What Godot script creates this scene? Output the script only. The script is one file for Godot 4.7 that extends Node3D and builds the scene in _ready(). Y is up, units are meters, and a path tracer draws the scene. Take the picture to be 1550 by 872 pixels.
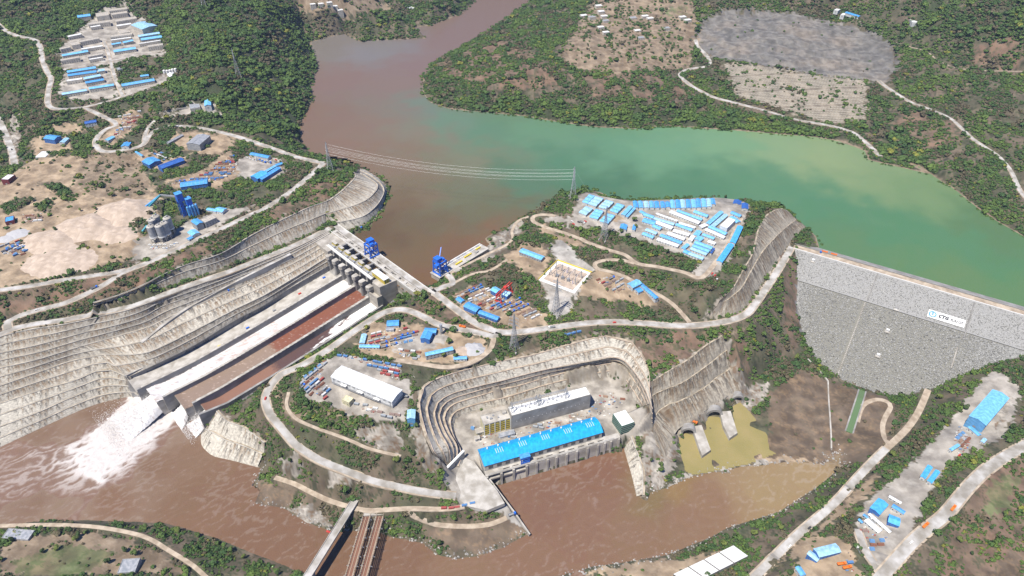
extends Node3D
# A hydropower scheme in a river gorge: world coordinates in metres, tail water at y = 0, reservoir at y = 70.

var rng := RandomNumberGenerator.new()
var taken := {}

func _ready() -> void:
	rng.seed = 20240417
	setup_camera_and_light()
	build_height_grid()
	make_materials()
	make_paints()
	build_terrain()
	build_water()
	build_roads()
	build_cut_slopes()
	build_dam()
	build_spillway()
	build_intake()
	build_powerhouse()
	build_buildings()
	build_terrace_warehouse()
	build_bridges()
	build_plant()
	build_towers()
	build_yard_machines()
	build_small_works()
	build_yards()
	build_trees()
	build_vegetation()

# ------------------------------------------------------------------ camera, sky, sun
func setup_camera_and_light() -> void:
	var cam := Camera3D.new(); cam.name = "camera"
	add_child(cam)
	cam.position = Vector3(0, 678, 0)
	cam.rotation_degrees = Vector3(-38, 0, 0)
	cam.fov = 45.77
	cam.near = 1.0
	cam.far = 9000.0
	cam.current = true
	var sky_material := ProceduralSkyMaterial.new()
	sky_material.sky_top_color = Color(0.25, 0.45, 0.78)
	sky_material.sky_horizon_color = Color(0.70, 0.80, 0.90)
	sky_material.sky_curve = 0.12
	sky_material.ground_bottom_color = Color(0.30, 0.29, 0.25)
	sky_material.ground_horizon_color = Color(0.62, 0.68, 0.72)
	sky_material.sun_angle_max = 0.0
	var sky := Sky.new(); sky.sky_material = sky_material
	var env := Environment.new()
	env.background_mode = Environment.BG_SKY
	env.sky = sky
	env.background_energy_multiplier = 0.55
	env.tonemap_mode = Environment.TONE_MAPPER_LINEAR
	env.tonemap_exposure = 1.56
	env.fog_enabled = true
	env.fog_density = 0.000035
	env.fog_light_color = Color(0.66, 0.74, 0.86)
	env.sdfgi_enabled = true
	env.ssao_enabled = true
	env.ssil_enabled = true
	var we := WorldEnvironment.new(); we.name = "world_environment"; we.environment = env
	add_child(we)
	var sun := DirectionalLight3D.new(); sun.name = "sun"
	add_child(sun)
	var to_sun := Vector3(-0.66, 1.95, 0.74).normalized()
	sun.look_at_from_position(to_sun * 1000.0, Vector3.ZERO, Vector3.UP)
	sun.light_energy = 1.6
	sun.light_color = Color(1.0, 0.97, 0.92)
	sun.light_angular_distance = 0.5
	sun.shadow_enabled = true

# ------------------------------------------------------------------ surveyed data
const TERRAIN_LINES := [
[-113.3,70,-2326.2,-110.2,70,-2250.7,-148,70,-2111.3,-226.3,70,-1997.5,-289.5,70,-1973.6,-347.2,70,-1985.5,-452.2,70,-1944.3,-512.5,70,-1882.3,-548.5,70,-1844.4,-518.3,70,-1767.3,-479.9,70,-1672.1,-471.4,70,-1584.6,-472.7,70,-1543.5,-444.2,70,-1466.1,-446.3,70,-1394.3,-440.3,70,-1311.8,-421.3,70,-1250.8,-390.2,70,-1202.1,-353.5,70,-1180.2,-317.8,70,-1158.8,-283.5,70,-1140.5],
[118.8,70,-2357.6,62.4,70,-2250.7,-9.7,70,-2078.7,-115,70,-1844.4,-162.5,70,-1767.3,-198.7,70,-1695.1,-214.3,70,-1605.8,-203.8,70,-1504,-183.3,70,-1447.6,-136.7,70,-1411.8,-49.9,70,-1394.3,21.2,70,-1377.2,104.1,70,-1343.9,171.3,70,-1321.3,252.2,70,-1311.8,323.2,70,-1327.7,415.7,70,-1311.8,506.7,70,-1296.1,607.3,70,-1274.7,664.8,70,-1250.8,700.2,70,-1193.8,764,70,-1153.5,787.8,70,-1055,792.9,70,-999.2,803.2,70,-957.5,820.2,70,-912.3,841.9,70,-862.7],
[-115.3,70,-784.4,-102.2,70,-800.3,-74.6,70,-828.3,-53.6,70,-850.5,-31.1,70,-884.3,-47,70,-893.5,-39.3,70,-918,-16.1,70,-927.7,1.1,70,-945.4,27.7,70,-978.1,56.8,70,-1014.4,87,70,-1045.8,123.5,70,-1066.6,151.7,70,-1055,172.2,70,-1029.9,211.8,70,-1025.5,281.3,70,-1029.9,351.2,70,-1034.4,406.3,70,-1025.5,458.8,70,-1010.1,470.4,70,-976,481.6,70,-937.5,487.9,70,-912.3,481.5,70,-882.5],
[-593.7,0,-425.3,-568.4,0,-431.8,-529.4,0,-440.9,-478.8,0,-443.4,-388.4,0,-440,-322.8,0,-421.2,-265.3,0,-397.8,-226.2,0,-382.8,-188.4,0,-368.2,-118.5,0,-357.6,-10.2,0,-364.7,45,0,-376.9,87.5,0,-388,130.6,0,-395.5,167,0,-401.6,221.8,0,-423.6,238.8,0,-433.4,304,0,-454.4,361.7,0,-490,399.8,0,-518.4,405.7,0,-538.3],
[-300.6,0,-515.5,-304.8,0,-494.6,-312.4,0,-476.4,-296.1,0,-465.7,-260.1,0,-458.7,-233.4,0,-441.7,-201.5,0,-431,-172.2,0,-431,-158,0,-433.4,-134.5,0,-423.6,-119.6,0,-420.4,-97.4,0,-415.7,-81.7,0,-401.6,-60.1,0,-397,-39,0,-399.3,-10.7,0,-409.4,20.5,0,-428.5],
[146.3,0,-474.6,161.9,0,-480.9,182.3,0,-487.3,212.5,0,-502.1,283.6,0,-517.5,341.4,0,-523.3,379.8,0,-518.4,388.5,0,-531.3,405.3,0,-539.3],
[206.4,1.2,-532.3,209.9,1.2,-563.2,217.6,1.2,-568.5,229.5,1.2,-565.3,232.9,1.2,-542.4,241.2,1.2,-532.3,246,1.2,-542.4,248.9,1.2,-584.8,253.1,1.2,-595.9,270.3,1.2,-595.9,271.7,1.2,-573.9,274.4,1.2,-561.1,285.4,1.2,-568.5,289.2,1.2,-613,303,1.2,-622.4,309.4,1.2,-607.3,322.3,1.2,-568.5,317.9,1.2,-542.4,286,1.2,-527.3,242.8,1.2,-514.6,218.1,1.2,-510.8,207.5,1.2,-517.5],
[436.7,77.5,-865.5,434.1,66.9,-840.3,427.4,52.9,-809.1,420.1,39.2,-779,419,26.9,-748.6,418.8,18.2,-726.9,425.7,8.7,-698.7,437,4,-679.7],
[437,4.2,-679.7,453.9,0.9,-661.3,471.9,0.5,-649.2,489.8,0.5,-638.2,508,1.7,-629.9,527.4,5.1,-626.7,549,12.4,-631.8,564.8,15.9,-630.9,591.8,26.2,-640.2,617.7,34.9,-646.3,643.5,43.6,-652.3,676.2,52.7,-655.4,716.7,64.3,-659.5],
[-29,21.4,-486.3,-17.3,18,-472.5,0,13,-445.7,16,5,-427.8],
[-23.5,-6,-492.5,-5.3,-6,-462.8,18.5,-6,-433.1],
[136,-6,-546.1,141.1,-6,-516.2,144.5,-6,-478.8]]
const TERRAIN_POINTS := [-1012.3,176,-1545.1,-1021.4,190,-1694.6,-873.1,178,-1709.4,-770.4,168,-1525.1,-690.1,160,-1386.6,-868,150,-1273.2,-816.2,158,-1391.9,-915.8,168,-1569.7,-957.9,166,-1488.3,-765.2,160,-1386.6,-1227.1,215,-1714,-1148.5,202,-1733.7,-1011,205,-1751,-831.3,215,-1714,-716.6,225,-1623.6,-633.6,205,-1455.8,-613.5,168,-1294.7,-576,176,-1343.7,-581.4,178,-1538.9,-593.8,190,-1694.6,-546.4,140,-1655.9,-500.2,112,-1515,-489.3,112,-1364.8,-440.6,100,-1247,-471.6,122,-1214.1,-564.6,142,-1244.6,-1129.4,160,-1505.7,-1012.7,152,-1370.9,-1038.1,128,-1326.2,-952.3,146,-1282.8,-918,122,-1214.1,-870.1,116,-1156.2,-814.5,116,-1142.7,-841.4,122,-1199.6,-791.4,121,-1173.3,-838.9,113,-1096.7,-762.3,113,-1084.2,-680.8,113,-1084.2,-572.6,112,-960.9,-765.3,112,-960.9,-835.4,108,-967.7,-757.8,107,-835.7,-694.7,110,-866.6,-659.1,112,-940.3,-590.1,111,-902.4,-528.5,110,-875.8,-505.6,108,-817.2,-463.9,112,-924.2,-614.1,107,-802,-671.9,107,-785.8,-710.5,106.5,-755.3,-629.7,115,-1021.1,-506.6,114,-957.5,-598.8,117,-1028.9,-558.8,117,-984.2,-468.3,117,-1006.2,-397.3,117,-1028.9,-446.9,119,-1085.1,-514.7,121,-1081.2,-594.9,123,-1141.8,-523.2,122.5,-1142.8,-538.2,119,-1048.6,-639,118,-1099.6,-733,128,-1158.6,-712.7,130,-1196.7,-739.6,134,-1232.2,-666.1,147,-1248.5,-615.4,147,-1248.5,-590.9,132,-1957,-499.2,140,-1959.5,-387.3,130,-1933.2,-319.7,115,-1955.1,-221.4,100,-2071.7,-170.9,90,-2176.7,-613,200,-1769.5,-470.4,95,-1962.7,-548.9,95,-1903.9,-361.6,92,-1972.8,-119.7,98,-1639.5,-24.9,115,-1732.8,44.9,110,-1912.2,122.5,112,-2028.7,-111.3,92,-1487.7,-21.7,118,-1459.5,65.7,136,-1490.6,163.2,150,-1625.1,213.4,152,-1826.6,278,132,-1543.4,179.2,112,-1436.9,257.7,106,-1379.3,348.5,94,-1408.2,63.6,98,-1398.5,356.4,140,-1655.9,381.9,155,-1816.2,471.6,142,-1750.4,305.2,168,-1887.9,413,124,-1610.3,113.5,146,-1568.4,294.7,116,-1445.6,-146.9,92,-1568.6,-79.3,86,-1427.5,172.8,94,-1356,326.3,86,-1357.6,424.8,82,-1360,511.8,80,-1321.8,7.1,84,-1396.6,581.4,152,-1798.3,711.6,162,-1791.9,823.8,156,-1730.7,879.2,148,-1607.8,516.7,138,-1662,665.6,146,-1637.4,803.5,134,-1581.3,841.5,130,-1507.1,484,130,-1686.7,497.7,124,-1574.7,629.9,122,-1508.5,764.4,118,-1471.2,491.7,110,-1480.4,599.3,99,-1396.1,727.6,98,-1363.7,722.8,86,-1308.5,505.1,96,-1410.5,480.9,158,-1805.7,945.3,200,-1609.2,992.4,222,-1489.1,1049.5,250,-1440.9,1068.5,280,-1473.3,957.6,230,-1658.4,953.3,176,-1459.2,1030.3,195,-1365.3,951.1,160,-1315.1,878.8,140,-1365.8,990.4,150,-1241.4,899.5,134,-1247.5,805.5,98,-1236.4,821.3,93,-1162,838.1,94,-1059.2,916.3,118,-1112.4,745.8,84,-1266.3,782.4,84,-1101.8,859.5,190,-1806.5,559.1,175,-1862,887.9,185,-1712,-1290,270,-1863.2,-1053,265,-1886,-771.2,280,-1817.5,-594,230,-2045.8,-362.7,170,-2319.8,-185.1,110,-2410.3,209.5,120,-2455.2,425,215,-2114.3,670.1,240,-2000.2,873.8,270,-1863.2,1040.9,300,-1726.2,1171.2,330,-1589.2,-1142.7,170,-1397.1,-969.1,110,-1077.6,-837.6,108,-869.7,-1268.1,210,-1625.2,972.7,160,-1104.3,896.9,100,-939.8,-70.2,80,-759.3,-42.5,82,-772,-14,82,-756.8,22.7,82,-724.5,44.5,81.5,-699.9,-31.2,81,-703.3,-68.3,80,-726.9,-50.6,81.5,-739.6,4.5,82,-706.2,-14.3,86,-790.3,23.4,88,-764.3,49.7,86,-722.5,4.8,91,-807.8,24.6,92,-831.5,48.5,92,-814.7,15.2,94,-872.6,46,95,-885.8,65.4,97,-864.5,78.9,98,-840.1,37.4,92,-766.7,68,92,-814.7,114,92,-787.1,84.5,92,-733.8,70.1,92,-766.7,58.3,84,-710.8,94.6,88,-720,139.5,91,-760.4,160.3,89,-740.5,185.3,86,-722.5,129.8,81,-707.4,165,80,-701.7,200.6,80,-701.7,102.4,108,-967.7,116.5,100,-1002.9,93.4,106,-960.6,130.1,110,-977,196.9,110,-951.8,331.5,110,-958,380.6,109,-941.2,238.2,110,-885.1,176.2,110,-875.8,108.1,109,-905.6,126.3,108,-878.9,273.5,110,-814.3,153.4,104,-848.8,105.3,100,-863.7,217.8,109,-824.2,249.3,110,-789.7,256,104,-728.9,237.1,92,-715.2,216.3,97,-752.6,190.6,102,-769,261.3,98,-707.8,282.7,108,-731,315.2,110,-789.7,354.2,111,-865.1,393.7,108,-930.8,344.9,108.5,-946.1,-138.2,80,-567.9,-224.1,80,-601.2,-241.2,79,-568.8,-163.3,79,-527.4,-125.5,78,-528.3,-257.5,78,-586.3,-132,80,-649.2,-187.3,80,-674.8,-63.2,80,-636.8,-193.7,80,-636.8,-87.1,79.5,-619.3,4.3,79,-656.6,65.2,78,-670.6,127.7,77,-684.9,-138.4,79,-702.9,-263.5,70,-555.9,-227.3,64,-530.5,-188.2,66,-528.8,-147.8,68,-517.2,-117.9,66,-518.9,-162.7,60,-509.5,-124.3,54,-500.1,-108.9,44,-489.4,-93.8,36,-481.8,-191.5,50,-493.9,-160.5,45,-484,-130.9,38,-480.3,-100.8,30,-472.8,-266.6,38,-512.9,-240.3,28,-492.4,-207,22,-474.1,-176.1,22,-469.7,-152.2,25,-463.1,-122.2,24,-459.5,-283.7,28,-511.2,-284.9,10,-501.3,-254.8,6,-472.2,-220.1,7,-454,-127.4,12,-433.9,-97.9,9,-427.7,-54.2,6,-421.5,-25.2,5,-418.1,-10.9,6,-429.6,11,4,-430.9,-54.9,14,-440.9,-25.7,15,-444.4,-87.2,38,-494,-81.1,44,-498.7,-94.5,52,-501.7,-40.5,21,-453,-55.9,22,-465.3,-64.9,22,-487.7,-26.3,21,-470.4,-11.1,16,-456.4,161.3,76,-672.8,205.1,72,-670.7,250.2,72,-677.3,179,66,-639.3,211.2,66,-651.7,238.6,62,-656,276.8,68,-675.2,204.8,12,-575.5,187.1,6,-518.7,167.8,7,-498.8,162.8,14,-522.3,312.2,5,-627.1,327.1,10,-652.7,326.9,4,-616.3,309,3.5,-582.8,320.9,3,-551.2,353.8,4,-604.8,397.9,3,-594.3,450.8,4,-599.1,330.3,2.5,-541.4,371.1,2.5,-541.4,257.2,2.5,-509.8,300.1,2.5,-521.4,200.7,2.5,-504.1,410.6,4,-560.9,455.2,6,-569.8,420.7,8,-527,407.4,66,-808.8,383.8,50,-751.5,338.7,58,-699.7,384.2,28,-705.7,335.3,36,-670.7,390,12,-682.5,294.6,64,-673,357.7,10,-665.2,315.5,68,-688.4,359.8,66,-746.9,428,74,-848.3,303.3,40,-653.8,315.7,22,-653.3,357,14,-466.5,383.5,26,-466.8,417,32,-480.2,361.4,36,-418.3,403.2,42,-438.5,440,45,-428.3,498.7,45,-488.6,564.8,45,-526.7,629.5,46,-577.9,616.6,44,-619.5,577.6,42,-592.6,504.9,42,-529.2,476.9,40,-501.8,480.8,26,-532.5,380.8,46,-374.4,370.7,44,-413,343.6,42,-395.1,316.6,42,-376.7,295.4,42,-354.2,280.4,38,-364.8,273.6,28,-377.7,525.4,49,-485.5,450.5,50,-424.9,610.9,50,-542.6,531.1,32,-558.2,566.6,26,-607.6,625.6,36,-645.5,663.4,50,-631.4,674.9,52,-583.3,494,48,-426.3,557.7,48,-451.1,519.1,44,-382.8,474.6,43,-362,436.1,47,-366.7,396.2,48,-338.9,487.1,42,-348.8,583.1,48,-434.4,270.6,12,-425.7,212.8,12,-394.5,169.9,8,-385.6,192.6,16,-368.7,236.6,18,-383.5,126.9,7,-375.2,150.3,14,-357.1,228,14,-400.9,-512.5,26,-357.6,-446.4,26,-357.6,-385.7,22,-366.8,-531.7,17,-406.8,-477.4,17,-410.7,-414.9,18,-398.5,-355.7,18,-372.6,-310.8,6,-390.5,-338.7,6,-409.6,-403.6,7,-428.9,-263.8,8,-374.6,-478.4,8,-434,-541.9,9,-430.9,-237.9,12,-358.2,-183.8,6,-351,-30.4,46,-2179.2,-153.9,46,-1898.9,-292.8,46,-1718.7,-331.1,46,-1543.5,-295.7,46,-1327.7,-327.3,46,-1207.7,-224.6,46,-1207.7,-96.3,46,-1207.7,32.1,46,-1207.7,-221,46,-1394.3,157.8,46,-1180.2,284.1,46,-1180.2,403.8,46,-1153.5,519.6,46,-1127.7,612.8,46,-1055,687.8,46,-967.7,724.2,46,-871.6,755.9,46,-803.6,-155.2,46,-1032.2,-63.2,46,-1032.2,-161.4,46,-889.8,-89.7,46,-908.5,569.7,46,-947.4,625.4,46,-836.7,437.7,46,-1055,30.8,46,-2214.5,-67.3,46,-2046.8,-102,46,-1955.9,0,46,-2165.3,-60,46,-2144.8,-29.2,46,-2078.7,10.6,46,-2310.8,54,46,-2357.6,-141.5,46,-1997.5,-185.8,46,-1844.4,-411.1,46,-1818.1,-470.4,46,-1767.3,-441.1,46,-1627.5,-385,46,-1429.5,-395.1,46,-1280.7,-356,46,-1221.8,-615.6,-8,-485.4,-563.8,-8,-504,-506.8,-8,-533.3,-467.7,-8,-574.9,-401.4,-8,-533.3,-336.9,-8,-485.4,-258.6,-8,-425.3,-209.6,-8,-401.6,-151.5,-8,-394,-94.4,-8,-386.5,-24.5,-8,-386.5,32.5,-8,-417.2,34.2,-8,-467.5,98.6,-8,-504,131.3,-8,-513.6,91.8,-8,-433.4,166.7,-8,-441.7,249.4,-8,-476.4,330.6,-8,-490,376.3,-8,-508.8,-604.1,-8,-533.3,-547.3,-8,-533.3,-551.9,-8,-574.9,-453.4,-8,-504,-406.6,-8,-485.4,-358.2,-8,-458.7,-388.3,-8,-458.7,-448.6,-8,-458.7,-509,-8,-458.7,-322.4,-8,-441.7,-305.9,-8,-485.4,-304.9,-8,-433.4,-265.4,-8,-450.1,-270.9,-8,-417.2,-228.5,-8,-421.2,-192.2,-8,-386.5,-168.3,-8,-409.4,-139.1,-8,-405.5,-109.7,-8,-397.8,-79.7,-8,-379.1,-52,-8,-379.1,3.5,-8,-394,10.7,-8,-409.4,38.8,-8,-394,60.9,-8,-409.4,55.6,-8,-441.7,58.1,-8,-485.4,101.4,-8,-533.3,127.8,-8,-485.4,130.8,-8,-450.1,133.6,-8,-417.2,80.6,-8,-476.4,111,-8,-409.4,162.1,-8,-458.7,194,-8,-467.5,219.7,-8,-480.9,187.4,-8,-433.4,220.5,-8,-450.1,247.3,-8,-499.3,278.7,-8,-499.3,287.8,-8,-476.4,267.7,-8,-458.7,311.5,-8,-504,345.6,-8,-511.7,357.2,-8,-499.3,363.8,-8,-518.4,383.8,-8,-518.4,150.6,-8,-433.4,18.7,-8,-450.1,-620,-8,-467.5,-606.6,-8,-445.9,-659.8,-8,-458.7,-583.3,-8,-457,-615.6,-8,-485.4,-668.1,-8,-494.6,-574.3,-8,-467.5,-551.8,-8,-454.4,220,-3,-538.3,257.4,-3,-558.9,294.9,-3,-574.9,298.8,-3,-543.4,255.4,-3,-533.3,309.9,-3,-553.7,271.6,-3,-533.3,228.9,-3,-523.3,217.4,-3,-553.7,258.3,-3,-580.3,296.3,-3,-602.6,303.6,-3,-591.4,266,-3,-543.4,-284.4,38.4,-852.3,-294.5,37,-842.6,-304.6,35.6,-832.9,-314.7,34.2,-823.2,-324.8,32.7,-813.5,-334.9,31.1,-803.8,-344.9,29.6,-794.1,-355,28.1,-784.4,-365.1,26.7,-774.7,-375.2,25.3,-765,-385.3,23.9,-755.3,-395.4,22.6,-745.6,-405.5,21.3,-735.9,-415.6,20.1,-726.2,-425.7,18.9,-716.5,-435.8,17.8,-706.8,-445.9,16.8,-697.1,-456,16,-687.4,-466.1,16.2,-677.7,-476.2,16.4,-668,-486.3,16.6,-658.3,-496.4,16.7,-648.6,-273.5,38.4,-841,-283.6,37,-831.3,-293.7,35.6,-821.6,-303.8,34.2,-811.9,-313.9,32.7,-802.2,-324,31.1,-792.5,-334.1,29.6,-782.8,-344.2,28.1,-773.1,-354.3,26.7,-763.4,-364.4,25.3,-753.7,-374.5,23.9,-744,-384.6,22.6,-734.3,-394.7,21.3,-724.6,-404.8,20.1,-714.9,-414.8,18.9,-705.2,-424.9,17.8,-695.5,-435,16.8,-685.8,-445.1,16,-676.1,-455.2,16.2,-666.4,-465.3,16.4,-656.7,-475.4,16.6,-647,-485.5,16.7,-637.3,-261.1,38.4,-828,-271.2,37,-818.3,-281.2,35.6,-808.6,-291.3,34.2,-798.9,-301.4,32.7,-789.2,-311.5,31.1,-779.5,-321.6,29.6,-769.8,-331.7,28.1,-760.1,-341.8,26.7,-750.4,-351.9,25.3,-740.7,-362,23.9,-731,-372.1,22.6,-721.3,-382.2,21.3,-711.6,-392.3,20.1,-701.9,-402.4,18.9,-692.2,-412.5,17.8,-682.5,-422.6,16.8,-672.8,-432.7,16,-663.1,-442.7,16.2,-653.4,-452.8,16.4,-643.7,-462.9,16.6,-634,-473,16.7,-624.3,-248.6,38.4,-815,-258.7,37,-805.3,-268.8,35.6,-795.6,-278.9,34.2,-785.9,-289,32.7,-776.2,-299.1,31.1,-766.5,-309.1,29.6,-756.8,-319.2,28.1,-747.1,-329.3,26.7,-737.4,-339.4,25.3,-727.7,-349.5,23.9,-718,-359.6,22.6,-708.3,-369.7,21.3,-698.6,-379.8,20.1,-688.9,-389.9,18.9,-679.2,-400,17.8,-669.5,-410.1,16.8,-659.8,-420.2,16,-650.1,-430.3,16.2,-640.4,-440.4,16.4,-630.7,-236.1,38.4,-802.1,-246.2,37,-792.4,-256.3,35.6,-782.7,-266.4,34.2,-773,-276.5,32.7,-763.3,-286.6,31.1,-753.6,-296.7,29.6,-743.9,-306.8,28.1,-734.2,-316.9,26.7,-724.5,-327,25.3,-714.8,-337,23.9,-705.1,-347.1,22.6,-695.3,-357.2,21.3,-685.6,-367.3,20.1,-675.9,-377.4,18.9,-666.2,-387.5,17.8,-656.5,-397.6,16.8,-646.8,-407.7,16,-637.1,-417.8,16.2,-627.4,-427.9,16.4,-617.7,-223.6,38.4,-789.1,-233.7,37,-779.4,-243.8,35.6,-769.7,-253.9,34.2,-760,-264,32.7,-750.3,-274.1,31.1,-740.6,-284.2,29.6,-730.9,-294.3,28.1,-721.2,-304.4,26.7,-711.5,-314.5,25.3,-701.8,-324.6,23.9,-692.1,-334.7,22.6,-682.4,-344.8,21.3,-672.7,-354.9,20.1,-663,-365,18.9,-653.3,-375,17.8,-643.6,-385.1,16.8,-633.9,-395.2,16,-624.2,-405.3,16.2,-614.5,-211.2,38.4,-776.1,-221.3,37,-766.4,-231.3,35.6,-756.7,-241.4,34.2,-747,-251.5,32.7,-737.3,-261.6,31.1,-727.6,-271.7,29.6,-717.9,-281.8,28.1,-708.2,-291.9,26.7,-698.5,-302,25.3,-688.8,-312.1,23.9,-679.1,-322.2,22.6,-669.4,-332.3,21.3,-659.7,-342.4,20.1,-650,-352.5,18.9,-640.3,-362.6,17.8,-630.6,-372.7,16.8,-620.9,-382.8,16,-611.2,-392.9,16.2,-601.5,-197.4,38.4,-761.8,-207.5,37,-752.1,-217.6,35.6,-742.4,-227.7,34.2,-732.7,-237.8,32.7,-723,-247.9,31.1,-713.3,-258,29.6,-703.6,-268.1,28.1,-693.9,-278.2,26.7,-684.2,-288.3,25.3,-674.5,-298.4,23.9,-664.8,-308.5,22.6,-655.1,-318.6,21.3,-645.4,-328.7,20.1,-635.7,-338.8,18.9,-626,-348.9,17.8,-616.3,-358.9,16.8,-606.6,-369,16,-596.9,-379.1,16.2,-587.2,-510.1,-6,-631.1,-501.4,-6,-622,-487.5,-6,-610.4,-464.2,-6,-607.8,-448.1,-6,-598.3,-424.8,-6,-595.7,-407.3,-6,-587.6,-190.3,44.8,-748.7,-204.8,42.5,-734.8,-219.2,40.2,-721,-233.6,38,-707.1,-248,36.1,-693.2,-262.4,34.1,-679.4,-276.9,32.2,-665.5,-291.3,30.2,-651.7,-305.7,28.4,-637.8,-320.1,27.1,-623.9,-334.5,25.9,-610.1,-349,24.6,-596.2,-363.4,25.6,-582.4,-245.6,48,-892.8,-260,48,-878.9,-220.7,48,-866.8,-235.1,48,-853,-195.7,48,-840.9,-210.2,48,-827,-170.8,48,-814.9,-185.2,48,-801.1,-158.3,48,-801.9,-172.7,48,-788.1,447.4,63.4,-844.8,438,55,-829.5,471.3,63.4,-830.2,461.8,55,-814.8,451.4,45.7,-797.8,438.3,34.1,-776.5,425.2,22.5,-755.2,495.1,63.4,-815.5,485.7,55,-800.2,475.2,45.7,-783.1,462.1,34.1,-761.8,449.1,22.5,-740.5,436,10.9,-719.2,519,63.4,-800.8,509.6,55,-785.5,499.1,45.7,-768.5,486,34.1,-747.2,472.9,22.5,-725.9,459.8,10.9,-704.6,542.8,63.4,-786.2,533.4,55,-770.8,522.9,45.7,-753.8,509.9,34.1,-732.5,496.8,22.5,-711.2,483.7,10.9,-689.9,566.7,63.4,-771.5,557.3,55,-756.2,546.8,45.7,-739.1,533.7,34.1,-717.8,520.6,22.5,-696.5,507.5,10.9,-675.2,590.6,63.4,-756.9,581.1,55,-741.5,570.7,45.7,-724.5,557.6,34.1,-703.2,544.5,22.5,-681.9,531.4,10.9,-660.6,614.4,63.4,-742.2,605,55,-726.9,594.5,45.7,-709.8,581.4,34.1,-688.5,568.3,22.5,-667.2,555.3,10.9,-645.9,638.3,63.4,-727.6,628.8,55,-712.2,618.4,45.7,-695.2,605.3,34.1,-673.9,592.2,22.5,-652.6,662.1,63.4,-712.9,652.7,55,-697.6,642.2,45.7,-680.5,629.1,34.1,-659.2,686,63.4,-698.2,676.6,55,-682.9,666.1,45.7,-665.9,709.8,63.4,-683.6,700.4,55,-668.2,775,80,-670,800,84,-640,860,95,-640,840,76,-560,760,60,-590,-36.7,21.4,-488.1,-45.7,21.4,-513.6,-55.6,21.4,-541.9,-22.6,21.4,-493.1,-31.5,21.4,-518.5,-41.5,21.4,-546.8,-20.6,-6,-487.4,-16.9,-8,-477.1,-8.4,21.4,-498.1,-17.4,21.4,-523.5,-27.3,21.4,-551.8,-6.4,-6,-492.4,-2.8,-8,-482,5.7,21.4,-503,-3.2,21.4,-528.5,-13.2,21.4,-556.8,7.7,-6,-497.4,11.4,-8,-487,19.9,21.4,-508,10.9,21.4,-533.5,1,21.4,-561.8,21.9,-6,-502.4,25.5,-8,-492,34,21.4,-513,25.1,21.4,-538.5,15.1,21.4,-566.8,36,-6,-507.3,39.7,-8,-497,48.2,21.4,-518,39.2,21.4,-543.4,29.2,21.4,-571.7,50.2,-6,-512.3,53.8,-8,-502,62.3,21.4,-523,53.4,21.4,-548.4,43.4,21.4,-576.7,64.3,-6,-517.3,68,-8,-506.9,76.5,21.4,-527.9,67.5,21.4,-553.4,57.5,21.4,-581.7,78.5,-6,-522.3,82.1,-8,-511.9,90.6,21.4,-532.9,81.6,21.4,-558.4,71.7,21.4,-586.7,92.6,-6,-527.3,96.3,-8,-516.9,104.8,21.4,-537.9,95.8,21.4,-563.4,85.8,21.4,-591.7,106.7,-6,-532.2,110.4,-8,-521.9,118.9,21.4,-542.9,109.9,21.4,-568.3,100,21.4,-596.6,120.9,-6,-537.2,124.5,-8,-526.9,133,21.4,-547.9,124.1,21.4,-573.3,114.1,21.4,-601.6,-2400,364.8,-3000,-2100,317.1,-3000,-1800,267.9,-3000,-1500,231.3,-3000,-1200,217,-3000,-900,226.8,-3000,-600,254.1,-3000,-300,286.3,-3000,0,308.9,-3000,300,329,-3000,600,324.6,-3000,900,300.4,-3000,1200,268.1,-3000,1500,242,-3000,1800,234.4,-3000,2100,251.2,-3000,2400,289.5,-3000,-2134,234,-2700,2134,234,-2700,-1979,219,-2450,1979,219,-2450,-1824,204,-2200,1824,204,-2200,-1669,189,-1950,1669,189,-1950,-1514,174,-1700,1514,174,-1700,-1359,159,-1450,1359,159,-1450,-1204,144,-1200,1204,144,-1200,-1049,129,-950,1049,90,-950,-894,60,-700,894,55,-700,-739,-8,-450,739,55,-450,-650,30,-280,-550,30,-280,-450,30,-280,-350,30,-280,-250,-6,-280,-150,-6,-280,-50,-6,-280,50,-6,-280,150,30,-280,250,30,-280,350,30,-280,450,30,-280,550,30,-280,650,30,-280]
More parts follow.
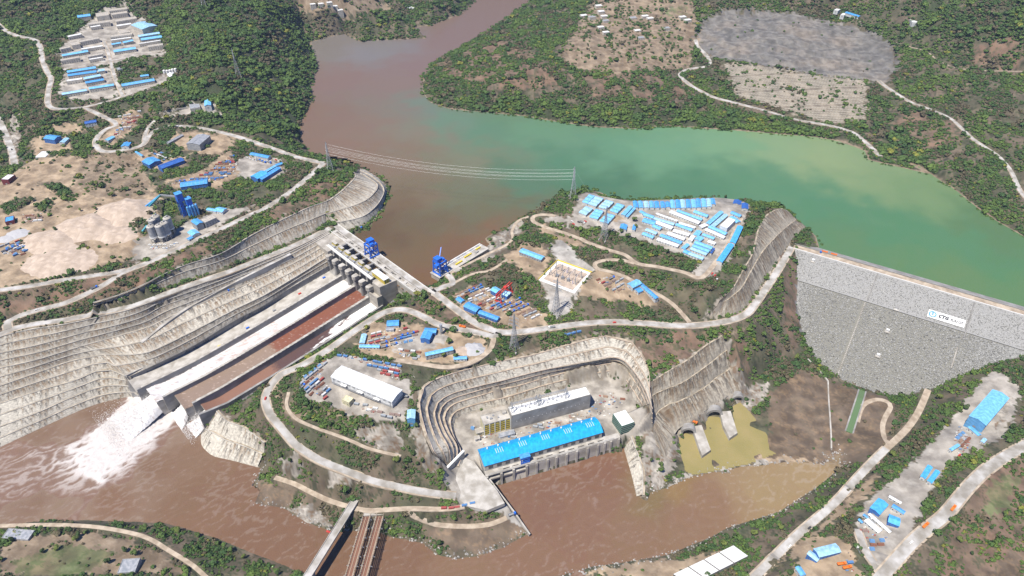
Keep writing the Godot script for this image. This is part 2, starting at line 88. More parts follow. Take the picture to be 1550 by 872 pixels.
const ROADS := [
["concrete",9,[432.3,78,-870.9,397.4,78,-817.4,358.6,78,-761.9,337.2,78,-732.2,319.5,78,-711,293.5,78,-697.2,260.6,78,-689.1,224.5,78.5,-685.8,181,79,-689.3,137.3,79,-693.3,92.7,79,-689.3,48.1,80,-678.8,13,80,-672.2,-13,80,-670.9,-30.6,80,-677.5,-53.1,80,-693.5,-77,79,-719.6,-102.1,78,-748.4,-119.8,78,-768]],
["concrete",8.5,[-17.3,80,-669.6,-24.1,80,-663.2,-47.8,80,-670.9,-74.3,80,-678.8,-97.7,80,-686.8,-122.4,80,-704.4,-142.6,80,-715.6,-159,80,-717,-178.3,80,-707.2,-205.3,79,-677.3,-236.2,77,-640,-263.3,75,-614.4,-286.1,72,-601.2,-296,69,-581.6,-296.3,67,-564,-287.1,64,-545.7,-274.6,61,-532.1,-260.5,56,-518.6,-246.8,52,-506.4,-219.5,46,-491.5,-191.2,41,-481.6,-159,35,-471.8,-130.5,31,-466.7,-101.5,27,-462.6,-63,23,-459.3]],
["dirt",7,[-23.3,80,-661.9,-28.7,79.5,-637.4,-49.6,79,-616.2,-80.4,79,-606.9,-112.8,79.5,-612.2,-145.8,80,-618.7]],
["dirt",7,[69.2,101,-924.2,49.8,97,-934.6,35,94,-933.5,34.6,93,-919.3,54.9,94,-900.5,87.5,96,-878.8,116.3,99,-850.9,144.5,101,-828.9,164.8,103,-814.2,179.4,105,-790.2,205.7,107,-779.4,238.8,109,-764.2,261.5,110,-750.7,291.7,110,-789.7,323.2,110,-839.9,356.8,110,-904]],
["dirt",6.5,[175.9,104,-791.5,157.5,102.5,-801.7,135.9,101,-803.8,120,100,-797,122.9,98.5,-786.2,141.2,97,-780.4,161.9,94.5,-771.2,183.9,91,-752.8,206,87,-738.6,222.7,83,-721.9,238.2,78.5,-692.5]],
["concrete",9,[-292.4,78,-925.1,-316.6,80,-893.5,-340.1,82,-865.1,-371.4,84,-834.3,-408.8,86,-798.3,-446.4,87,-770.2,-482.5,87,-743,-517,87,-717,-554.7,87,-701.7,-592.1,87,-688.1,-630.7,87,-678.7,-654.4,87,-666.9,-677.5,87,-641.6]],
["ramp",5,[-336,80.5,-847.8,-368.2,77.5,-818,-408.3,71.5,-785.6,-446.2,65,-752.6,-474.2,60,-719.5,-500.7,52,-680.9]],
["concrete",9,[-657.9,87.5,-669,-665.8,88,-682.9,-655.8,89,-693.8,-637.7,91,-702.4,-603.4,94,-715.5,-570.7,98,-743.8,-546.8,102,-775.2,-517.3,105,-796.6,-482.8,108,-830.8,-437.7,111,-876.1,-407.6,112,-910.5,-391.3,113,-926.6,-362.7,114,-978.6,-342.6,115,-1032.6,-328.9,116,-1073.6]],
["concrete",8,[-548,102.2,-778.1,-563.5,102.5,-771.4,-596.1,103.5,-760.8,-630,104.5,-748.9,-664.2,105.5,-735.7,-693.8,106.5,-727.1,-716.5,107,-720.7]],
["concrete",8,[-328.9,116,-1073.6,-379.2,118,-1092,-434.3,120,-1124,-493,122,-1157.4,-539.2,123,-1180.3,-584.2,124.5,-1197.1,-621.2,125.5,-1203.6,-650.6,126,-1202.5,-667.1,125,-1187.4,-671.4,122,-1162.9,-670.8,120,-1137.2,-685.5,118,-1125.4,-710.6,118,-1115,-732.9,119,-1113,-753.4,121,-1132.5,-762.4,124,-1158.7,-758.3,127,-1185.9,-744.4,129.5,-1197.8,-754.1,131,-1212,-780.9,135,-1226.9,-807.7,138.5,-1243.4,-830.7,141,-1253.1,-856.4,146,-1235.3,-876.1,149,-1234.5,-895.4,151,-1257.9,-919.4,156,-1311.5,-936.3,160,-1353.7,-963.9,164,-1390.8,-996.1,169,-1438.8,-1032.7,173,-1501.5,-1068.5,176,-1545.1,-1113.6,180,-1559.9,-1152.9,184,-1584.5,-1217.1,188,-1649.6]],
["concrete",6,[-673.5,120.5,-1149.6,-680.8,125,-1178.9,-680.4,129,-1201.7,-671.4,133,-1219.4,-636.1,137,-1228.5,-599.4,140,-1233.8,-566.8,139,-1230,-548.4,137,-1222.4]],
["concrete",6,[-830.7,141,-1253.1,-791.6,147,-1264.3,-760.4,152,-1281.3,-730.6,155,-1314,-707.6,157,-1336.6]],
["concrete",6,[-760.4,152,-1281.3,-780.6,155,-1314,-804.6,158,-1351.7,-849.3,163,-1431.9,-883.7,167,-1493.7,-919.9,170,-1554.5]],
["concrete",6,[-928.4,164,-1390.8,-905.8,164,-1425.2,-886.9,164,-1441,-855,164,-1444.9,-814,165,-1474.5,-773,165,-1503.8]],
["concrete",11,[-1107.5,106,-1379.3,-1015.2,104,-1268.7,-964,103,-1202.6,-922.1,102,-1146.8,-887.8,101,-1094.7]],
["concrete",8,[704.5,73,-1182.5,697.4,76,-1238.4,685.5,79,-1276.9,647.1,82,-1301.5,580.4,85,-1326.8,534.7,88,-1359.8,473.6,92,-1395.2,435.6,95,-1416.6,401,100,-1459.8,384.2,104,-1496,380.9,106,-1518.8,394.9,108,-1538.1,421.2,110,-1549.4,453.3,111.5,-1558,463.5,113,-1583.9,459.3,117,-1630.7,450.3,121,-1665.6,452.6,125,-1702.1]],
["concrete",7,[863.5,92,-984.1,863.2,94,-1013.3,881.9,99,-1078.8,883.4,104,-1127.1,865.4,110,-1176.8,864.1,112,-1206.6,862.2,115,-1259.7,845.2,117,-1292.9,815.8,119,-1331,802.2,121,-1377.9,795.6,122,-1411.5,792.8,123,-1438.9]],
["dirt",3.5,[886,150,-1625.1,891.7,153,-1588.1,908.2,157,-1544.7,922.8,158,-1520,920.9,157,-1464.6,931,160,-1416.8,961.9,164,-1387,1043.9,176,-1351]],
["concrete",11,[341.5,48,-336.9,359.6,49,-350.3,402.5,51,-383.7,427.4,52,-400.2,453.1,52,-416.4,497.7,52,-452.4,536,52,-478.7,588.6,52,-506.4,643.1,52,-532.8]],
["concrete",8,[218.5,22,-342.7,252.4,22,-369.6,302.6,22,-409.9,356.4,22,-448.9,400.4,21,-486.6,419.8,20,-503.2,452.2,18,-529.9]],
["dirt",8,[452.2,18,-529.9,492.7,14,-563,522.4,12,-593.1,552.4,14,-630.6]],
["dirt",6,[442.2,5,-582.6,452.6,6,-600.7,463.2,8,-611.5,480.1,9,-617.5,491.3,9.5,-613.6,492.5,9.5,-604.4,477.5,10,-586,467.3,11,-570.9,460.4,13,-552.3,457.5,17,-535.8]],
["concrete",7,[361,48.6,-353.3,358.8,47.5,-359.4,356.3,46,-380.9,359,44,-404.5]],
["dirt",4.5,[-574.4,13,-427.5,-527.5,14,-428.5,-489.9,14,-428.5,-454.1,14,-426.1,-416.6,14,-419.7,-389.7,14,-411.8,-361.2,14,-397.1,-333.3,14,-382.2,-312.4,14,-367.7]],
["dirt",6,[-278.2,10,-493.8,-254,11,-484.8,-231,12,-472.4,-208.4,14,-460.4,-183.1,16,-450.5,-161.2,17.5,-444.4,-142,18.5,-444.5,-109.9,19.5,-445.5,-75.3,20,-444.4,-52.7,21,-447.1]],
["dirt",6,[-114.8,19,-443.4,-109.4,16,-438.7,-84.4,10,-431.9,-52.3,9,-430.1,-24.8,8,-433.2,-5.9,9,-440.8]],
["dirt",4,[-269.3,72,-571.1,-266.4,71,-549.8,-252.5,69,-533.2,-230.6,66,-522.9,-201.9,62,-513.6,-181,60,-505.6,-160.5,57,-497.7,-125.5,53,-490.7]],
["concrete",8,[-112.5,78,-760.4,-97.4,78,-771,-84.8,78,-780.3,-96.1,78,-804.2]],
["dirt",4.5,[-81,78.5,-781.3,-57.9,80,-798.3,-31,83,-804,-6.9,87,-825]],
["dirt",4.5,[-92,78,-801,-73.7,78,-819,-35.2,79,-851.7,-10.2,81,-870.1,1,83,-885.4,0,85,-904.8,9.5,88,-929.1,26.6,92,-936.7]]]
const ZONES := [
[1,[-869.8,-1743.6,-594.6,-1910.4,-542.8,-1860.6,-474.3,-1631.5,-467.3,-1546.1,-420.6,-1248.7,-460.6,-1172.3,-553.6,-1201,-638.4,-1236.1,-687.4,-1351.4,-768.5,-1545.1]],
[1,[-1227.1,-1714,-1152.9,-1745.4,-1015.1,-1763,-860.2,-1735.5,-833.9,-1647.9,-994.8,-1705.3,-1013.3,-1546.6,-1057.7,-1546.6,-1038.5,-1442.5,-1113.8,-1467.2]],
[1,[-190.9,-1530.9,-110.2,-1464.5,35.5,-1407,173.8,-1368.4,312.9,-1364.2,453.7,-1366.7,575.8,-1308,681.8,-1266,607.3,-1274.7,415.7,-1311.8,251.9,-1309.7,103.9,-1339.6,-49.8,-1389.7,-167.5,-1433]],
[1,[747,-1307.8,786.5,-1247.1,779.4,-1165.6,786.1,-1075.8,764,-1153.5,704.8,-1190.1]],
[1,[958.6,-1660.3,1064.1,-1486.3,1040.4,-1403.5,963.8,-1492.8,925.5,-1618.1]],
[10,[-208.1,-1704.9,-24.9,-1734.4,81.6,-1523.6,107.4,-1435.6,-21.6,-1438.4,-144.7,-1536.4]],
[10,[123.8,-1477.6,271.3,-1488.3,378.2,-1496,393.9,-1422.6,257.9,-1380.5,149.7,-1419.9]],
[10,[806,-1302.6,856.7,-1247.7,853.5,-1187.6,807.4,-1181.6,785,-1212.7,757.4,-1282.9]],
[10,[981.7,-1447.3,1040.4,-1403.5,1032.4,-1368.1,958.6,-1408.1]],
[5,[133.5,-1642,190.4,-1852.6,227.9,-1973.1,475.4,-1871.3,461.6,-1738.8,412.4,-1559.3,270.7,-1483,139.4,-1493.5,112.2,-1540.6]],
[11,[385.4,-1841.3,454.2,-1846.9,439,-1804.8,389.5,-1810]],
[5,[-605,-1960.6,-379.6,-2113,-351,-2054.7,-436.3,-1982.3,-515.9,-1932.5,-588.5,-1944.6]],
[6,[455.8,-1702.1,475.6,-1773.3,552.3,-1823.8,712.5,-1796.1,836.1,-1722.4,882.7,-1617.2,861.7,-1508.3,807.1,-1423.7,772.8,-1456.9,628.9,-1504.4,482.6,-1571.4,456.8,-1649.5]],
[7,[487.1,-1558.5,628.2,-1501.7,771.1,-1451.9,729.8,-1322.1,656.1,-1307.8,563.2,-1363.1,483.4,-1427.4,488.5,-1497.5]],
[2,[-872.3,-1027.7,-867.2,-1058,-863.4,-1083.3,-845.9,-1109.4,-757.2,-1099.4,-679.4,-1110.2,-614.3,-1024.8,-567.3,-960.9,-557,-921.9,-585.5,-903.2,-585.3,-867.4,-556.9,-859.1,-535.1,-828.5,-550.3,-806.2,-601.5,-774.1,-653.1,-749.7,-697.3,-732.9,-743.7,-746.1,-902.3,-1007.5]],
[5,[-753.8,-1044.2,-754.8,-1093.8,-679.4,-1110.2,-614.3,-1024.8,-581.8,-970.6,-615.4,-960.9,-668.4,-960,-715.8,-991.2]],
[0,[-799.6,-1012,-776.5,-1011.6,-732.9,-992.1,-701.2,-950.5,-725.7,-956.7,-755.1,-982.1]],
[0,[-820,-942,-806.3,-965.1,-777.4,-962.6,-776.8,-932.7,-792.9,-914.5]],
[0,[-760.7,-941.9,-749.2,-960.9,-725.7,-925.9,-739.8,-912.9]],
[0,[-599.9,-937.1,-564.8,-954.6,-550.1,-931,-578.9,-912.1]],
[3,[-558.4,-838.4,-544,-876.6,-512.3,-864.5,-506.8,-885.1,-463.9,-924.2,-409.7,-935.4,-474.7,-837.7,-500.1,-806.7,-545.6,-794.5]],
[3,[-470.5,-1094.1,-412.5,-1086,-386.1,-1036.8,-413.3,-1005.8,-446.5,-1013.9,-473.8,-1030.3,-479.8,-1079.1]],
[2,[-581.2,-1012.9,-533.2,-1034,-503.5,-1118.3,-458.6,-1017.5,-484.2,-986.8,-552.2,-980.7]],
[2,[-630.2,-1144.8,-621.1,-1179.9,-528,-1175.7,-502.5,-1144.8,-516.4,-1086.2,-562.6,-1101.3]],
[2,[-679.4,-1110.2,-658.1,-1123.4,-614.4,-1082,-581.8,-1089.1,-570.3,-1057.6,-605.5,-1045.2,-655.2,-1080.4]],
[3,[-992.8,-1509,-997.4,-1712.7,-943,-1736.9,-859,-1642.8,-799.8,-1554.3,-747.9,-1478.5,-792,-1469.2,-845.6,-1429.4,-934.7,-1392.1]],
[3,[-922.7,-1375.1,-847.9,-1419.1,-766.3,-1282.5,-866.3,-1269.1,-894.7,-1297.5]],
[3,[-771.1,-1309.7,-722.6,-1364.8,-690.6,-1380.5,-684.6,-1344.3,-700.7,-1325.2,-754.5,-1279.3]],
[2,[-755.6,-1150.9,-753.1,-1217.9,-739.4,-1250.4,-709.2,-1238.4,-704.7,-1175.7,-721.7,-1128.2]],
[2,[-897.7,-1170.6,-830.8,-1171.9,-791.9,-1126.8,-830.8,-1115.1,-857.7,-1111.7]],
[2,[-864,-1195.2,-834.7,-1216.4,-795.7,-1190.2,-831.9,-1179.3]],
[3,[-670.8,-1224.3,-616.6,-1252.4,-574.8,-1260.7,-548.9,-1223.6,-598.3,-1230]],
[3,[-257.8,-586.7,-236.4,-621.8,-215.9,-628.7,-138.1,-609.8,-137,-582.6,-121.1,-589.6,-120.3,-560.5,-124,-523.6,-151.1,-522.8,-218.1,-551.6,-244.9,-558.2]],
[2,[-200.5,-650.3,-189.8,-689.3,-155,-693.3,-118.7,-685.4,-64.7,-664.4,-34.3,-656.1,-31.2,-637.9,-49.7,-617.8,-86.5,-611.5,-145.1,-619.3,-192.6,-630.7]],
[3,[-158.4,-655.5,-117.6,-674.8,-82.4,-668.9,-89.5,-649.8,-105.4,-637.4,-146.6,-630.7]],
[2,[-83.7,-750.7,-52,-773.3,-14,-756.8,22.8,-727.4,44.6,-702.7,50.1,-685.4,4.4,-678.8,-31,-692.1,-67.6,-714]],
[3,[37.4,-767.4,68.1,-817.3,115.5,-784.4,86.4,-734.4,81.6,-712.4,51.9,-732.8]],
[12,[57.7,-849.7,70.5,-865.3,91.7,-840.1,94.9,-815.3,124.9,-786.9,113.8,-785.7,68.1,-817.3,55.9,-829.4]],
[12,[48.4,-737.3,82.5,-729,77.9,-710.2,57.8,-699.9,47.7,-717.2]],
[2,[-9.9,-838,15.1,-861.2,49.4,-838,58.2,-814.7,37.4,-767.4,14.3,-792.3,-4.9,-811.9]],
[2,[88.3,-734.4,116.1,-782.4,140.8,-776.3,159.1,-771.2,185.4,-756.7,205.4,-734,193.5,-715.6,158.9,-727.4,113.7,-731.5]],
[3,[90.1,-908.9,104.2,-963.5,136.9,-1030.2,206.2,-998,357,-1034.4,392.9,-1046.6,387.3,-953.2,365.3,-904.8,343.9,-863,311.7,-794.5,285,-760.3,260.1,-742.8,248.9,-759.6,269.3,-786.5,225.9,-815.7,200.7,-838.7,173.5,-853.2,160.2,-866.8,107,-886.6,72.6,-908,49.2,-915.8,60.3,-934.2]],
[2,[135.4,-921.2,167.5,-928.3,168.6,-895.3,132.9,-896.1]],
[10,[161.5,-668.1,250.4,-680.5,271.7,-673.5,222.4,-640.5,180.9,-608.8,174.4,-635.3,157.8,-672.6]],
[10,[406.8,-852.3,436.3,-857.8,418.8,-768.8,416.7,-726.6,391.9,-691.6,389.1,-726.2,394.2,-780.3]],
[10,[-142.6,-738.3,-116.6,-754.3,-30.5,-674.8,-47.9,-674.8,-101.6,-690.8,-125.7,-709.2]],
[10,[-693.6,-726.3,-646.4,-737,-593.5,-756.9,-562.6,-769,-572.8,-748.3,-605.6,-719.8,-658.2,-697.9,-678.3,-688.8]],
[10,[-610.4,-711.1,-544.5,-769.6,-468.8,-821.3,-436.9,-842.2,-420.8,-822,-463,-789.7,-511.7,-753.7,-563.9,-723.3,-599.9,-707.5]],
[10,[-385.6,-904,-331.7,-1033.5,-280.2,-1053.4,-274.6,-1022.8,-300.2,-963.9,-363.8,-901.1]],
[4,[174.1,-603,217.3,-635.4,276.6,-676.3,293.3,-675.9,289.9,-662.2,316.1,-638.5,352.2,-651.7,339.9,-626.2,292.3,-586.7,310.1,-609.7,292.5,-619.8,261.7,-597,210.1,-562.6,200.7,-521,174.5,-487.5,151.5,-478.7,154.6,-516.4,161.9,-557.3]],
[10,[291.1,-672.5,315.7,-680.7,320.9,-657.5,299.6,-650]],
[4,[-113.4,-511.3,-107.7,-573.6,-65.9,-514.5,-67,-499.3,-86,-477,-105,-493.1]],
[4,[-186.9,-519.5,-132.9,-518.1,-123.2,-506.3,-130.8,-491.6,-178,-511.1]],
[4,[-209.7,-486.6,-172.3,-476.5,-179.2,-464.9,-208.3,-473.8]],
[4,[-275.3,-510.1,-242.3,-497.9,-240.5,-491.7,-266.9,-496.8]],
[4,[-41.5,-886.1,-31.5,-903.3,16.5,-969.3,21,-920.1,3.1,-885.4,-15.1,-855.2,-39.3,-821.6,-49.7,-833.5]],
[8,[344.8,-634.8,401.2,-672.6,437.5,-654.3,468.6,-642,498,-628.5,500.5,-608.9,475.6,-564.3,445.6,-518.7,402,-516.2,380.5,-518.4,279.9,-518.4,328.9,-571.5,338,-615.8]],
[3,[178.6,-489.3,213.7,-508.4,285.8,-525.9,343.5,-530.5,349.7,-523.7,283.5,-516.9,212.5,-501.6,182.1,-485.8]],
[8,[-310.5,-479.2,-300.7,-495.4,-272.7,-483.9,-247,-474.1,-252.8,-461.4,-283.7,-461.2]],
[4,[-260.4,-460.1,-228.6,-458.3,-202.4,-438.8,-194.2,-431,-225.2,-437.9]],
[8,[-97.9,-427.7,-54.4,-428,11.2,-445.6,20.5,-430.1,-39,-399.6,-82.6,-415.1]],
[3,[-80,-480.3,-69.3,-556.2,-62.4,-580.4,144.2,-639.2,166.2,-558.2,162.2,-548.4,129.8,-544.7,-30.4,-483.9,-3.7,-450.3,-40.4,-444.7,-62.8,-456.2]],
[12,[-62.8,-456.2,-30.4,-483.9,18.5,-437.6,10.9,-426.9,-11.1,-444.2]],
[5,[-540.4,-398.5,-527.7,-411.3,-447.8,-420.5,-382.1,-400.6,-328.3,-369.3,-517,-364]],
[11,[-515.1,-381.5,-479.7,-402.3,-412.9,-394.4,-431.3,-365.7,-495.4,-361.6]],
[3,[631.9,-643,642.7,-598.8,578.1,-522.3,492.2,-487.2,444.5,-434.8,376.3,-363.8,354.6,-353.3,359.2,-405.9,397.1,-453.9,434.2,-475.1,503.1,-528.1,563.8,-582.5]],
[2,[301.9,-401.9,335.6,-403.9,344.7,-382.5,337,-345.8,274.4,-353.2]],
[10,[511,-461,588.2,-492.8,507.6,-349.6,413.2,-346.3,452.2,-401.1,483.6,-428.6]],
[11,[523.9,-457.4,559.2,-467.2,529.8,-426.9,497,-418.6]],
[8,[481.4,-368.7,505.4,-382.5,510.2,-372.5,490.7,-349.1,467.3,-348.5]],
[2,[371.1,-451.6,393.8,-471.1,423.7,-491.7,403.9,-462.9,334.8,-415.8,280.3,-377.7,261,-366.8]],
[2,[73,-380.8,130.3,-393.7,186.1,-394.8,234.8,-400.6,152.1,-365.5]],
[2,[285,-523,303.4,-532.1,352.2,-532.5,377.6,-523.3]],
[2,[46.9,-910.8,71.3,-879.5,113.7,-843.9,103.1,-834.2,75.1,-859.2,41.1,-891.8]],
[4,[-991.1,-1287.5,-942.8,-1225,-913.7,-1154.5,-892.6,-1107.3,-966.5,-1211.2]],
[4,[564.8,-526.7,624.6,-589.8,590,-545.2]],
[9,[436.8,-865.2,434.4,-840.8,427.7,-809.6,420.2,-779.2,419.6,-749.7,418.9,-727.1,426.2,-699.4,437.3,-680.2,454.7,-663.5,472.6,-650.8,490.6,-640.5,509,-632.3,528.4,-629,549.8,-633.2,566.2,-633.5,593.9,-643.7,619.7,-649.5,644.8,-654.7,684.2,-655.8,737.9,-745.5]],
[3,[-60.2,-499.8,-57.2,-514.2,-68,-540.6,-71.5,-561.6,-67,-574.8,-42.9,-586.7,-8.3,-595.8,9.2,-604.6,49.5,-621,95.4,-636.5,127.9,-644.5,138.8,-641.3,148.5,-627.8,158,-600.3,163.9,-564.5,173,-558,158.3,-551.5,138.1,-547.2,-29.8,-499.6,-45.2,-474.5]]]
const LOFTS := {
"A":[[-509,31,-637,-447.5,33,-690.8,-396.7,40,-742.8,-363.2,43,-773.4,-324.1,50,-816.8,-284.9,56,-852.5],[-544.6,45,-666.4,-492.7,46,-667.9,-448.1,48,-704.1,-396.7,52,-752,-362.4,55,-780.1,-323,60,-820.1,-284.4,66,-863.1],[-572,58,-669.2,-531.4,59,-689.1,-498.6,60,-705.6,-476.8,61,-726.8,-438.8,63,-756.5,-369.1,66,-812.1,-327.9,69,-846.7,-288.2,72,-890.6],[-565.3,72,-682.5,-529,73,-694.8,-502.8,73,-712.7,-487.1,74,-732.8,-448.2,75,-758.1,-369.5,77,-822.1,-330,77,-861.6,-290.7,77,-911.2],[-551.9,86.5,-695.4,-515,86.5,-712,-480.5,86.5,-737.8,-444.5,86.5,-764.7,-407.4,85,-793.3,-369.8,83.5,-828.2,-338.5,81.5,-858.7,-315.1,79.5,-886.9,-291.2,78,-919.3]],
"B":[[-655.7,-1,-524.1,-635.9,-1,-545.2,-579.8,-1,-595.6,-547.8,-1,-618.5,-517.5,-1,-629.1,-486,-1,-627.9],[-664.1,14,-549.4,-642.7,14,-568.4,-606.7,14,-593.5,-576.2,15,-617.8,-541.5,16,-637.1,-500.9,16,-634.7],[-674.2,28,-576.7,-651.6,28,-594.3,-612.7,29,-616.3,-575.4,30,-633.2,-544.1,31,-654.2,-509,31,-637],[-677.3,44,-594.1,-653.6,44,-610.1,-615.6,45,-634,-583.1,45,-655,-544.6,45,-666.4],[-681.4,58,-611.6,-657.7,58,-628.1,-615.4,58,-644,-572,58,-669.2],[-681.9,72,-623.4,-658.5,72,-640.4,-615.3,72,-657.9,-565.3,72,-682.5],[-679.5,86,-630.4,-661,86.5,-656,-626.9,86.5,-671.4,-588.4,86.5,-680.6,-551.2,86.5,-694.1]],
"C":[[-567.2,87,-712.8,-538,87,-725.6,-509.7,87,-740.1,-485.1,87,-756.4,-463.2,87,-774.8,-424.8,86,-803.2,-391.7,84,-836,-360.3,82,-868.7,-322.8,80,-906.7,-301.2,79,-937.3],[-561.5,95,-707.3,-533,96,-721.6,-507.3,97,-742.2,-485.1,98,-765,-462.5,99,-782.4,-424,97,-809.4,-393.3,95,-849.7,-357.7,94,-891.1,-328,93,-921.3,-303.2,92,-946.7],[-558.4,101,-705.6,-530.7,102,-721.3,-504.9,104,-742.1,-483.7,105.5,-767.4,-461.8,106.5,-786.5,-422.3,107,-811.9,-393.7,107,-860.3,-363.3,107,-899.2,-325.8,107,-940.4,-299.5,107,-961]],
"D":[[-273.7,69,-931.2,-245.1,69,-949,-225.7,69,-981.8,-220.2,69,-1031.6,-221.6,69,-1061.4,-234.5,69,-1092.3,-260,69,-1124.5,-283.9,69,-1142.4],[-291.1,80,-935.8,-249.3,80,-953.8,-231.5,80,-984.9,-223.9,80,-1015.2,-224.2,80,-1039.9,-235,80,-1065.5,-257.3,80,-1094.3,-277,80,-1111.7],[-303.2,92,-946.7,-271.4,92,-965.2,-246.8,92,-986.2,-234.8,92,-1014.6,-233.8,92,-1037.2,-251.3,92,-1060.4,-269.7,92,-1079.6],[-299.5,107,-961,-285,107,-990.8,-274.4,107,-1021.9,-271,107,-1040.2,-274.7,107,-1054.3]],
"E":[[-60.2,22,-499.8,-57.3,22,-515,-68,22,-540.6,-71.5,22,-562,-67.1,22,-575.3,-42.9,22,-587.2,-8.3,22,-595.8,9.2,22,-604.6,49.6,22,-622,95.4,22,-636.5,128,22,-645,139.2,22,-642.7,148.7,22,-628.7,158.3,22,-601.7,168,22,-578.7,173.4,22,-559.3],[-67.1,24,-500.1,-65.6,38,-514.8,-77.3,38,-537.8,-84.5,38,-556.4,-84.2,38,-568.7,-74.3,38,-583.6,-45,38,-597.1,-17.1,38,-608.9,9.2,38,-616.4,49.5,38,-632.3,107,38,-651.3,138.2,38,-656.5,151.4,38,-644.3,162.6,38,-613.4,167.3,38,-587,171.4,38,-559.1],[-72.9,28,-498,-73.7,52,-501.1,-86.6,52,-526,-94.9,52,-552.2,-92,52,-572.7,-73.8,52,-588.3,-42.5,52,-600,-16.9,52,-608,13.5,52,-619.4,48.9,52,-630.8,107.7,52,-646.6,133,52,-652.3,147.7,52,-644.3,161.2,52,-614.9,167.3,52,-591.2,170.2,52,-563.1],[-81.5,36,-496.5,-91.1,66,-489.9,-103.5,70,-520.9,-111.1,74,-548.6,-110.4,76,-571.3,-95.5,76,-589,-63.4,73,-607.5,-17,70,-627.3,26.8,68,-642,95.4,67,-670.8,132.9,66,-682,155.2,65,-677.4,168.9,64,-646.2,173.9,62,-620.1,170.8,60,-592.3]],
"F":[[251.4,78,-695.8,295.9,78,-706.8,319.8,78,-722.2,336.7,78,-743.9,360.2,78,-777.2,396,78,-829.1,426.1,78,-870.9,457.5,76,-914.7,479.4,72,-932.4],[276.1,92,-709.5,296.1,95,-724.3,315.5,98,-742.4,333.6,100,-770.1,365.4,102,-820.7,398.3,100,-863.7,432.2,92,-907.4,460.1,83,-941],[279.7,100,-712.4,301.5,104,-734.7,323.2,108,-768.7,345.5,111,-804.6,363.9,113,-847.8,380.2,113,-884.1,407,108,-922.8,440,97,-952.8,458.7,84,-957.6]],
"K":[[138.4,-1,-543.2,140.8,-1,-512.4,143.5,-1,-475.3],[147.4,20,-547.5,154.5,12,-523.8,156.9,8,-500,152.6,4,-473.6]],
"N":[[185.5,6,-518.7,201.5,11,-557.1,220.9,14,-573.7,242.4,15,-589.3,261,15,-603.9,282,14,-618.7,305.3,11,-632.2],[171.5,24,-559.8,187.8,28,-586.5,215.3,28,-598.9,244.6,28,-617.3,271.4,28,-640,296.3,28,-658.5],[169.3,44,-587.4,187.9,45,-600,215.4,45,-612.7,245.5,46,-635.4,271.7,48,-656.9,287.8,50,-670.1],[176.8,58,-603.5,197.5,60,-619,226.1,62,-637.4,251.8,65,-659.1,278.2,70,-675.6]],
"G":[[-394.5,-1,-565,-387.6,-1,-548.3,-368.8,-1,-532,-346.6,-1,-526.1,-307.9,-1,-515.3],[-380.6,13,-562.8,-364.9,13.5,-558.2,-352.5,14,-548.4,-324.9,14,-538.2,-298.6,14,-525.2],[-369.4,29,-581.2,-349.1,30,-563.1,-325.8,30,-553.6,-294.1,30,-530.2]]}
const RESERVOIR_COLOURS := [[-29.6,-2111.3,0.151,0.104,0.084],
[-134.2,-1871.3,0.151,0.104,0.084],
[-221.1,-1672.1,0.151,0.104,0.086],
[-367.8,-1767.3,0.149,0.137,0.133],
[-475.7,-1792.4,0.142,0.126,0.110],
[-400.7,-1584.6,0.151,0.104,0.084],
[-269.5,-1543.5,0.151,0.106,0.083],
[-413,-1360.4,0.146,0.097,0.068],
[-295.7,-1327.7,0.151,0.104,0.074],
[-335.7,-1250.8,0.151,0.100,0.068],
[-251.9,-1411.8,0.142,0.112,0.084],
[-196.1,-1429.5,0.106,0.139,0.102],
[-133,-1360.4,0.091,0.153,0.099],
[-209.4,-1296.1,0.144,0.122,0.084],
[-47.3,-1296.1,0.078,0.149,0.088],
[60.8,-1296.1,0.088,0.173,0.099],
[-94.7,-1180.2,0.126,0.131,0.081],
[-221,-1180.2,0.142,0.104,0.068],
[-294.3,-1166.7,0.146,0.100,0.065],
[-160,-1078.5,0.129,0.100,0.062],
[-198.3,-1010.1,0.112,0.079,0.045],
[-231.7,-937.5,0.086,0.058,0.031],
[-135.6,-947.4,0.097,0.076,0.043],
[-157.1,-854,0.108,0.076,0.043],
[-132.5,-811.7,0.124,0.073,0.038],
[-77,-871.6,0.124,0.070,0.038],
[-60.5,-967.7,0.088,0.095,0.056],
[-86.2,-1032.2,0.102,0.110,0.065],
[-37.5,-927.7,0.142,0.076,0.041],
[-5.6,-988.6,0.102,0.091,0.051],
[17.8,-1078.5,0.065,0.126,0.074],
[105.6,-1153.5,0.065,0.144,0.081],
[211.8,-1207.7,0.084,0.178,0.102],
[148.1,-1078.5,0.051,0.118,0.065],
[288.8,-1207.7,0.102,0.204,0.114],
[325.9,-1078.5,0.059,0.139,0.074],
[427.9,-1250.8,0.118,0.215,0.114],
[524.2,-1221.8,0.149,0.221,0.114],
[587.1,-1180.2,0.173,0.227,0.110],
[451.3,-1102.7,0.068,0.153,0.081],
[641.9,-1127.7,0.149,0.204,0.099],
[681.4,-1078.5,0.131,0.193,0.091],
[538.1,-1010.1,0.059,0.149,0.078],
[729.5,-1055,0.114,0.178,0.081],
[615.3,-927.7,0.059,0.149,0.074],
[702.8,-889.8,0.065,0.153,0.074],
[546.6,-889.8,0.078,0.149,0.068],
[725.5,-836.7,0.065,0.149,0.068],
[737.3,-772,0.084,0.153,0.062],
[648.6,-803.6,0.091,0.153,0.062],
[796.1,-871.6,0.071,0.139,0.062],
[519,-927.7,0.071,0.144,0.071],
[781.2,-937.5,0.074,0.131,0.056]]
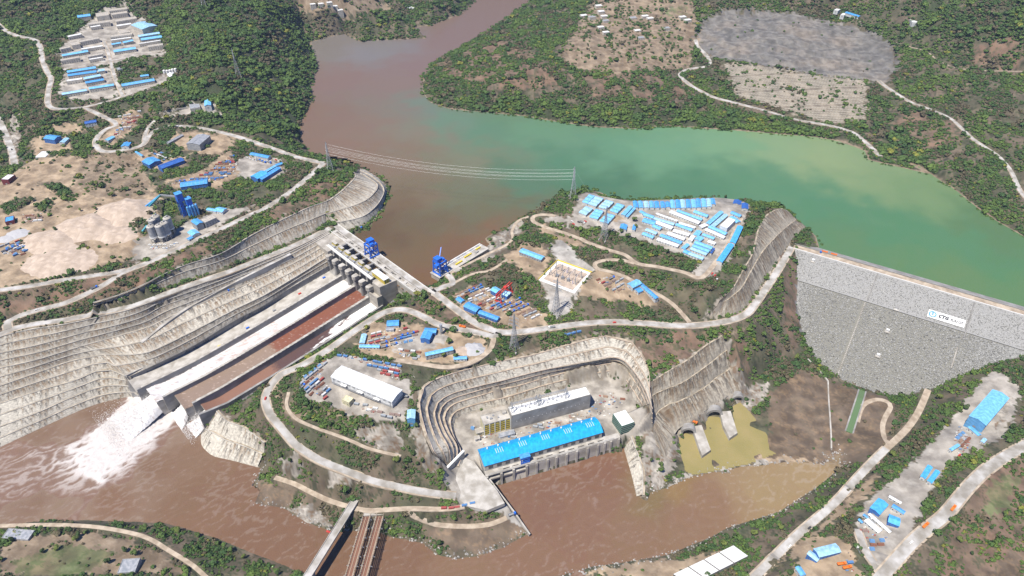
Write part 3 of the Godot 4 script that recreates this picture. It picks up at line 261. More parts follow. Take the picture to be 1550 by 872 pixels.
const RIVER_COLOURS := [[-606.5,-523.3,0.212,0.158,0.116],
[-543.9,-467.5,0.156,0.102,0.070],
[-536.2,-543.4,0.266,0.233,0.191],
[-511.8,-494.6,0.230,0.183,0.137],
[-496.5,-564.2,0.394,0.398,0.356],
[-502.1,-523.3,0.390,0.390,0.341],
[-554.9,-564.2,0.170,0.114,0.079],
[-485.6,-597,0.478,0.487,0.478],
[-466.3,-533.3,0.286,0.244,0.196],
[-464.3,-476.4,0.156,0.095,0.061],
[-421.7,-523.3,0.151,0.095,0.061],
[-539.9,-602.6,0.146,0.095,0.063],
[-596.6,-564.2,0.156,0.102,0.070],
[-579.8,-533.3,0.212,0.168,0.129],
[-516.5,-458.7,0.180,0.126,0.090],
[-367.8,-485.4,0.146,0.090,0.055],
[-413.1,-564.2,0.180,0.126,0.090],
[-393.3,-533.3,0.156,0.099,0.063],
[-329.1,-485.4,0.146,0.088,0.055],
[-337.2,-441.7,0.151,0.091,0.058],
[-292.7,-441.7,0.142,0.084,0.052],
[-245.1,-401.6,0.142,0.084,0.052],
[-181.2,-401.6,0.137,0.081,0.049],
[-123.3,-394,0.142,0.084,0.052],
[-52.4,-386.5,0.160,0.099,0.062],
[17.8,-401.6,0.160,0.095,0.061],
[34.2,-467.5,0.146,0.084,0.055],
[99.5,-513.6,0.146,0.081,0.052],
[93.4,-450.1,0.156,0.091,0.059],
[135.9,-433.4,0.160,0.099,0.063],
[190.6,-450.1,0.165,0.102,0.065],
[232,-467.5,0.170,0.106,0.066],
[259.4,-485.4,0.201,0.139,0.079],
[298.1,-485.4,0.218,0.158,0.086],
[360.5,-508.8,0.224,0.163,0.090],
[170.4,-463.1,0.156,0.099,0.061],
[397.3,-533.3,0.180,0.135,0.079],
[164.3,-471.9,0.146,0.106,0.052],
[188.9,-480.9,0.180,0.118,0.055]]
const RESERVOIR_EDGE := [-90.5,-2490.5,-200.2,-2288,-263,-2078.7,-516.2,-1985.5,-572.8,-1871.3,-491.8,-1584.6,-460.7,-1327.7,-433.6,-1221.8,-309.3,-1180.2,-265,-1140.5,-212.1,-1078.5,-209.6,-1010.1,-230.1,-927.7,-268.4,-904.7,-216.5,-845.3,-105.5,-727.5,-71.3,-772,-15,-836.7,27.1,-947.4,96.3,-1010.1,173.1,-988.6,395.2,-984.3,445.7,-967.7,448.5,-908.5,453.8,-886.1,709.3,-724.7,766.2,-686.1,888.6,-871.6,835.1,-937.5,806.1,-1090.5,779.1,-1185.6,715.5,-1230.4,620.2,-1311.8,517.5,-1334.1,316.2,-1367.1,106.6,-1387.4,-187.6,-1492.5,-198.4,-1605.8,-126.9,-1742.7,9.6,-2046.8,169.7,-2490.5]
const RIVER_EDGE := [-653.5,-386.5,-724,-485.4,-677.1,-533.3,-643.6,-558.9,-589,-614.1,-523.7,-643.9,-489.1,-668.8,-420.9,-631.8,-378.7,-585.8,-296,-533.3,-307.3,-490,-287.8,-476.4,-229,-454.4,-189,-441.7,-128.6,-433.4,-91.1,-425.3,-53.7,-409.4,-3.7,-429.3,-39.7,-511.7,132.9,-558.9,146,-533.3,159.5,-490,214.5,-511.7,286.2,-527.3,377.1,-533.3,404.4,-558.9,421.6,-543.4,406.1,-504,314.9,-441.7,233.8,-413.3,171.9,-390.2,57.5,-357.6,-115.7,-337.2,-240.3,-357.6,-314.8,-397.8,-388.1,-421.2,-491.7,-425.3]
const POOL_EDGE := [198.3,-532.3,206.1,-573.9,233.6,-584.8,255.7,-607.3,274.4,-613,302.3,-636.7,314,-630.7,334.8,-568.5,325.3,-537.3,284.1,-520.5,216.9,-505,203,-514.6]
const BUILDINGS := [
[123.6,109.6,-955.8,1.04,28.8,10.1,4.5,"m",0,0,"hall",0.7],
[134.6,109.6,-948.7,1.03,29.5,14.7,4.5,"m",0,0,"hall",0.1],
[150.5,109.5,-938.4,1.01,28.1,14,4.5,"m",0,0,"hall",0.1],
[166.6,109.6,-927.8,0.99,28.1,13.1,4.5,"m",0,0,"hall",0.1],
[116.7,109.1,-920.9,0.95,23.8,13.6,4.5,"m",0,0,"hall",1],
[132.2,109.2,-910.4,1.09,27.9,14.2,4.5,"m",0,0,"hall",0.1],
[147.8,109.5,-897.8,1.03,28.4,14.3,4.5,"m",0,0,"hall",0.4],
[180.5,109.8,-919.5,1.02,30.6,7.2,4.5,"g",0,0,"slim",0],
[185.8,109.9,-914.1,1.01,31.6,4.2,4.5,"g",0,0,"slim",-0],
[169.7,109.4,-874.7,1.06,10.3,9.8,4,"g",1,0,"hut",0.9],
[185.2,109.8,-871.9,1.30,14.9,5,4,"g",1,0,"hut",0.4],
[196.8,109.9,-938.5,1.51,19.9,7.4,4.2,"g",1,1,"row",-0.1],
[205.1,109.9,-938.3,1.50,20.4,7.4,4.2,"g",0,1,"row",-0.1],
[213.9,109.9,-938,1.50,19.9,7.4,4.2,"g",0,1,"row",-0.1],
[222.5,109.9,-938,1.49,19.9,7.4,4.2,"g",0,1,"row",-0.1],
[230.8,109.9,-937.6,1.49,20.2,7.4,4.2,"g",1,1,"row",-0.1],
[240,109.9,-937.2,1.48,19.4,7.4,4.2,"g",1,1,"row",-0.1],
[248.3,109.9,-938.2,1.49,16.3,7.4,4.2,"g",1,1,"row",-0.1],
[256.2,109.9,-939.1,1.45,25.3,7.4,4.2,"g",0,1,"row",-0.1],
[264.8,109.9,-939.6,1.45,25.3,7.4,4.2,"g",1,1,"row",0],
[272.7,109.9,-939.9,1.44,25.9,7.4,4.2,"g",0,1,"row",0],
[281.3,109.9,-940.3,1.43,25.7,7.4,4.2,"g",1,1,"row",0],
[289.8,109.9,-940.8,1.43,25.7,7.4,4.2,"g",0,1,"row",-0.1],
[298,109.9,-942.1,1.42,27.4,7.4,4.2,"g",1,1,"row",0],
[306.6,109.9,-942.8,1.42,26.1,7.4,4.2,"g",0,1,"row",0],
[314.9,109.9,-943.5,1.41,24.8,7.4,4.2,"g",0,1,"row",0],
[322.1,109.9,-947.5,1.43,18.2,7.4,4.2,"g",1,1,"row",0.3],
[204.4,109.9,-914.7,-0.88,9.8,6.1,4.2,"g",0,1,"camp",-0.1],
[212.7,109.9,-905,-0.61,17.4,8.3,4.2,"g",0,1,"camp",-0.1],
[210.8,109.9,-888.4,-0.51,19.9,12.6,4.2,"g",0,1,"camp",-0],
[220.2,109.7,-872.5,-0.72,14.2,8.7,4.2,"g",0,1,"camp",0.1],
[233.7,109.9,-889.1,-0.57,33.5,7.1,4.2,"g",0,1,"camp",-0.1],
[209.7,109.6,-861,-0.67,18.8,7.7,4.2,"g",0,1,"camp",0.1],
[203.3,109.4,-850.8,-0.66,18.6,8,4.2,"g",0,1,"camp",0.1],
[261.1,109.9,-872.2,-0.65,27.4,7.6,4.2,"g",0,1,"camp",-0.1],
[235.7,109.4,-841.2,-0.66,34.9,8,4.2,"g",0,1,"camp",0],
[276.6,109.9,-907,-0.69,43.2,6.8,4.2,"g",0,1,"camp",-0.1],
[295.1,109.9,-910.7,-0.68,23.9,8.2,4.2,"g",0,1,"camp",-0.1],
[313.8,109.9,-899,0.87,46.8,6.9,4.2,"g",0,1,"camp",-0.1],
[318.8,109.9,-891,0.86,45.4,7.3,4.2,"g",0,1,"camp",-0.1],
[343.5,109.9,-893.4,-1.15,17.3,10.1,4.2,"g",0,1,"camp",-0.1],
[349.8,109.6,-909.9,-0.80,17.3,7.9,4.2,"g",0,1,"camp",0.2],
[310.2,109.9,-864,-0.78,29.9,8.4,4.2,"g",0,1,"camp",-0.1],
[292.3,109.9,-847.2,-0.64,18.9,6.8,4.2,"g",0,1,"camp",-0.1],
[277.1,109.9,-841,-2.31,12.5,10,4.2,"g",0,1,"camp",-0.1],
[277.6,109.9,-855.3,0.99,15.3,8.5,4.2,"g",0,1,"camp",-0.1],
[252.6,109.6,-820.9,0.86,16,6,4.2,"g",0,1,"camp",0],
[279.9,109.9,-824.3,-0.64,27.3,8.6,4.2,"g",0,1,"camp",-0.1],
[274.7,109.9,-816.1,-0.66,26.1,7.7,4.2,"g",0,1,"camp",0.1],
[269.7,109.9,-808.8,-0.66,25.3,7.8,4.2,"g",0,1,"camp",0.1],
[263.5,109.9,-796.8,-0.65,22.4,7.6,4.2,"g",0,1,"camp",0.1],
[252.2,109.7,-806.7,-0.72,9.7,8.6,4.2,"g",0,1,"camp",0],
[232.2,109.8,-878.4,-0.68,28.4,9,4.2,"g",3,1,"campw",-0],
[254.1,109.9,-857.6,-0.53,25.2,8.3,4.2,"g",3,1,"campw",0.1],
[244.8,109.7,-848.7,-0.64,28.4,8.5,4.2,"g",3,1,"campw",0.1],
[229.5,109.2,-832.5,-0.59,33.7,7.6,4.2,"g",3,1,"campw",-0],
[268,109.9,-900.8,-0.71,51.1,8.6,4.2,"g",3,1,"campw",-0.1],
[240,109.9,-900.7,-0.65,36.5,4.5,4.2,"g",3,1,"campw",-0.1],
[267.1,109.9,-877.6,-0.54,25.6,5.6,4.2,"g",3,1,"campw",-0.1],
[304.3,109.9,-855.4,-0.78,32.7,7.2,4.2,"g",3,1,"campw",-0.1],
[293.8,109.9,-831.5,-0.63,11.3,7.1,4.2,"g",3,1,"campw",-0.1],
[266.3,109.9,-842.2,1.05,15.7,6.4,4.2,"g",3,1,"campw",-0],
[290.9,109.9,-876.4,0.59,12.9,7.5,4.2,"g",3,1,"campw",-0.1],
[327.2,109.8,-875.8,0.89,29.4,11.8,9,"f",3,3,"canteen",-0.2],
[366.6,99.6,-960.9,-2.02,14,12.3,5,"g",2,0,"deep",2.4],
[369.7,109.1,-933.2,-1.82,17.3,10.4,5,"g",2,0,"deep",0.5],
[289.6,109.9,-809.6,1.02,15.1,3,4,"g",2,0,"deep",-0.1],
[306.1,109.9,-802.1,1.00,52.1,8.8,6,"g",8,1,"longhall",0.4],
[334.2,110,-849.4,1.09,50.5,8.5,6,"g",8,1,"longhall",-0],
[-1011.3,186.5,-1666.2,0.50,27.6,20.2,6.5,"g",0,2,"nw",2],
[-819.5,175,-1565.3,0.55,45.3,13.5,6.5,"g",0,2,"nw",6.2],
[-808.8,171.9,-1551.1,0.50,43.6,15.8,6.5,"g",0,2,"nw",3.7],
[-942,165.3,-1470.8,0.59,50.5,12.6,6.5,"g",0,2,"nw",-0.7],
[-876.7,168.3,-1524.2,0.61,19.7,8.6,6.5,"g",0,2,"nw",0.4],
[-857.4,168.3,-1538.4,0.76,22.1,10.4,6.5,"g",0,2,"nw",0.1],
[-844,166,-1491.4,0.51,44.1,15,6.5,"g",0,2,"nw",0.5],
[-886.2,161.6,-1383.9,0.50,53.3,13.6,6.5,"g",0,2,"nw",1.3],
[-850.7,158.3,-1352.5,0.63,31.4,14.3,6.5,"g",0,2,"nw",0.9],
[-857.4,151.7,-1290.3,0.50,43.6,12.1,6.5,"g",0,2,"nw",1.2],
[-813.9,153.9,-1312.3,0.45,44.6,11.8,6.5,"g",0,2,"nw",1.8],
[-747.9,155.9,-1328.9,0.51,60.6,15,6.5,"g",0,2,"nw",1.7],
[-747.4,158.1,-1359.9,0.40,15.9,9.1,6.5,"g",0,2,"nw",0.5],
[-846.2,160.3,-1383.7,0.53,12.7,12.4,6.5,"g",0,2,"nw",0.6],
[-877.5,159.7,-1368,0.43,52.8,12.2,6.5,"g",1,2,"nwdeep",0.9],
[-837.7,156.4,-1334.9,0.56,34,12,6.5,"g",1,2,"nwdeep",1.3],
[-974.2,184.1,-1678.3,-1.05,31.9,26.8,8,"f",4,2,"nwflat",2.5],
[-950,186.7,-1710.4,0.48,39.8,16,8,"f",4,2,"nwflat",2],
[-941.1,182.6,-1693.4,0.55,34.8,17.7,8,"f",4,2,"nwflat",1.6],
[-962.8,178.6,-1633.9,0.49,45.3,16.6,8,"f",4,2,"nwflat",1.8],
[-914,177.2,-1664,0.61,46,19.8,8,"f",4,2,"nwflat",1.7],
[-784.7,166.7,-1511.1,0.49,31.3,13.5,8,"f",4,2,"nwflat",1.2],
[-942.3,170,-1538.6,0.69,39.6,14.2,8,"f",4,2,"nwflat",1],
[-962.5,169.1,-1515.1,-0.92,23.1,15.8,8,"f",4,2,"nwflat",1.5],
[-973.4,167.7,-1491.5,0.78,20.6,12.7,8,"f",4,2,"nwflat",0.8],
[-933,164.9,-1432.8,0.61,35.5,12.4,8,"f",4,2,"nwflat",0.6],
[-891,164.8,-1455.4,0.62,29.9,12.3,8,"f",4,2,"nwflat",0.7],
[-884.4,170.5,-1569.3,0.45,45.5,15.5,8,"f",4,2,"nwflat",2.4],
[-919.1,167.1,-1500.6,0.54,42.6,10.3,6.5,"f",3,2,"nwwhite",1],
[-883.3,163.9,-1441.5,0.55,26.2,8.1,6.5,"f",3,2,"nwwhite",-0.1],
[-908.3,174,-1637.4,0.56,31.8,12.5,6.5,"f",3,2,"nwwhite",0.4],
[-879.9,168.1,-1555.1,0.48,41.9,8.1,6.5,"f",3,2,"nwwhite",-0.5],
[-805.8,168.1,-1533.5,0.54,44.7,7.1,6.5,"f",3,2,"nwwhite",0.3],
[-963.3,177,-1615.8,0.62,21.6,9.7,6.5,"f",3,2,"nwwhite",0.9],
[-984.8,174.4,-1560.2,0.76,28.5,11.6,6.5,"f",3,2,"nwwhite",1],
[-879,157.5,-1337.6,0.44,28.4,10.5,6.5,"f",3,2,"nwwhite",0.7],
[-841.3,182.4,-1599,-0.69,52.1,36.7,9,"g",0,2,"nwhall",7.8],
[-886.2,177.9,-1596.5,0.71,30.9,24.1,1,"f",4,2,"court",6],
[-817.2,159.1,-1402.8,0.73,14.6,14.5,4,"f",5,2,"pump",0.5],
[-694.4,158.9,-1365.7,-0.88,19.6,14.7,5,"g",3,0,"tankhouse",0.1],
[-625,117.2,-1066.8,-0.63,24,22.2,7,"g",1,4,"yardw",1.1],
[-586.7,118,-1057.5,0.85,41.1,16.2,7,"g",2,4,"yarddeep",0.6],
[-661.7,116.6,-1101,-0.70,25.2,4.1,4,"g",0,0,"smallblue",0.5],
[-563,122.3,-1128.6,-1.74,37.8,26.1,12,"g",5,5,"mill",0.6],
[-614.8,122.7,-1148.3,1.16,35.8,6.8,4,"g",5,5,"greyshed",1.5],
[-522,116.6,-989,0.30,42,17.5,8,"g",1,4,"yardlong",0.8],
[-442.7,119,-1088.4,-0.37,39.4,9.4,5,"g",1,0,"yardthin",0.5],
[-423.2,116.7,-1016,1.03,23.3,17.6,8,"g",8,4,"yardeast",0.6],
[-408.5,116.9,-1025,1.10,45.7,9.4,6,"g",1,4,"yardeast2",0.8],
[-411.6,117.4,-1040.3,1.07,23.7,6,6,"g",0,4,"yardeast3",0.2],
[-402.7,117.7,-1060,0.67,12.5,7.3,4,"g",1,0,"smallblue",0],
[-477.1,110.1,-876,-0.73,17.5,11.2,11,"g",1,5,"batchhouse",0.2],
[-477.4,109.3,-857,-0.73,15.1,12.5,5,"g",0,3,"batchshed",0.5],
[-479.2,108.6,-845.1,-2.11,8.1,6.5,3.5,"g",1,0,"smallblue",0.2],
[-469.9,111.7,-918.4,-0.28,18,7.2,5,"g",0,3,"batchoffice",0.1],
[-456.8,111.8,-918.3,-0.32,15.4,12.5,5,"g",0,3,"batchoffice2",0.1],
[-463.9,110.5,-886.6,-2.28,18.9,14.4,9,"f",4,5,"frame",0.3],
[-844.7,116.9,-1158.1,-0.26,24.8,17,8,"g",1,4,"westshop",0.9],
[-820.4,116.8,-1151.5,-1.57,18.6,10,5,"g",0,0,"smallblue",1],
[-839.4,113.8,-1111,-1.57,21.4,18.2,0.6,"f",3,3,"whiteslab",2.8],
[-793,129.5,-1204.4,0.45,19.9,13,5,"g",2,0,"ridgeshed",3.6],
[-852.3,106.4,-1024.4,-1.67,17.8,13.4,9,"f",3,6,"maroonhouse",0.9],
[-773.6,109.1,-893.1,-1.07,15.1,11.7,6,"f",1,6,"maroonbox",0.3],
[-731.8,124.8,-1145.4,-1.93,16.5,9.2,4,"g",0,0,"smallblue",2.2],
[-697.3,118.8,-1130.9,-1.45,16.6,13.5,5,"g",1,0,"smallblue",0.8],
[-608.2,144.6,-1244.9,-1.12,27.1,18.3,4,"f",5,2,"pump",5.6],
[-584.3,146.5,-1251.8,-1.24,31.9,12.2,6,"g",0,0,"smallblue",6.9],
[-158,79.4,-684.7,0.09,16.1,11.6,5,"g",1,0,"midshed",0.1],
[-160.4,79.7,-674,-0.00,10.7,6.2,4,"g",5,0,"greyshed",0],
[-192.5,79.8,-654.7,-1.57,17.8,7,4,"g",0,0,"midpale",0.3],
[-181.8,79.9,-640.5,-0.02,26.1,5.6,4,"g",0,0,"midpale",0.1],
[-110.4,79.8,-656.4,-1.78,14.6,12.8,8,"g",1,4,"midshop",-0.1],
[-106.8,79.9,-669.5,-0.08,16.2,9.4,5,"g",1,4,"midshop2",-0],
[-91.6,79.4,-627.1,0.32,35.9,6.8,8,"g",0,5,"midlong",-0.1],
[-64.9,79.1,-619.8,0.07,17,5.7,4,"g",0,0,"midpale",1.6],
[-115.6,72.7,-527.2,-1.51,13.8,9.6,10,"g",0,8,"cutedge",5.2],
[-194.4,71.7,-555,-0.50,11.2,8.3,6,"f",7,7,"cream",1.2],
[578.3,44.1,-562.5,-2.45,68.3,19.6,12,"g",0,8,"bigfactory",6.8],
[548.6,41.7,-533.2,-1.21,14.7,5.4,5,"g",0,0,"rightpale",2.5],
[509.9,44.8,-506.4,-2.63,15.8,3.7,5,"g",0,0,"smallblue",0.8],
[548,46.8,-515.5,-2.48,8.6,4.2,4,"g",0,0,"smallblue",0.8],
[462.7,42.8,-473.7,-2.36,22.5,5.6,5,"g",8,0,"twin",0.8],
[466,45.1,-465.9,-2.41,22.6,5.3,5,"g",8,0,"twin",0.9],
[390.1,42.2,-428.4,-2.44,19.2,11.4,7,"g",8,4,"rightwork",3.9],
[408.4,45.6,-424.2,-0.82,12.9,5.5,5,"g",1,0,"rightpale",1.6],
[396.2,47.1,-409.3,-0.50,11.1,10.9,6,"g",8,4,"rightwork2",1.6],
[373.7,41.6,-419.2,-0.92,5.9,3.3,3.5,"g",1,0,"smallblue",1.8],
[366.3,40.9,-414,-1.05,5.3,3.1,3.5,"g",1,0,"smallblue",2.1],
[413.4,41.8,-439.5,-0.76,13,3.7,3.5,"g",3,0,"whiteshed",1.3],
[382.1,46,-408.3,-1.04,25.6,3.9,3.5,"g",3,0,"whiteshed",3.8],
[374.3,45.4,-405.6,-1.02,16.9,6.7,3.5,"g",3,0,"whiteshed",2.7],
[317.1,41,-378.3,-2.90,25.3,10.2,7,"g",0,4,"garage",5.9],
[302.7,38.7,-374,-0.87,11.5,6.4,6,"g",0,4,"garagewing",4.6],
[284.9,38.5,-358.8,-1.30,9.9,6.1,5,"g",0,0,"garageside",0.9],
[-54.1,80.2,-716,-0.61,21.9,12.6,6,"g",1,4,"craneyard",0.8],
[-31.1,80.7,-699.5,-0.51,30.5,8.3,5,"g",1,4,"craneyard2",0.5],
[-71.8,79.6,-734.8,-0.80,11.5,7.9,4,"g",1,0,"smallblue",0.6],
[-22.8,81.7,-750.4,-0.73,11.4,11,7,"g",0,4,"craneshed",-0],
[-7.8,81.9,-743.7,-2.17,12.1,10.1,6,"m",0,4,"cranecover",0.1],
[29.4,91.9,-825.6,-0.59,38.8,11.2,5,"g",0,5,"slopeshed",2.3],
[169.5,109.3,-874,-1.80,14.9,10.3,4,"g",1,0,"smallblue",1.4],
[171.1,91.9,-754.3,-2.52,18.2,11.9,5,"g",0,0,"spur",2.1],
[189.7,89.1,-742,-1.08,36.6,6.5,4,"g",1,0,"spurlong",3.5],
[175.9,89.8,-743.7,-2.58,9.3,9,4,"g",1,0,"smallblue",1.2],
[-529.2,15.7,-413.8,-0.08,29.6,11.5,4,"f",5,5,"ruin",1.3],
[-391.7,20.7,-375,0.08,17.5,15.3,4,"f",5,5,"ruin2",2.3],
[230.1,150,-1889.6,0.35,18,13.8,4,"f",3,2,"village",2.7],
[229.9,152.9,-1828.2,0.35,17.4,13.2,4,"f",3,2,"village",1.3],
[234.9,150.1,-1798.3,0.34,17.2,12.8,4,"f",3,2,"village",0.2],
[234.6,149.2,-1763,0.33,16.9,12.4,4,"f",5,2,"village",0.6],
[203.3,151.4,-1786.8,0.34,17,12.8,4,"f",5,2,"village",1.6],
[184.1,147.3,-1812.8,0.34,17.2,13,4,"f",3,2,"village",2],
[226.3,147.7,-1677.1,0.32,16.1,11.5,4,"f",3,2,"village",0.5],
[217.4,149,-1712.1,0.33,16.4,11.9,4,"f",3,2,"village",0.5],
[306.6,150.3,-1783.3,0.33,17.2,12.5,4,"f",5,2,"village",0.9],
[338.1,151.8,-1792.3,0.33,17.4,12.6,4,"f",3,2,"village",0.9],
[348.8,150.7,-1777.5,0.33,17.3,12.4,4,"f",3,2,"village",0.9],
[306.5,143.8,-1702.4,0.32,16.5,11.6,4,"f",3,2,"village",0.5],
[307.5,142.6,-1652.6,0.31,16.1,11.1,4,"f",5,2,"village",0.6],
[381.3,143.1,-1724.3,0.32,16.9,11.7,4,"f",5,2,"village",2.6],
[443.6,147.2,-1775.1,0.33,17.5,12.2,4,"f",3,2,"village",3.1],
[433,150.6,-1789.4,0.33,17.6,12.4,4,"f",3,2,"village",2.9],
[-545.7,136.9,-1950.5,0.45,14.9,12.7,4,"f",3,2,"village2",13.7],
[-524.6,136.6,-1955.8,0.45,15,12.6,4,"f",3,2,"village2",8],
[-501.6,139.1,-1958.7,0.45,15,12.6,4,"f",3,2,"village2",12.9],
[-478.1,115.6,-1970.5,0.44,15.2,12.5,4,"f",3,2,"village2",15.6],
[-492.3,124.9,-1974.2,0.44,15.2,12.6,4,"f",3,2,"village2",15.3],
[-299.3,95.4,-2064.9,0.11,29.4,17.2,4,"g",3,0,"lonewhite",3.5],
[843.1,169,-1745.4,-1.05,40.2,11.9,4,"g",1,0,"topblue",1.8],
[814.2,171.2,-1774.8,-2.31,15.8,10.7,4,"f",3,0,"village3",3.8],
[824.3,165.6,-1756.1,-2.24,18.6,9.1,4,"f",3,0,"village3",4.2],
[929.5,188.9,-1619.5,-1.72,22.9,16.6,5,"f",3,0,"village3",12]]
const DAM_ORIGIN := Vector3(436.7,0,-865.5)
const DAM_YAW := -0.5509
const DAM_BOTTOM := [0.0,78.0,11.0,67.4,21.7,53.4,31.2,39.7,46.2,27.4,57.3,18.7,78.0,9.2,97.5,4.5,121.6,1.2,143.3,0.8,164.2,0.8,184.1,2.0,202.3,5.4,218.1,12.7,232.0,16.2,250.1,26.5,269.0,35.2,287.9,43.9,314.1,53.0,346.4,64.6,385.0,78.0]
const DAM_SLOPE := 2.15
const SPILL_ORIGIN := Vector3(-281.7,0,-858.1)
const SPILL_YAW := -0.8052
const HALL_ORIGIN := Vector3(-26.3,0,-488.6)
const HALL_YAW := 0.3385
const TOWERS := [[-313.9,113,-1055.1,52],[100.3,102.5,-979.1,56],[138.4,103,-855.6,58],[58.9,82,-703.5,62],[2.6,73.5,-645,60],[-558.2,160.5,-1363.2,58],[-707.6,222,-1634.4,50]]
const TANKS := [-715.4,159,-1380,-709.7,159.5,-1380.6,-704.3,159.5,-1381.9,-699.2,159.5,-1383.8,-693.8,159.5,-1385.1]
const SILOS := [-529.7,107.5,-842.5,-517.8,107.5,-843.6,-513.1,108.5,-849.9,-513,109,-862.6,-534.3,108.5,-858.9,-531.8,109,-867.2]
const YARDS := [
["crane",70,1,[-79,-750.1,-51.8,-768.7,-14,-753.8,22.7,-724.5,41.9,-702.7,22.1,-693.7,-9,-711,-36,-714.4,-68.5,-730.4]],
["terrace_west",46,1,[-257.5,-593.9,-243.3,-615.8,-234.2,-622.1,-230.6,-583.1,-219.2,-574.2,-220.6,-556.2,-240.5,-559.1,-254.1,-576]],
["terrace_north",34,1,[-222.3,-631.5,-185.7,-622,-153.8,-614.6,-135.6,-605.5,-139.3,-582.2,-155.4,-590.9,-184,-612.2,-203.8,-617.6,-221.1,-626]],
["terrace_south",26,1,[-186.4,-553.7,-171.4,-551.1,-145.2,-530.9,-123.5,-532.2,-122.9,-525,-147.8,-524.2,-176.9,-544.3]],
["upper_yard",40,0.8,[-199.7,-661.3,-167.7,-674.1,-134.1,-679.6,-120.4,-668.7,-131,-652.9,-157.3,-639.5,-183.9,-631.9,-196.3,-642.6]],
["upper_yard_east",12,0.8,[-143,-637,-114.8,-632.5,-111.5,-617.6,-141.5,-625]],
["west_yard",60,1,[-573.9,-1003.1,-553,-1005,-529,-1022.3,-511.8,-1057.3,-493.8,-1099.2,-482.6,-1080.9,-470.8,-1048.6,-480.7,-1016.7,-500.7,-1002.3,-540.6,-985.4]],
["west_lot",14,0.8,[-473.4,-1100.2,-461.9,-1093,-429.9,-1078.8,-409,-1083.8,-421.4,-1067.9,-438.8,-1070.9,-465.1,-1084.9]],
["west_strip",22,0.9,[-654.6,-1126.2,-629.1,-1110.4,-599.8,-1094,-593.8,-1082.8,-609.8,-1075.8,-644.9,-1111.4]],
["workshop",24,0.9,[-750.7,-1230.8,-714.5,-1241.9,-706.3,-1225.2,-709.7,-1177.2,-721.5,-1152.7,-733.2,-1142.9,-736.8,-1196]],
["right_yard",36,1,[362.1,-412,369.2,-411.6,382.2,-391.9,362.5,-375.4,359.5,-377.2,361.5,-397]],
["right_machines",14,0.8,[332.7,-377.2,340.6,-378.1,336.6,-356,326.6,-355.5,323.8,-364.3]],
["right_factory",16,0.9,[528.8,-537.3,544.3,-549.2,535.4,-513,514.8,-496.4,509.2,-501.5]],
["switch_edge",14,0.9,[116.3,-763.5,136.1,-776.3,158.4,-764.8,161,-746.6,133.1,-742.4]],
["plant_platform",16,0.8,[-51.7,-561.9,-4.1,-551.9,101.2,-591.7,111.5,-611.7,138.7,-623.4,146.9,-600.3,120.8,-578.5,20.1,-541.6,-29.1,-517.1]],
["west_plateau",12,0.9,[-774.3,-912.5,-737.6,-916.7,-725.8,-894.5,-749.8,-890.4]],
["west_plateau_south",14,0.9,[-751.7,-830,-739,-844,-703.5,-827.8,-705.7,-804.9,-737,-809.8]],
["batch_lot",8,0.8,[-537.5,-835.2,-521,-834.4,-510,-834.4,-500.2,-841.7,-492.3,-833.7,-506.1,-824.4,-530.1,-823]],
["road_containers",8,0.9,[60.9,-671.1,87.8,-680.9,92.2,-678.2,65.1,-665.9]]]
const RIVERSIDE_CONTAINERS := [-75.4,20,-445.2,-67.3,20,-445.2,-60.9,19,-446.7,-52.8,20.5,-448.2,-44.1,20.5,-450.8,-36.1,19.5,-452.3]
const CARS := [[402.8,51,-384.4,0],[425.4,51.5,-402.8,1],[464.3,51.5,-423.1,1],[512.1,45.5,-497.5,0],[319.9,22,-419.4,0],[291.6,22,-397.6,0],[-203.5,-1,-429.1,0],[-199.5,1,-432.8,0],[-208.5,-4.5,-416,1],[137,79,-690.6,0],[52.5,79.5,-679.4,1],[-190.3,79.5,-671.5,0],[-296.6,67,-565.1,0],[-127.8,77.5,-558.5,1],[-65.7,79.5,-680.7,1],[-408.3,64,-779.6,1],[-373.5,73,-815.9,1],[-386.9,72,-804.1,1],[-412.4,68,-780.8,0],[-925.2,102,-1152.1,0],[-636.8,91,-702.4,0],[-576.2,97.5,-741.5,1],[489,79,-848.2,2],[473,79,-857,2],[477.4,79,-855.2,2],[282,108,-747.3,0],[281.2,108.5,-755.7,0],[278.3,109,-759.6,0],[95.6,102,-897.5,0],[103.7,105,-898.5,0],[109.5,106,-895.1,1],[113.6,108,-895.7,0],[93.8,103.5,-902.8,0],[349.4,45.5,-378.3,1],[376.7,44.5,-411.2,1],[0,11.5,-442.5,1],[230.4,10.5,-576.8,1],[253.2,-1,-575.8,0],[-249,67,-942.1,1]]
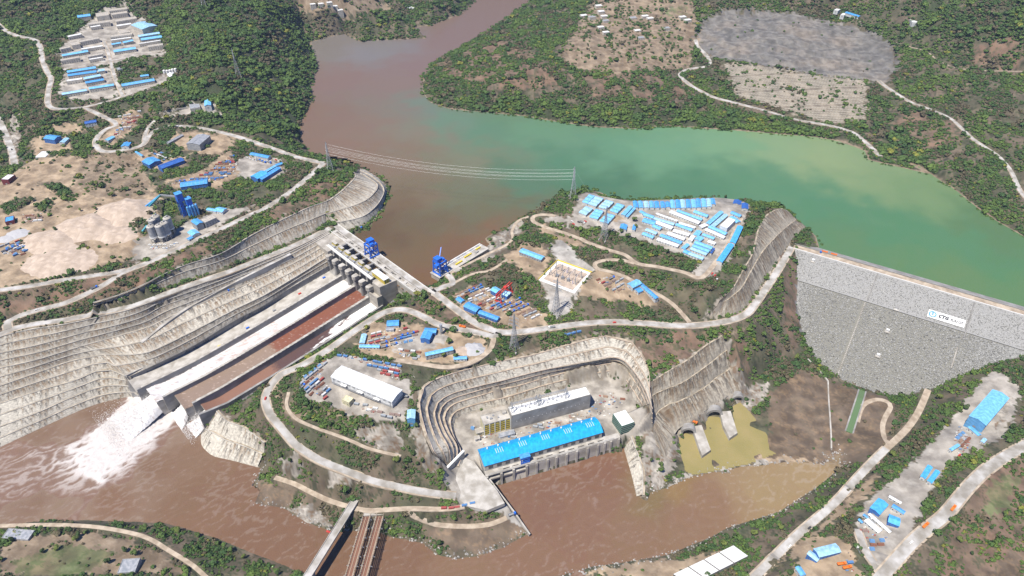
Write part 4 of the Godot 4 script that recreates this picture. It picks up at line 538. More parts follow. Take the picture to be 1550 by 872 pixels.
const TREE_SPOTS := [395,60,-1053.7,421.7,47.5,-1086.9,455.2,70,-1005.7,188.4,109.5,-876.6,188.9,110,-894.5,371.7,69.5,-1033,165.2,107.5,-866.8,173.5,107,-853.2,154.8,106.5,-862.9,149,104,-854.1,189.7,106,-828.5,202.6,107,-818.6,224.6,108.5,-808.1,209.1,106,-771.4,199.7,99,-765.2,182.1,99.5,-772.3,237.5,108.5,-775.8,-124.3,78.5,-738.9,-136.8,79.5,-727.5,-150.8,79.5,-730.4,-169.7,57,-750.4,-114.4,78.5,-731.6,-99.4,79,-716.8,-477.9,15,-419.8,-465.1,16,-413.6,-460.3,15,-417.4,-465.6,17,-408.3,-490.5,20,-392.8,-477.6,19,-396.4,-415.8,21,-380.3,-527.4,21.5,-381.5,-406.3,18,-394.7,-394.5,17.5,-391.2,-367.8,3,-427.4,-344.7,1.5,-422.7,-319.2,2,-412.1,-302.5,1.5,-404.6,-285.5,2.5,-396.3,-271.4,4.5,-386.1,-449.7,14,-424.5,-430.2,8,-432.4,-403.6,7,-428.9,-138.5,5.5,-429.9,-112.5,8.5,-428,-97.6,2.5,-419.7,-78.8,3,-411.5,-34.5,14.5,-444.7,-29.4,13.5,-442.9,-47.5,12.5,-437.7,-58.4,10,-435.2,-130.5,48.5,-485.9,-121.6,42.5,-481.4,-112.8,49,-494.7,-118.3,54,-500.1,-107.3,41.5,-486.7,-101,46.5,-487.4,-118.1,71,-524.5,-110.2,67.5,-519.6,-163.1,73.5,-522.3,-178.7,66,-518.9,-197.2,68,-537.1,-210.9,64,-525.6,-235.8,68,-537.1,-229.7,70,-545.5,-245.2,67.5,-527.5,-256.7,73.5,-563.3,-246,73,-551.1,-75,79.5,-688.7,-81,79.5,-649.8,-85.9,79.5,-625.2,-70.8,79,-623.3,-15.5,79.5,-659.9,349,41.5,-691,336.4,41,-678.3,360.3,34,-692.4,353.6,27,-680.1,344,49.5,-695.6,325.7,48,-677.4,372,47,-726.1,383.8,50,-751.5,394.2,63.5,-780.3,414,63.5,-812.1,362.5,48,-711,408.3,8.5,-679.6,396.4,12.5,-688.6,524.5,12,-597.6,553,18.5,-608.8,573.8,24.5,-620.6,517.3,18.5,-569.8,556.7,14,-630.6,585.9,27.5,-629.6,560.9,38.5,-573.8,531.5,31.5,-558.6,397.5,21,-479.3,376.4,22.5,-464.9,339.8,21,-444.5,307.7,15.5,-431.6,277.4,13,-425.1,260.8,13,-417.1,248.1,16.5,-399.4,261.3,18.5,-398.2,291,15,-423.8,433,19.5,-508.3,451.5,21.5,-516.4,611.4,49.5,-543.1,591.2,48,-534.2,460.3,46,-374.4,495.3,47.5,-403.1,518.7,46.5,-419.3,452.7,48.5,-387.4,484.7,49,-409.8,455.4,51.5,-408.2,166,11,-514.8,178,7,-513.1,195.6,4,-520.3,176.8,5.5,-504.7,-531.7,17,-406.8,-244.3,5,-376.3,-298.2,13,-523,-302.5,25,-533.3,-283.9,46,-525.9,-271,30.5,-509.3,-256.2,32.5,-498.3,-243.4,36,-495.5,-230.8,27.5,-483.6,-266.8,13,-494.4,-722.5,112,-960.9,-733.6,111.5,-941.1,-735.1,110,-904,-739.2,111,-921.9,-744.2,111.5,-941.1,-690.4,109.5,-867.4,-699.3,113,-1002.2,-691,113.5,-1001.3,-648.9,112.5,-964.2,-657.3,111.5,-925,-679.9,111,-921.9,-670.5,109.5,-863.8,-688.4,108,-825.6,-776.5,111,-941.9,-770.9,111.5,-951.3,299.5,142.5,-1648.2,326.9,137,-1617.8,264.8,145.5,-1687.8,259.7,148.5,-1782.6,375.5,150.5,-1775.8,406.2,141,-1753.6,176.4,145,-1593.9,156.3,145,-1740.6,187,134.5,-1536.3,158.5,141.5,-1559.5,261.4,129.5,-1529.2,387.1,121.5,-1595.1,302.5,128.5,-1553.3,-389.5,100,-2039,-408.5,115,-2050.6,-383.7,105,-2066.9,-517.3,133,-1953.4,-454.3,128.5,-2001.4,363.7,48.5,-352,276.6,35,-360.9,283.7,38,-364.8,233.3,7,-416.9,226.8,10,-407.2,204.7,7,-401.3]
const TARP_CORNERS := [165.3,11.5,-371.2,235.4,14,-402.4,245.9,18.5,-387.7,177.9,16.5,-356.5]
const MOUNDS := [[-686.7,109,-841.4,34,7],[-649.3,110,-875.8,40,9],[-607.3,111,-918,42,10],[-647.9,107,-793.8,42,5],[-591.7,109,-859.1,26,5],[-48.9,79.5,-638.6,13,5],[-61.5,79.5,-636.1,10,3.5],[-747.2,108,-860.6,16,3],[-755.5,107.5,-848.9,12,3]]
const BASINS := [[-664.2,138,-1233.4,-641.3,140.5,-1239.6,-646,144.5,-1246.3],[-639.7,140.5,-1239.6,-619.5,143.5,-1244.6,-625.7,147.5,-1251.3]]
const SWITCHYARD := [35.6,91.5,-768.9,68,92,-814.7,115.5,94,-784.4,86.6,92,-736.7]
const SPOIL_ROWS := [487.1,-1558.5,628.2,-1501.7,771.1,-1451.9,729.8,-1322.1,656.1,-1307.8,563.2,-1363.1,483.4,-1427.4,488.5,-1497.5]
const GANTRY := [-16.5,81.5,-724.3,-1.3,82,-748.1,-21.5,81.5,-739.2,-5,83.5,-761.7]
const INTAKE := [-105,79,-819.3,-51.3,79,-877.9,-37.6,79,-862,-93.1,79,-807.4]
const CONVEYORS := [-581.4,111,-927.6,-564.7,112,-955.4,-552.4,110.5,-895.3,-531.6,112.5,-946.8,-551.6,109.5,-871,-557,109,-862.6]
const BATCH := [-509.4,111.5,-908.2,-492.7,110.5,-890.6]
const TUNNELS := [215.2,1,-568.7,228.4,1,-567.6,253.4,1,-597.2,268.9,1,-597.2,292.8,1,-623.7,304.2,1,-623.7]
const DIVIDERS := [228.6,7,-573.3,241,7,-576.5,243.6,7,-536.8,231.1,7,-527.8,229.5,7,-550,269.8,7,-598.7,283.8,7,-599.8,283.4,7,-563.6,271.4,7,-555.2,268.4,7,-575.4]
const TOE_CHANNEL := [471.4,3,-638.6,424.8,4.5,-565.7]
const TOE_WALL := [414,9.5,-691.7,427.8,4.5,-666.9,431.4,3,-655.8,414.9,3,-605.6,394.8,1,-542.6]
const WAREHOUSE := [-173.2,80,-568.8,-0.471,89.3,21.8]
const RIVER_SHORE := [[-188.4,0,-368.2,-118.5,0,-357.6,-10.2,0,-364.7,45,0,-376.9,87.5,0,-388,130.6,0,-395.5,167,0,-401.6,221.8,0,-423.6,238.8,0,-433.4,304,0,-454.4,361.7,0,-490,399.8,0,-518.4,405.7,0,-538.3],[-300.6,0,-515.5,-304.8,0,-494.6,-312.4,0,-476.4,-296.1,0,-465.7,-260.1,0,-458.7,-233.4,0,-441.7,-201.5,0,-431,-172.2,0,-431,-158,0,-433.4,-134.5,0,-423.6,-119.6,0,-420.4,-97.4,0,-415.7,-81.7,0,-401.6,-60.1,0,-397,-39,0,-399.3,-10.7,0,-409.4,20.5,0,-428.5],[146.3,0,-474.6,161.9,0,-480.9,182.3,0,-487.3,212.5,0,-502.1,283.6,0,-517.5,341.4,0,-523.3,379.8,0,-518.4,388.5,0,-531.3,405.3,0,-539.3]]
const PLAZA := [-63,-459.3,-81.5,-485.9,-70.3,-500.8,-59.6,-516,-44.3,-506.4,-30.5,-485.9,-17.2,-468,-8.1,-450.7,-27.7,-441.4,-50.5,-447.3]

# ------------------------------------------------------------------ small helpers
func srgb(r: float, g: float, b: float) -> Color:
	return Color(r, g, b).linear_to_srgb()

func mat(r: float, g: float, b: float, rough := 0.85, metal := 0.0) -> StandardMaterial3D:
	var m := StandardMaterial3D.new()
	m.albedo_color = srgb(r, g, b)
	m.roughness = rough
	m.metallic = metal
	return m

func numbered(called: String) -> String:
	if not taken.has(called):
		taken[called] = 0
		return called
	taken[called] += 1
	return "%s_%03d" % [called, taken[called]]

func tag(o: Node, label: String, category: String, group := "", kind := "") -> Node:
	if label: o.set_meta("label", label)
	if category: o.set_meta("category", category)
	if group: o.set_meta("group", group)
	if kind: o.set_meta("kind", kind)
	return o

func base(called: String, label: String, category: String, group := "") -> Node3D:
	var o := Node3D.new()
	o.name = numbered(called)
	add_child(o)
	tag(o, label, category, group)
	return o

func put(called: String, mesh: Mesh, m: Material, parent: Node = null) -> MeshInstance3D:
	var o := MeshInstance3D.new()
	o.mesh = mesh
	if m: o.material_override = m
	if parent:
		o.name = called
		parent.add_child(o, true)
	else:
		o.name = numbered(called)
		add_child(o)
	return o

func structure(called: String, mesh: Mesh, m: Material, label := "") -> MeshInstance3D:
	var o := put(called, mesh, m)
	o.set_meta("kind", "structure")
	if label: o.set_meta("label", label)
	return o

func noise_of(frequency: float, octaves := 4, seed_value := 1, kind := FastNoiseLite.TYPE_SIMPLEX_SMOOTH) -> FastNoiseLite:
	var n := FastNoiseLite.new()
	n.noise_type = kind
	n.seed = seed_value
	n.frequency = frequency
	n.fractal_octaves = octaves
	n.fractal_type = FastNoiseLite.FRACTAL_FBM
	return n

func arrays_mesh(v: PackedVector3Array, n: PackedVector3Array, idx: PackedInt32Array, c := PackedColorArray(), uv := PackedVector2Array()) -> ArrayMesh:
	var a := []
	a.resize(Mesh.ARRAY_MAX)
	a[Mesh.ARRAY_VERTEX] = v
	if n.size(): a[Mesh.ARRAY_NORMAL] = n
	a[Mesh.ARRAY_INDEX] = idx
	if c.size(): a[Mesh.ARRAY_COLOR] = c
	if uv.size(): a[Mesh.ARRAY_TEX_UV] = uv
	var mesh := ArrayMesh.new()
	mesh.add_surface_from_arrays(Mesh.PRIMITIVE_TRIANGLES, a)
	return mesh

func line_points(flat: Array) -> PackedVector3Array:
	var p := PackedVector3Array()
	for i in range(0, flat.size(), 3):
		p.append(Vector3(flat[i], flat[i + 1], flat[i + 2]))
	return p

func resample(p: PackedVector3Array, count: int) -> PackedVector3Array:
	var length := [0.0]
	for i in range(1, p.size()):
		length.append(length[i - 1] + p[i].distance_to(p[i - 1]))
	var total: float = length[-1]
	var q := PackedVector3Array()
	var k := 0
	for i in count:
		var d: float = total * i / (count - 1)
		while k < p.size() - 2 and length[k + 1] < d: k += 1
		var f: float = clampf((d - length[k]) / maxf(length[k + 1] - length[k], 0.0001), 0, 1)
		q.append(p[k].lerp(p[k + 1], f))
	return q

func smooth_line(p: PackedVector3Array, step: float) -> PackedVector3Array:
	var q := PackedVector3Array()
	for i in p.size() - 1:
		var a: Vector3 = p[maxi(i - 1, 0)]
		var b: Vector3 = p[i]
		var c: Vector3 = p[i + 1]
		var d: Vector3 = p[mini(i + 2, p.size() - 1)]
		var n := maxi(1, int(ceil(b.distance_to(c) / step)))
		for k in n:
			q.append(b.cubic_interpolate(c, a, d, float(k) / n))
	q.append(p[p.size() - 1])
	return q

# ------------------------------------------------------------------ height grid from surveyed break lines
const GX := -2320.0
const GZ := -3000.0
const GS := 2.5
const GW := 1857
const GH := 1094
var hg := PackedFloat32Array()
var zone := PackedByteArray()
var flat_mask := PackedByteArray()

func build_height_grid() -> void:
	var seen := {}
	var p2 := PackedVector2Array()
	var py := PackedFloat32Array()
	var add_point := func(p: Vector3) -> void:
		var key := Vector2i(roundi(p.x / 2.5), roundi(p.z / 2.5))
		if seen.has(key): return
		seen[key] = true
		var j := 0.01 * sin(p2.size() * 12.9898)
		p2.append(Vector2(p.x + j, p.z - j))
		py.append(p.y)
	var surveyed: Array = []
	for l in TERRAIN_LINES: surveyed.append(line_points(l))
	for key in LOFTS:
		for l in LOFTS[key]: surveyed.append(line_points(l))
	for r in ROADS:
		if r[0] == "ramp": continue
		for s in [-1, 1]: surveyed.append(beside(line_points(r[2]), (r[1] * 0.5 + 1.0) * s))
	for p: PackedVector3Array in surveyed:
		for i in p.size() - 1:
			var n := maxi(1, int(ceil(p[i].distance_to(p[i + 1]) / 13.0)))
			for k in n: add_point.call(p[i].lerp(p[i + 1], float(k) / n))
		add_point.call(p[p.size() - 1])
	for p in line_points(TERRAIN_POINTS): add_point.call(p)
	var tri := Geometry2D.triangulate_delaunay(p2)
	hg.resize(GW * GH)
	hg.fill(30.0)
	for t in range(0, tri.size(), 3):
		var ia := tri[t]; var ib := tri[t + 1]; var ic := tri[t + 2]
		var ax := (p2[ia].x - GX) / GS; var az := (p2[ia].y - GZ) / GS
		var bx := (p2[ib].x - GX) / GS; var bz := (p2[ib].y - GZ) / GS
		var cx := (p2[ic].x - GX) / GS; var cz := (p2[ic].y - GZ) / GS
		var d := (bz - cz) * (ax - cx) + (cx - bx) * (az - cz)
		if absf(d) < 0.0000001: continue
		var ya := py[ia]; var yb := py[ib]; var yc := py[ic]
		# height plane y = y0 + gx * x + gz * z
		var gx := ((bz - cz) * ya + (cz - az) * yb + (az - bz) * yc) / d
		var gz := ((cx - bx) * ya + (ax - cx) * yb + (bx - ax) * yc) / d
		var y0 := ya - gx * ax - gz * az
		var z0 := maxi(0, int(ceil(minf(az, minf(bz, cz)))))
		var z1 := mini(GH - 1, int(floor(maxf(az, maxf(bz, cz)))))
		for z in range(z0, z1 + 1):
			var lo := 1e9; var hi := -1e9
			var fz := float(z)
			if (az <= fz) != (bz <= fz):
				var x := ax + (bx - ax) * (fz - az) / (bz - az); lo = minf(lo, x); hi = maxf(hi, x)
			if (bz <= fz) != (cz <= fz):
				var x := bx + (cx - bx) * (fz - bz) / (cz - bz); lo = minf(lo, x); hi = maxf(hi, x)
			if (cz <= fz) != (az <= fz):
				var x := cx + (ax - cx) * (fz - cz) / (az - cz); lo = minf(lo, x); hi = maxf(hi, x)
			if hi < lo: continue
			var x0 := maxi(0, int(ceil(lo - 0.001))); var x1 := mini(GW - 1, int(floor(hi + 0.001)))
			var row := z * GW
			var y := y0 + gz * fz + gx * x0
			for x in range(x0, x1 + 1):
				hg[row + x] = y
				y += gx
	# ground cover
	zone.resize(GW * GH)
	zone.fill(0)
	for zn in ZONES: paint(zn[1], zn[0], zone)
	for key in LOFTS:
		var ring := []
		var first: Array = LOFTS[key][0]; var last: Array = LOFTS[key][-1]
		for i in range(0, first.size(), 3): ring.append_array([first[i], first[i + 2]])
		for i in range(last.size() - 3, -1, -3): ring.append_array([last[i], last[i + 2]])
		paint(ring, 13, zone)
	var spill := Transform3D(Basis(Vector3.UP, SPILL_YAW), SPILL_ORIGIN)
	var ring2 := []
	for q in [Vector3(-8, 0, -40), Vector3(0, 0, 326), Vector3(80, 0, 312), Vector3(134, 0, 284), Vector3(136, 0, -60)]:
		var w: Vector3 = spill * q
		ring2.append_array([w.x, w.z])
	paint(ring2, 9, zone)
	# the ground under the chutes and behind the lined slopes lies lower than what covers it
	var back := spill.affine_inverse()
	var dug := PackedByteArray(); dug.resize(GW * GH)
	for j in range(int((-900.0 - GZ) / GS), int((-540.0 - GZ) / GS)):
		for i in range(int((-560.0 - GX) / GS), int((-160.0 - GX) / GS)):
			var q: Vector3 = back * Vector3(GX + i * GS, 0, GZ + j * GS)
			if q.x > 1.2 and q.x < 131.0 and q.z > -46.0 and q.z < 312.0 - q.x * 0.3: hg[j * GW + i] = minf(hg[j * GW + i], wall_top(q.z) - 17.0)
	for j in range(int((-1150.0 - GZ) / GS), int((-380.0 - GZ) / GS)):
		for i in range(int((-760.0 - GX) / GS), int((560.0 - GX) / GS)):
			var k := j * GW + i
			if zone[k] == 13 and zone[k - 1] == 13 and zone[k + 1] == 13 and zone[k - GW] == 13 and zone[k + GW] == 13: dug[k] = 1
	for k in dug.size():
		if dug[k]: hg[k] -= 4.5
	flat_mask.resize(GW * GH)
	flat_mask.fill(0)
	for r in ROADS:
		if r[0] == "ramp": continue
		var p := smooth_line(line_points(r[2]), 4.0)
		var reach: float = r[1] * 0.5 + 2.5
		for q in p:
			var i0 := int((q.x - reach - GX) / GS); var i1 := int((q.x + reach - GX) / GS) + 1
			var j0 := int((q.z - reach - GZ) / GS); var j1 := int((q.z + reach - GZ) / GS) + 1
			for j in range(maxi(j0, 0), mini(j1, GH - 1) + 1):
				for i in range(maxi(i0, 0), mini(i1, GW - 1) + 1):
					var dx := GX + i * GS - q.x; var dz := GZ + j * GS - q.z
					if dx * dx + dz * dz < reach * reach: flat_mask[j * GW + i] = 1

func beside(p: PackedVector3Array, d: float) -> PackedVector3Array:
	var q := PackedVector3Array()
	for i in p.size():
		var a := p[maxi(i - 1, 0)]; var b := p[mini(i + 1, p.size() - 1)]
		var along := Vector2(b.x - a.x, b.z - a.z).normalized()
		q.append(p[i] + Vector3(-along.y * d, 0, along.x * d))
	return q

func paint(flat: Array, value: int, into: PackedByteArray) -> void:
	var n := flat.size() / 2
	var zmin := 1e9; var zmax := -1e9
	for i in n:
		zmin = minf(zmin, flat[i * 2 + 1]); zmax = maxf(zmax, flat[i * 2 + 1])
	var j0 := maxi(0, int((zmin - GZ) / GS)); var j1 := mini(GH - 1, int((zmax - GZ) / GS) + 1)
	for j in range(j0, j1 + 1):
		var z := GZ + j * GS
		var xs: Array[float] = []
		for i in n:
			var k := (i + 1) % n
			var za: float = flat[i * 2 + 1]; var zb: float = flat[k * 2 + 1]
			if (za <= z) != (zb <= z):
				xs.append(flat[i * 2] + (flat[k * 2] - flat[i * 2]) * (z - za) / (zb - za))
		xs.sort()
		for s in range(0, xs.size() - 1, 2):
			var i0 := maxi(0, int(ceil((xs[s] - GX) / GS))); var i1 := mini(GW - 1, int((xs[s + 1] - GX) / GS))
			for i in range(i0, i1 + 1): into[j * GW + i] = value

func height(x: float, z: float) -> float:
	var fx := clampf((x - GX) / GS, 0, GW - 1.01); var fz := clampf((z - GZ) / GS, 0, GH - 1.01)
	var i := int(fx); var j := int(fz)
	var u := fx - i; var v := fz - j
	var k := j * GW + i
	return (hg[k] * (1 - u) + hg[k + 1] * u) * (1 - v) + (hg[k + GW] * (1 - u) + hg[k + GW + 1] * u) * v

func cell(x: float, z: float) -> int:
	return clampi(int((z - GZ) / GS + 0.5), 0, GH - 1) * GW + clampi(int((x - GX) / GS + 0.5), 0, GW - 1)

var relief := noise_of(0.006, 5, 3)
var crag := noise_of(0.045, 4, 8)
const ROUGH := [5.0, 6.0, 0.8, 0.15, 2.5, 2.0, 2.5, 1.0, 0.8, 0.0, 3.5, 1.5, 0.4, 0.0]
const CRAG := [0.8, 0.8, 0.3, 0.0, 3.2, 0.3, 0.6, 0.2, 0.25, 0.0, 0.7, 0.2, 0.5, 0.0]

const SPECK := [1.0, 1.0, 0.5, 0.35, 1.0, 0.6, 0.5, 0.5, 0.5, 0.3, 1.0, 0.8, 0.5, 0.4]

func ground(x: float, z: float) -> float:
	var y := height(x, z)
	var k := cell(x, z)
	if flat_mask[k]: return y
	var zn := zone[k]
	var a: float = ROUGH[zn]
	var far := clampf((-z - 700.0) / 900.0, 0.35, 1.6)
	# keep the shore lines where they were surveyed
	var shore := minf(clampf(absf(y - 70.0) / 14.0, 0.05, 1.0), clampf(absf(y) / 8.0, 0.1, 1.0))
	if zn == 4:
		# bedded rock: ledges with steeper risers between
		var s := y / 7.0 + crag.get_noise_2d(x * 0.4, z * 0.4) * 0.8
		var f := s - floorf(s)
		y += (smoothstep(0.25, 0.85, f) - f) * 5.6 * clampf((y - 3.0) / 8.0, 0, 1)
	elif (zn == 5 and y > 90.0) or zn == 6:
		# ploughed terraces and spoil benches: flat treads with short steep risers
		var rise := 3.4 if zn == 5 else 8.0
		var s := y / rise + relief.get_noise_2d(x * 2.0, z * 2.0) * 0.6
		var f := s - floorf(s)
		y += (smoothstep(0.72, 0.98, f) - f) * rise * 0.85
	return y + (relief.get_noise_2d(x, z) * a * far * 2.0 + crag.get_noise_2d(x, z) * CRAG[zn]) * shore

# ------------------------------------------------------------------ materials
var grain_texture: ImageTexture
var m_terrain: StandardMaterial3D
var m_road: StandardMaterial3D
var m_dirt_road: StandardMaterial3D
var m_shotcrete: StandardMaterial3D
var m_shotcrete_stained: StandardMaterial3D
var m_berm: StandardMaterial3D
var m_rock: StandardMaterial3D
var m_concrete: StandardMaterial3D

func noise_texture(size: int, frequency: float, low: Color, high: Color, seed_value := 5, octaves := 5, normal := false) -> NoiseTexture2D:
	var t := NoiseTexture2D.new()
	t.width = size; t.height = size
	t.seamless = true
	t.noise = noise_of(frequency, octaves, seed_value)
	if normal:
		t.as_normal_map = true
		t.bump_strength = 6.0
	else:
		var g := Gradient.new()
		g.set_color(0, low); g.set_color(1, high)
		g.set_offset(0, 0.2); g.set_offset(1, 0.8)
		t.color_ramp = g
	return t

func triplanar(m: StandardMaterial3D, texture: Texture2D, metres: float) -> StandardMaterial3D:
	m.albedo_texture = texture
	m.uv1_triplanar = true
	m.uv1_world_triplanar = true
	m.uv1_scale = Vector3.ONE / metres
	return m

func streak_texture(seed_value: int, dark: float, rust: float) -> ImageTexture:
	# sprayed concrete: blotches, cold joints and water stains that run down from seepage points
	var w := 1024; var h := 256
	var img := Image.create(w, h, true, Image.FORMAT_RGB8)
	var r := RandomNumberGenerator.new(); r.seed = seed_value
	var blotch := noise_of(0.02, 4, seed_value); var fine := noise_of(0.15, 3, seed_value + 1)
	var stain := PackedFloat32Array(); stain.resize(w * h)
	var ruddy := PackedFloat32Array(); ruddy.resize(w * h)
	var centre := 0
	for k in int(320 * dark):
		if k % 7 == 0: centre = r.randi_range(0, w - 1)
		var x := posmod(centre + int(r.randfn() * 34.0), w); var y0 := r.randi_range(0, h / 2) if r.randf() < 0.6 else 0
		var length := r.randi_range(60, 256); var width := r.randi_range(1, 5) if r.randf() < 0.7 else r.randi_range(5, 12)
		var strength := r.randf_range(0.4, 1.0); var is_rust := r.randf() < rust
		for y in range(y0, mini(h, y0 + length)):
			var fade := 1.0 - float(y - y0) / length
			x = posmod(x + (r.randi_range(-1, 1) if r.randf() < 0.2 else 0), w)
			for d in range(-width, width + 1):
				var s := strength * fade * (1.0 - absf(d) / (width + 1.0))
				var i := y * w + posmod(x + d, w)
				stain[i] = maxf(stain[i], s)
				if is_rust: ruddy[i] = maxf(ruddy[i], s)
	for y in h:
		for x in w:
			var b := blotch.get_noise_2d(x * 2.0, y) * 0.14 + fine.get_noise_2d(x * 3.4, y) * 0.07
			var c := Color(0.685 + b, 0.665 + b, 0.62 + b * 0.9)
			var s := stain[y * w + x]
			var u := ruddy[y * w + x]
			c = c.lerp(Color(0.22, 0.21, 0.195), clampf((s - u * 0.8) * 1.0, 0, 0.85))
			c = c.lerp(Color(0.36, 0.25, 0.14), clampf(u * 0.8, 0, 0.8))
			if x % 43 < 1: c = c.darkened(0.18)
			img.set_pixel(x, y, c)
	img.generate_mipmaps()
	return ImageTexture.create_from_image(img)

func make_materials() -> void:
	m_terrain = StandardMaterial3D.new()
	m_terrain.vertex_color_use_as_albedo = true
	m_terrain.roughness = 1.0
	triplanar(m_terrain, noise_texture(512, 0.007, Color(0.74, 0.735, 0.73), Color(1, 1, 1), 4, 7), 83.0)
	m_road = mat(0.43, 0.42, 0.405, 0.9)
	triplanar(m_road, noise_texture(256, 0.02, Color(0.74, 0.72, 0.68), Color(1, 1, 1), 9, 6), 120.0)
	m_dirt_road = mat(0.42, 0.355, 0.275, 1.0)
	triplanar(m_dirt_road, noise_texture(256, 0.015, Color(0.8, 0.78, 0.76), Color(1, 1, 1), 10), 60.0)
	m_shotcrete = mat(0.95, 0.95, 0.95, 0.95)
	m_shotcrete.albedo_texture = streak_texture(77, 0.5, 0.25)
	m_shotcrete_stained = mat(0.92, 0.91, 0.90, 0.95)
	m_shotcrete_stained.albedo_texture = streak_texture(78, 1.3, 0.35)
	m_rock = m_shotcrete_stained.duplicate()
	m_rock.albedo_color = srgb(0.66, 0.635, 0.60)
	m_berm = mat(0.40, 0.345, 0.265, 1.0)
	triplanar(m_berm, noise_texture(256, 0.012, Color(0.7, 0.69, 0.67), Color(1, 1, 1), 12, 6), 37.0)
	m_concrete = mat(0.40, 0.375, 0.335, 0.9)
	triplanar(m_concrete, noise_texture(256, 0.009, Color(0.80, 0.79, 0.775), Color(1, 1, 1), 14, 6), 41.0)

# ------------------------------------------------------------------ terrain
func build_terrain() -> void:
	var tone := noise_of(0.011, 4, 21); var patch := noise_of(0.05, 3, 22); var speck := noise_of(0.23, 2, 23)
	var warp := noise_of(0.06, 3, 24)
	# three ground colours for each cover: main, second, accent
	var A := [Color(.090,.090,.052), Color(.050,.064,.030), Color(.36,.275,.185), Color(.39,.36,.315), Color(.33,.305,.265), Color(.26,.20,.14), Color(.185,.176,.162), Color(.26,.22,.17), Color(.125,.092,.062), Color(.2,.2,.2), Color(.165,.12,.085), Color(.14,.16,.075), Color(.38,.36,.33), Color(.34,.30,.25)]
	var B := [Color(.150,.118,.083), Color(.080,.080,.044), Color(.30,.225,.15), Color(.31,.285,.25), Color(.19,.172,.148), Color(.20,.15,.10), Color(.142,.138,.132), Color(.20,.18,.14), Color(.155,.118,.086), Color(.2,.2,.2), Color(.20,.13,.09), Color(.19,.16,.09), Color(.30,.29,.27), Color(.28,.25,.20)]
	var C := [Color(.050,.058,.030), Color(.035,.046,.022), Color(.44,.35,.25), Color(.47,.445,.40), Color(.40,.37,.325), Color(.32,.26,.19), Color(.26,.235,.20), Color(.34,.30,.25), Color(.27,.185,.11), Color(.2,.2,.2), Color(.085,.085,.045), Color(.09,.12,.045), Color(.46,.45,.42), Color(.40,.37,.32)]
	var rows := PackedFloat32Array()
	var z := -300.0
	while z > -2960.0:
		rows.append(z)
		z -= 0.0024 * absf(z) + 0.5
	var nr := rows.size(); var nc := 760
	var v := PackedVector3Array(); v.resize(nr * nc)
	var col := PackedColorArray(); col.resize(nr * nc)
	for j in nr:
		var rz := rows[j]
		var half := 0.62 * absf(rz) + 400.0
		for i in nc:
			var x := -half + 2.0 * half * i / (nc - 1)
			var y := ground(x, rz)
			var k := j * nc + i
			v[k] = Vector3(x, y, rz)
			var ragged := clampf(absf(rz) * 0.018 - 5.0, 8.0, 30.0)
			var wx := x + warp.get_noise_2d(x, rz) * ragged; var wz := rz + warp.get_noise_2d(rz, x) * ragged
			var zn := zone[cell(wx, wz)]
			var t := clampf(tone.get_noise_2d(x, rz) * 1.6 + 0.5, 0, 1)
			var c: Color = A[zn].lerp(B[zn], t)
			var q := patch.get_noise_2d(x, rz) + speck.get_noise_2d(x, rz) * 0.7
			if q > 0.16: c = c.lerp(C[zn], clampf((q - 0.16) * 4.0, 0, 0.9) * SPECK[zn])
			if zn == 6:
				var band := tone.get_noise_2d(x * 0.7, rz * 0.7) + speck.get_noise_2d(x * 0.5, rz) * 0.25
				c = c.lerp(Color(.235, .20, .165), clampf(band * 1.6 - 0.1, 0, 0.7)).lerp(Color(.12, .118, .115), clampf(-band * 1.4 - 0.15, 0, 0.5))
			if zn == 4 and q < -0.22: c = c.lerp(Color(.16, .10, .055), clampf((-0.22 - q) * 3.0, 0, 0.8))
			if y < 70.6 and y > 68.5 and x < 2000 and (zn == 0 or zn == 1): c = Color(.24, .19, .13)
			col[k] = c
	var nrm := PackedVector3Array(); nrm.resize(nr * nc)
	for j in nr:
		var ja := maxi(j - 1, 0) * nc; var jb := mini(j + 1, nr - 1) * nc
		for i in nc:
			var d1 := v[j * nc + mini(i + 1, nc - 1)] - v[j * nc + maxi(i - 1, 0)]
			var d2 := v[jb + i] - v[ja + i]
			nrm[j * nc + i] = d1.cross(d2).normalized()
	var idx := PackedInt32Array(); idx.resize((nr - 1) * (nc - 1) * 6)
	var o := 0
	for j in nr - 1:
		for i in nc - 1:
			var k := j * nc + i
			idx[o] = k; idx[o + 1] = k + nc; idx[o + 2] = k + 1
			idx[o + 3] = k + 1; idx[o + 4] = k + nc; idx[o + 5] = k + nc + 1
			o += 6
	structure("terrain", arrays_mesh(v, nrm, idx, col), m_terrain, "hills, terraces and river banks around the dam")

# ------------------------------------------------------------------ water
func blend_colours(list: Array, x: float, z: float, soft := 60.0) -> Color:
	var sum := 0.0; var r := 0.0; var g := 0.0; var b := 0.0
	for p in list:
		var dx: float = p[0] - x; var dz: float = p[1] - z
		var d := dx * dx + dz * dz + soft
		var w := 1.0 / (d * d)
		sum += w; r += w * p[2]; g += w * p[3]; b += w * p[4]
	return Color(r / sum, g / sum, b / sum)

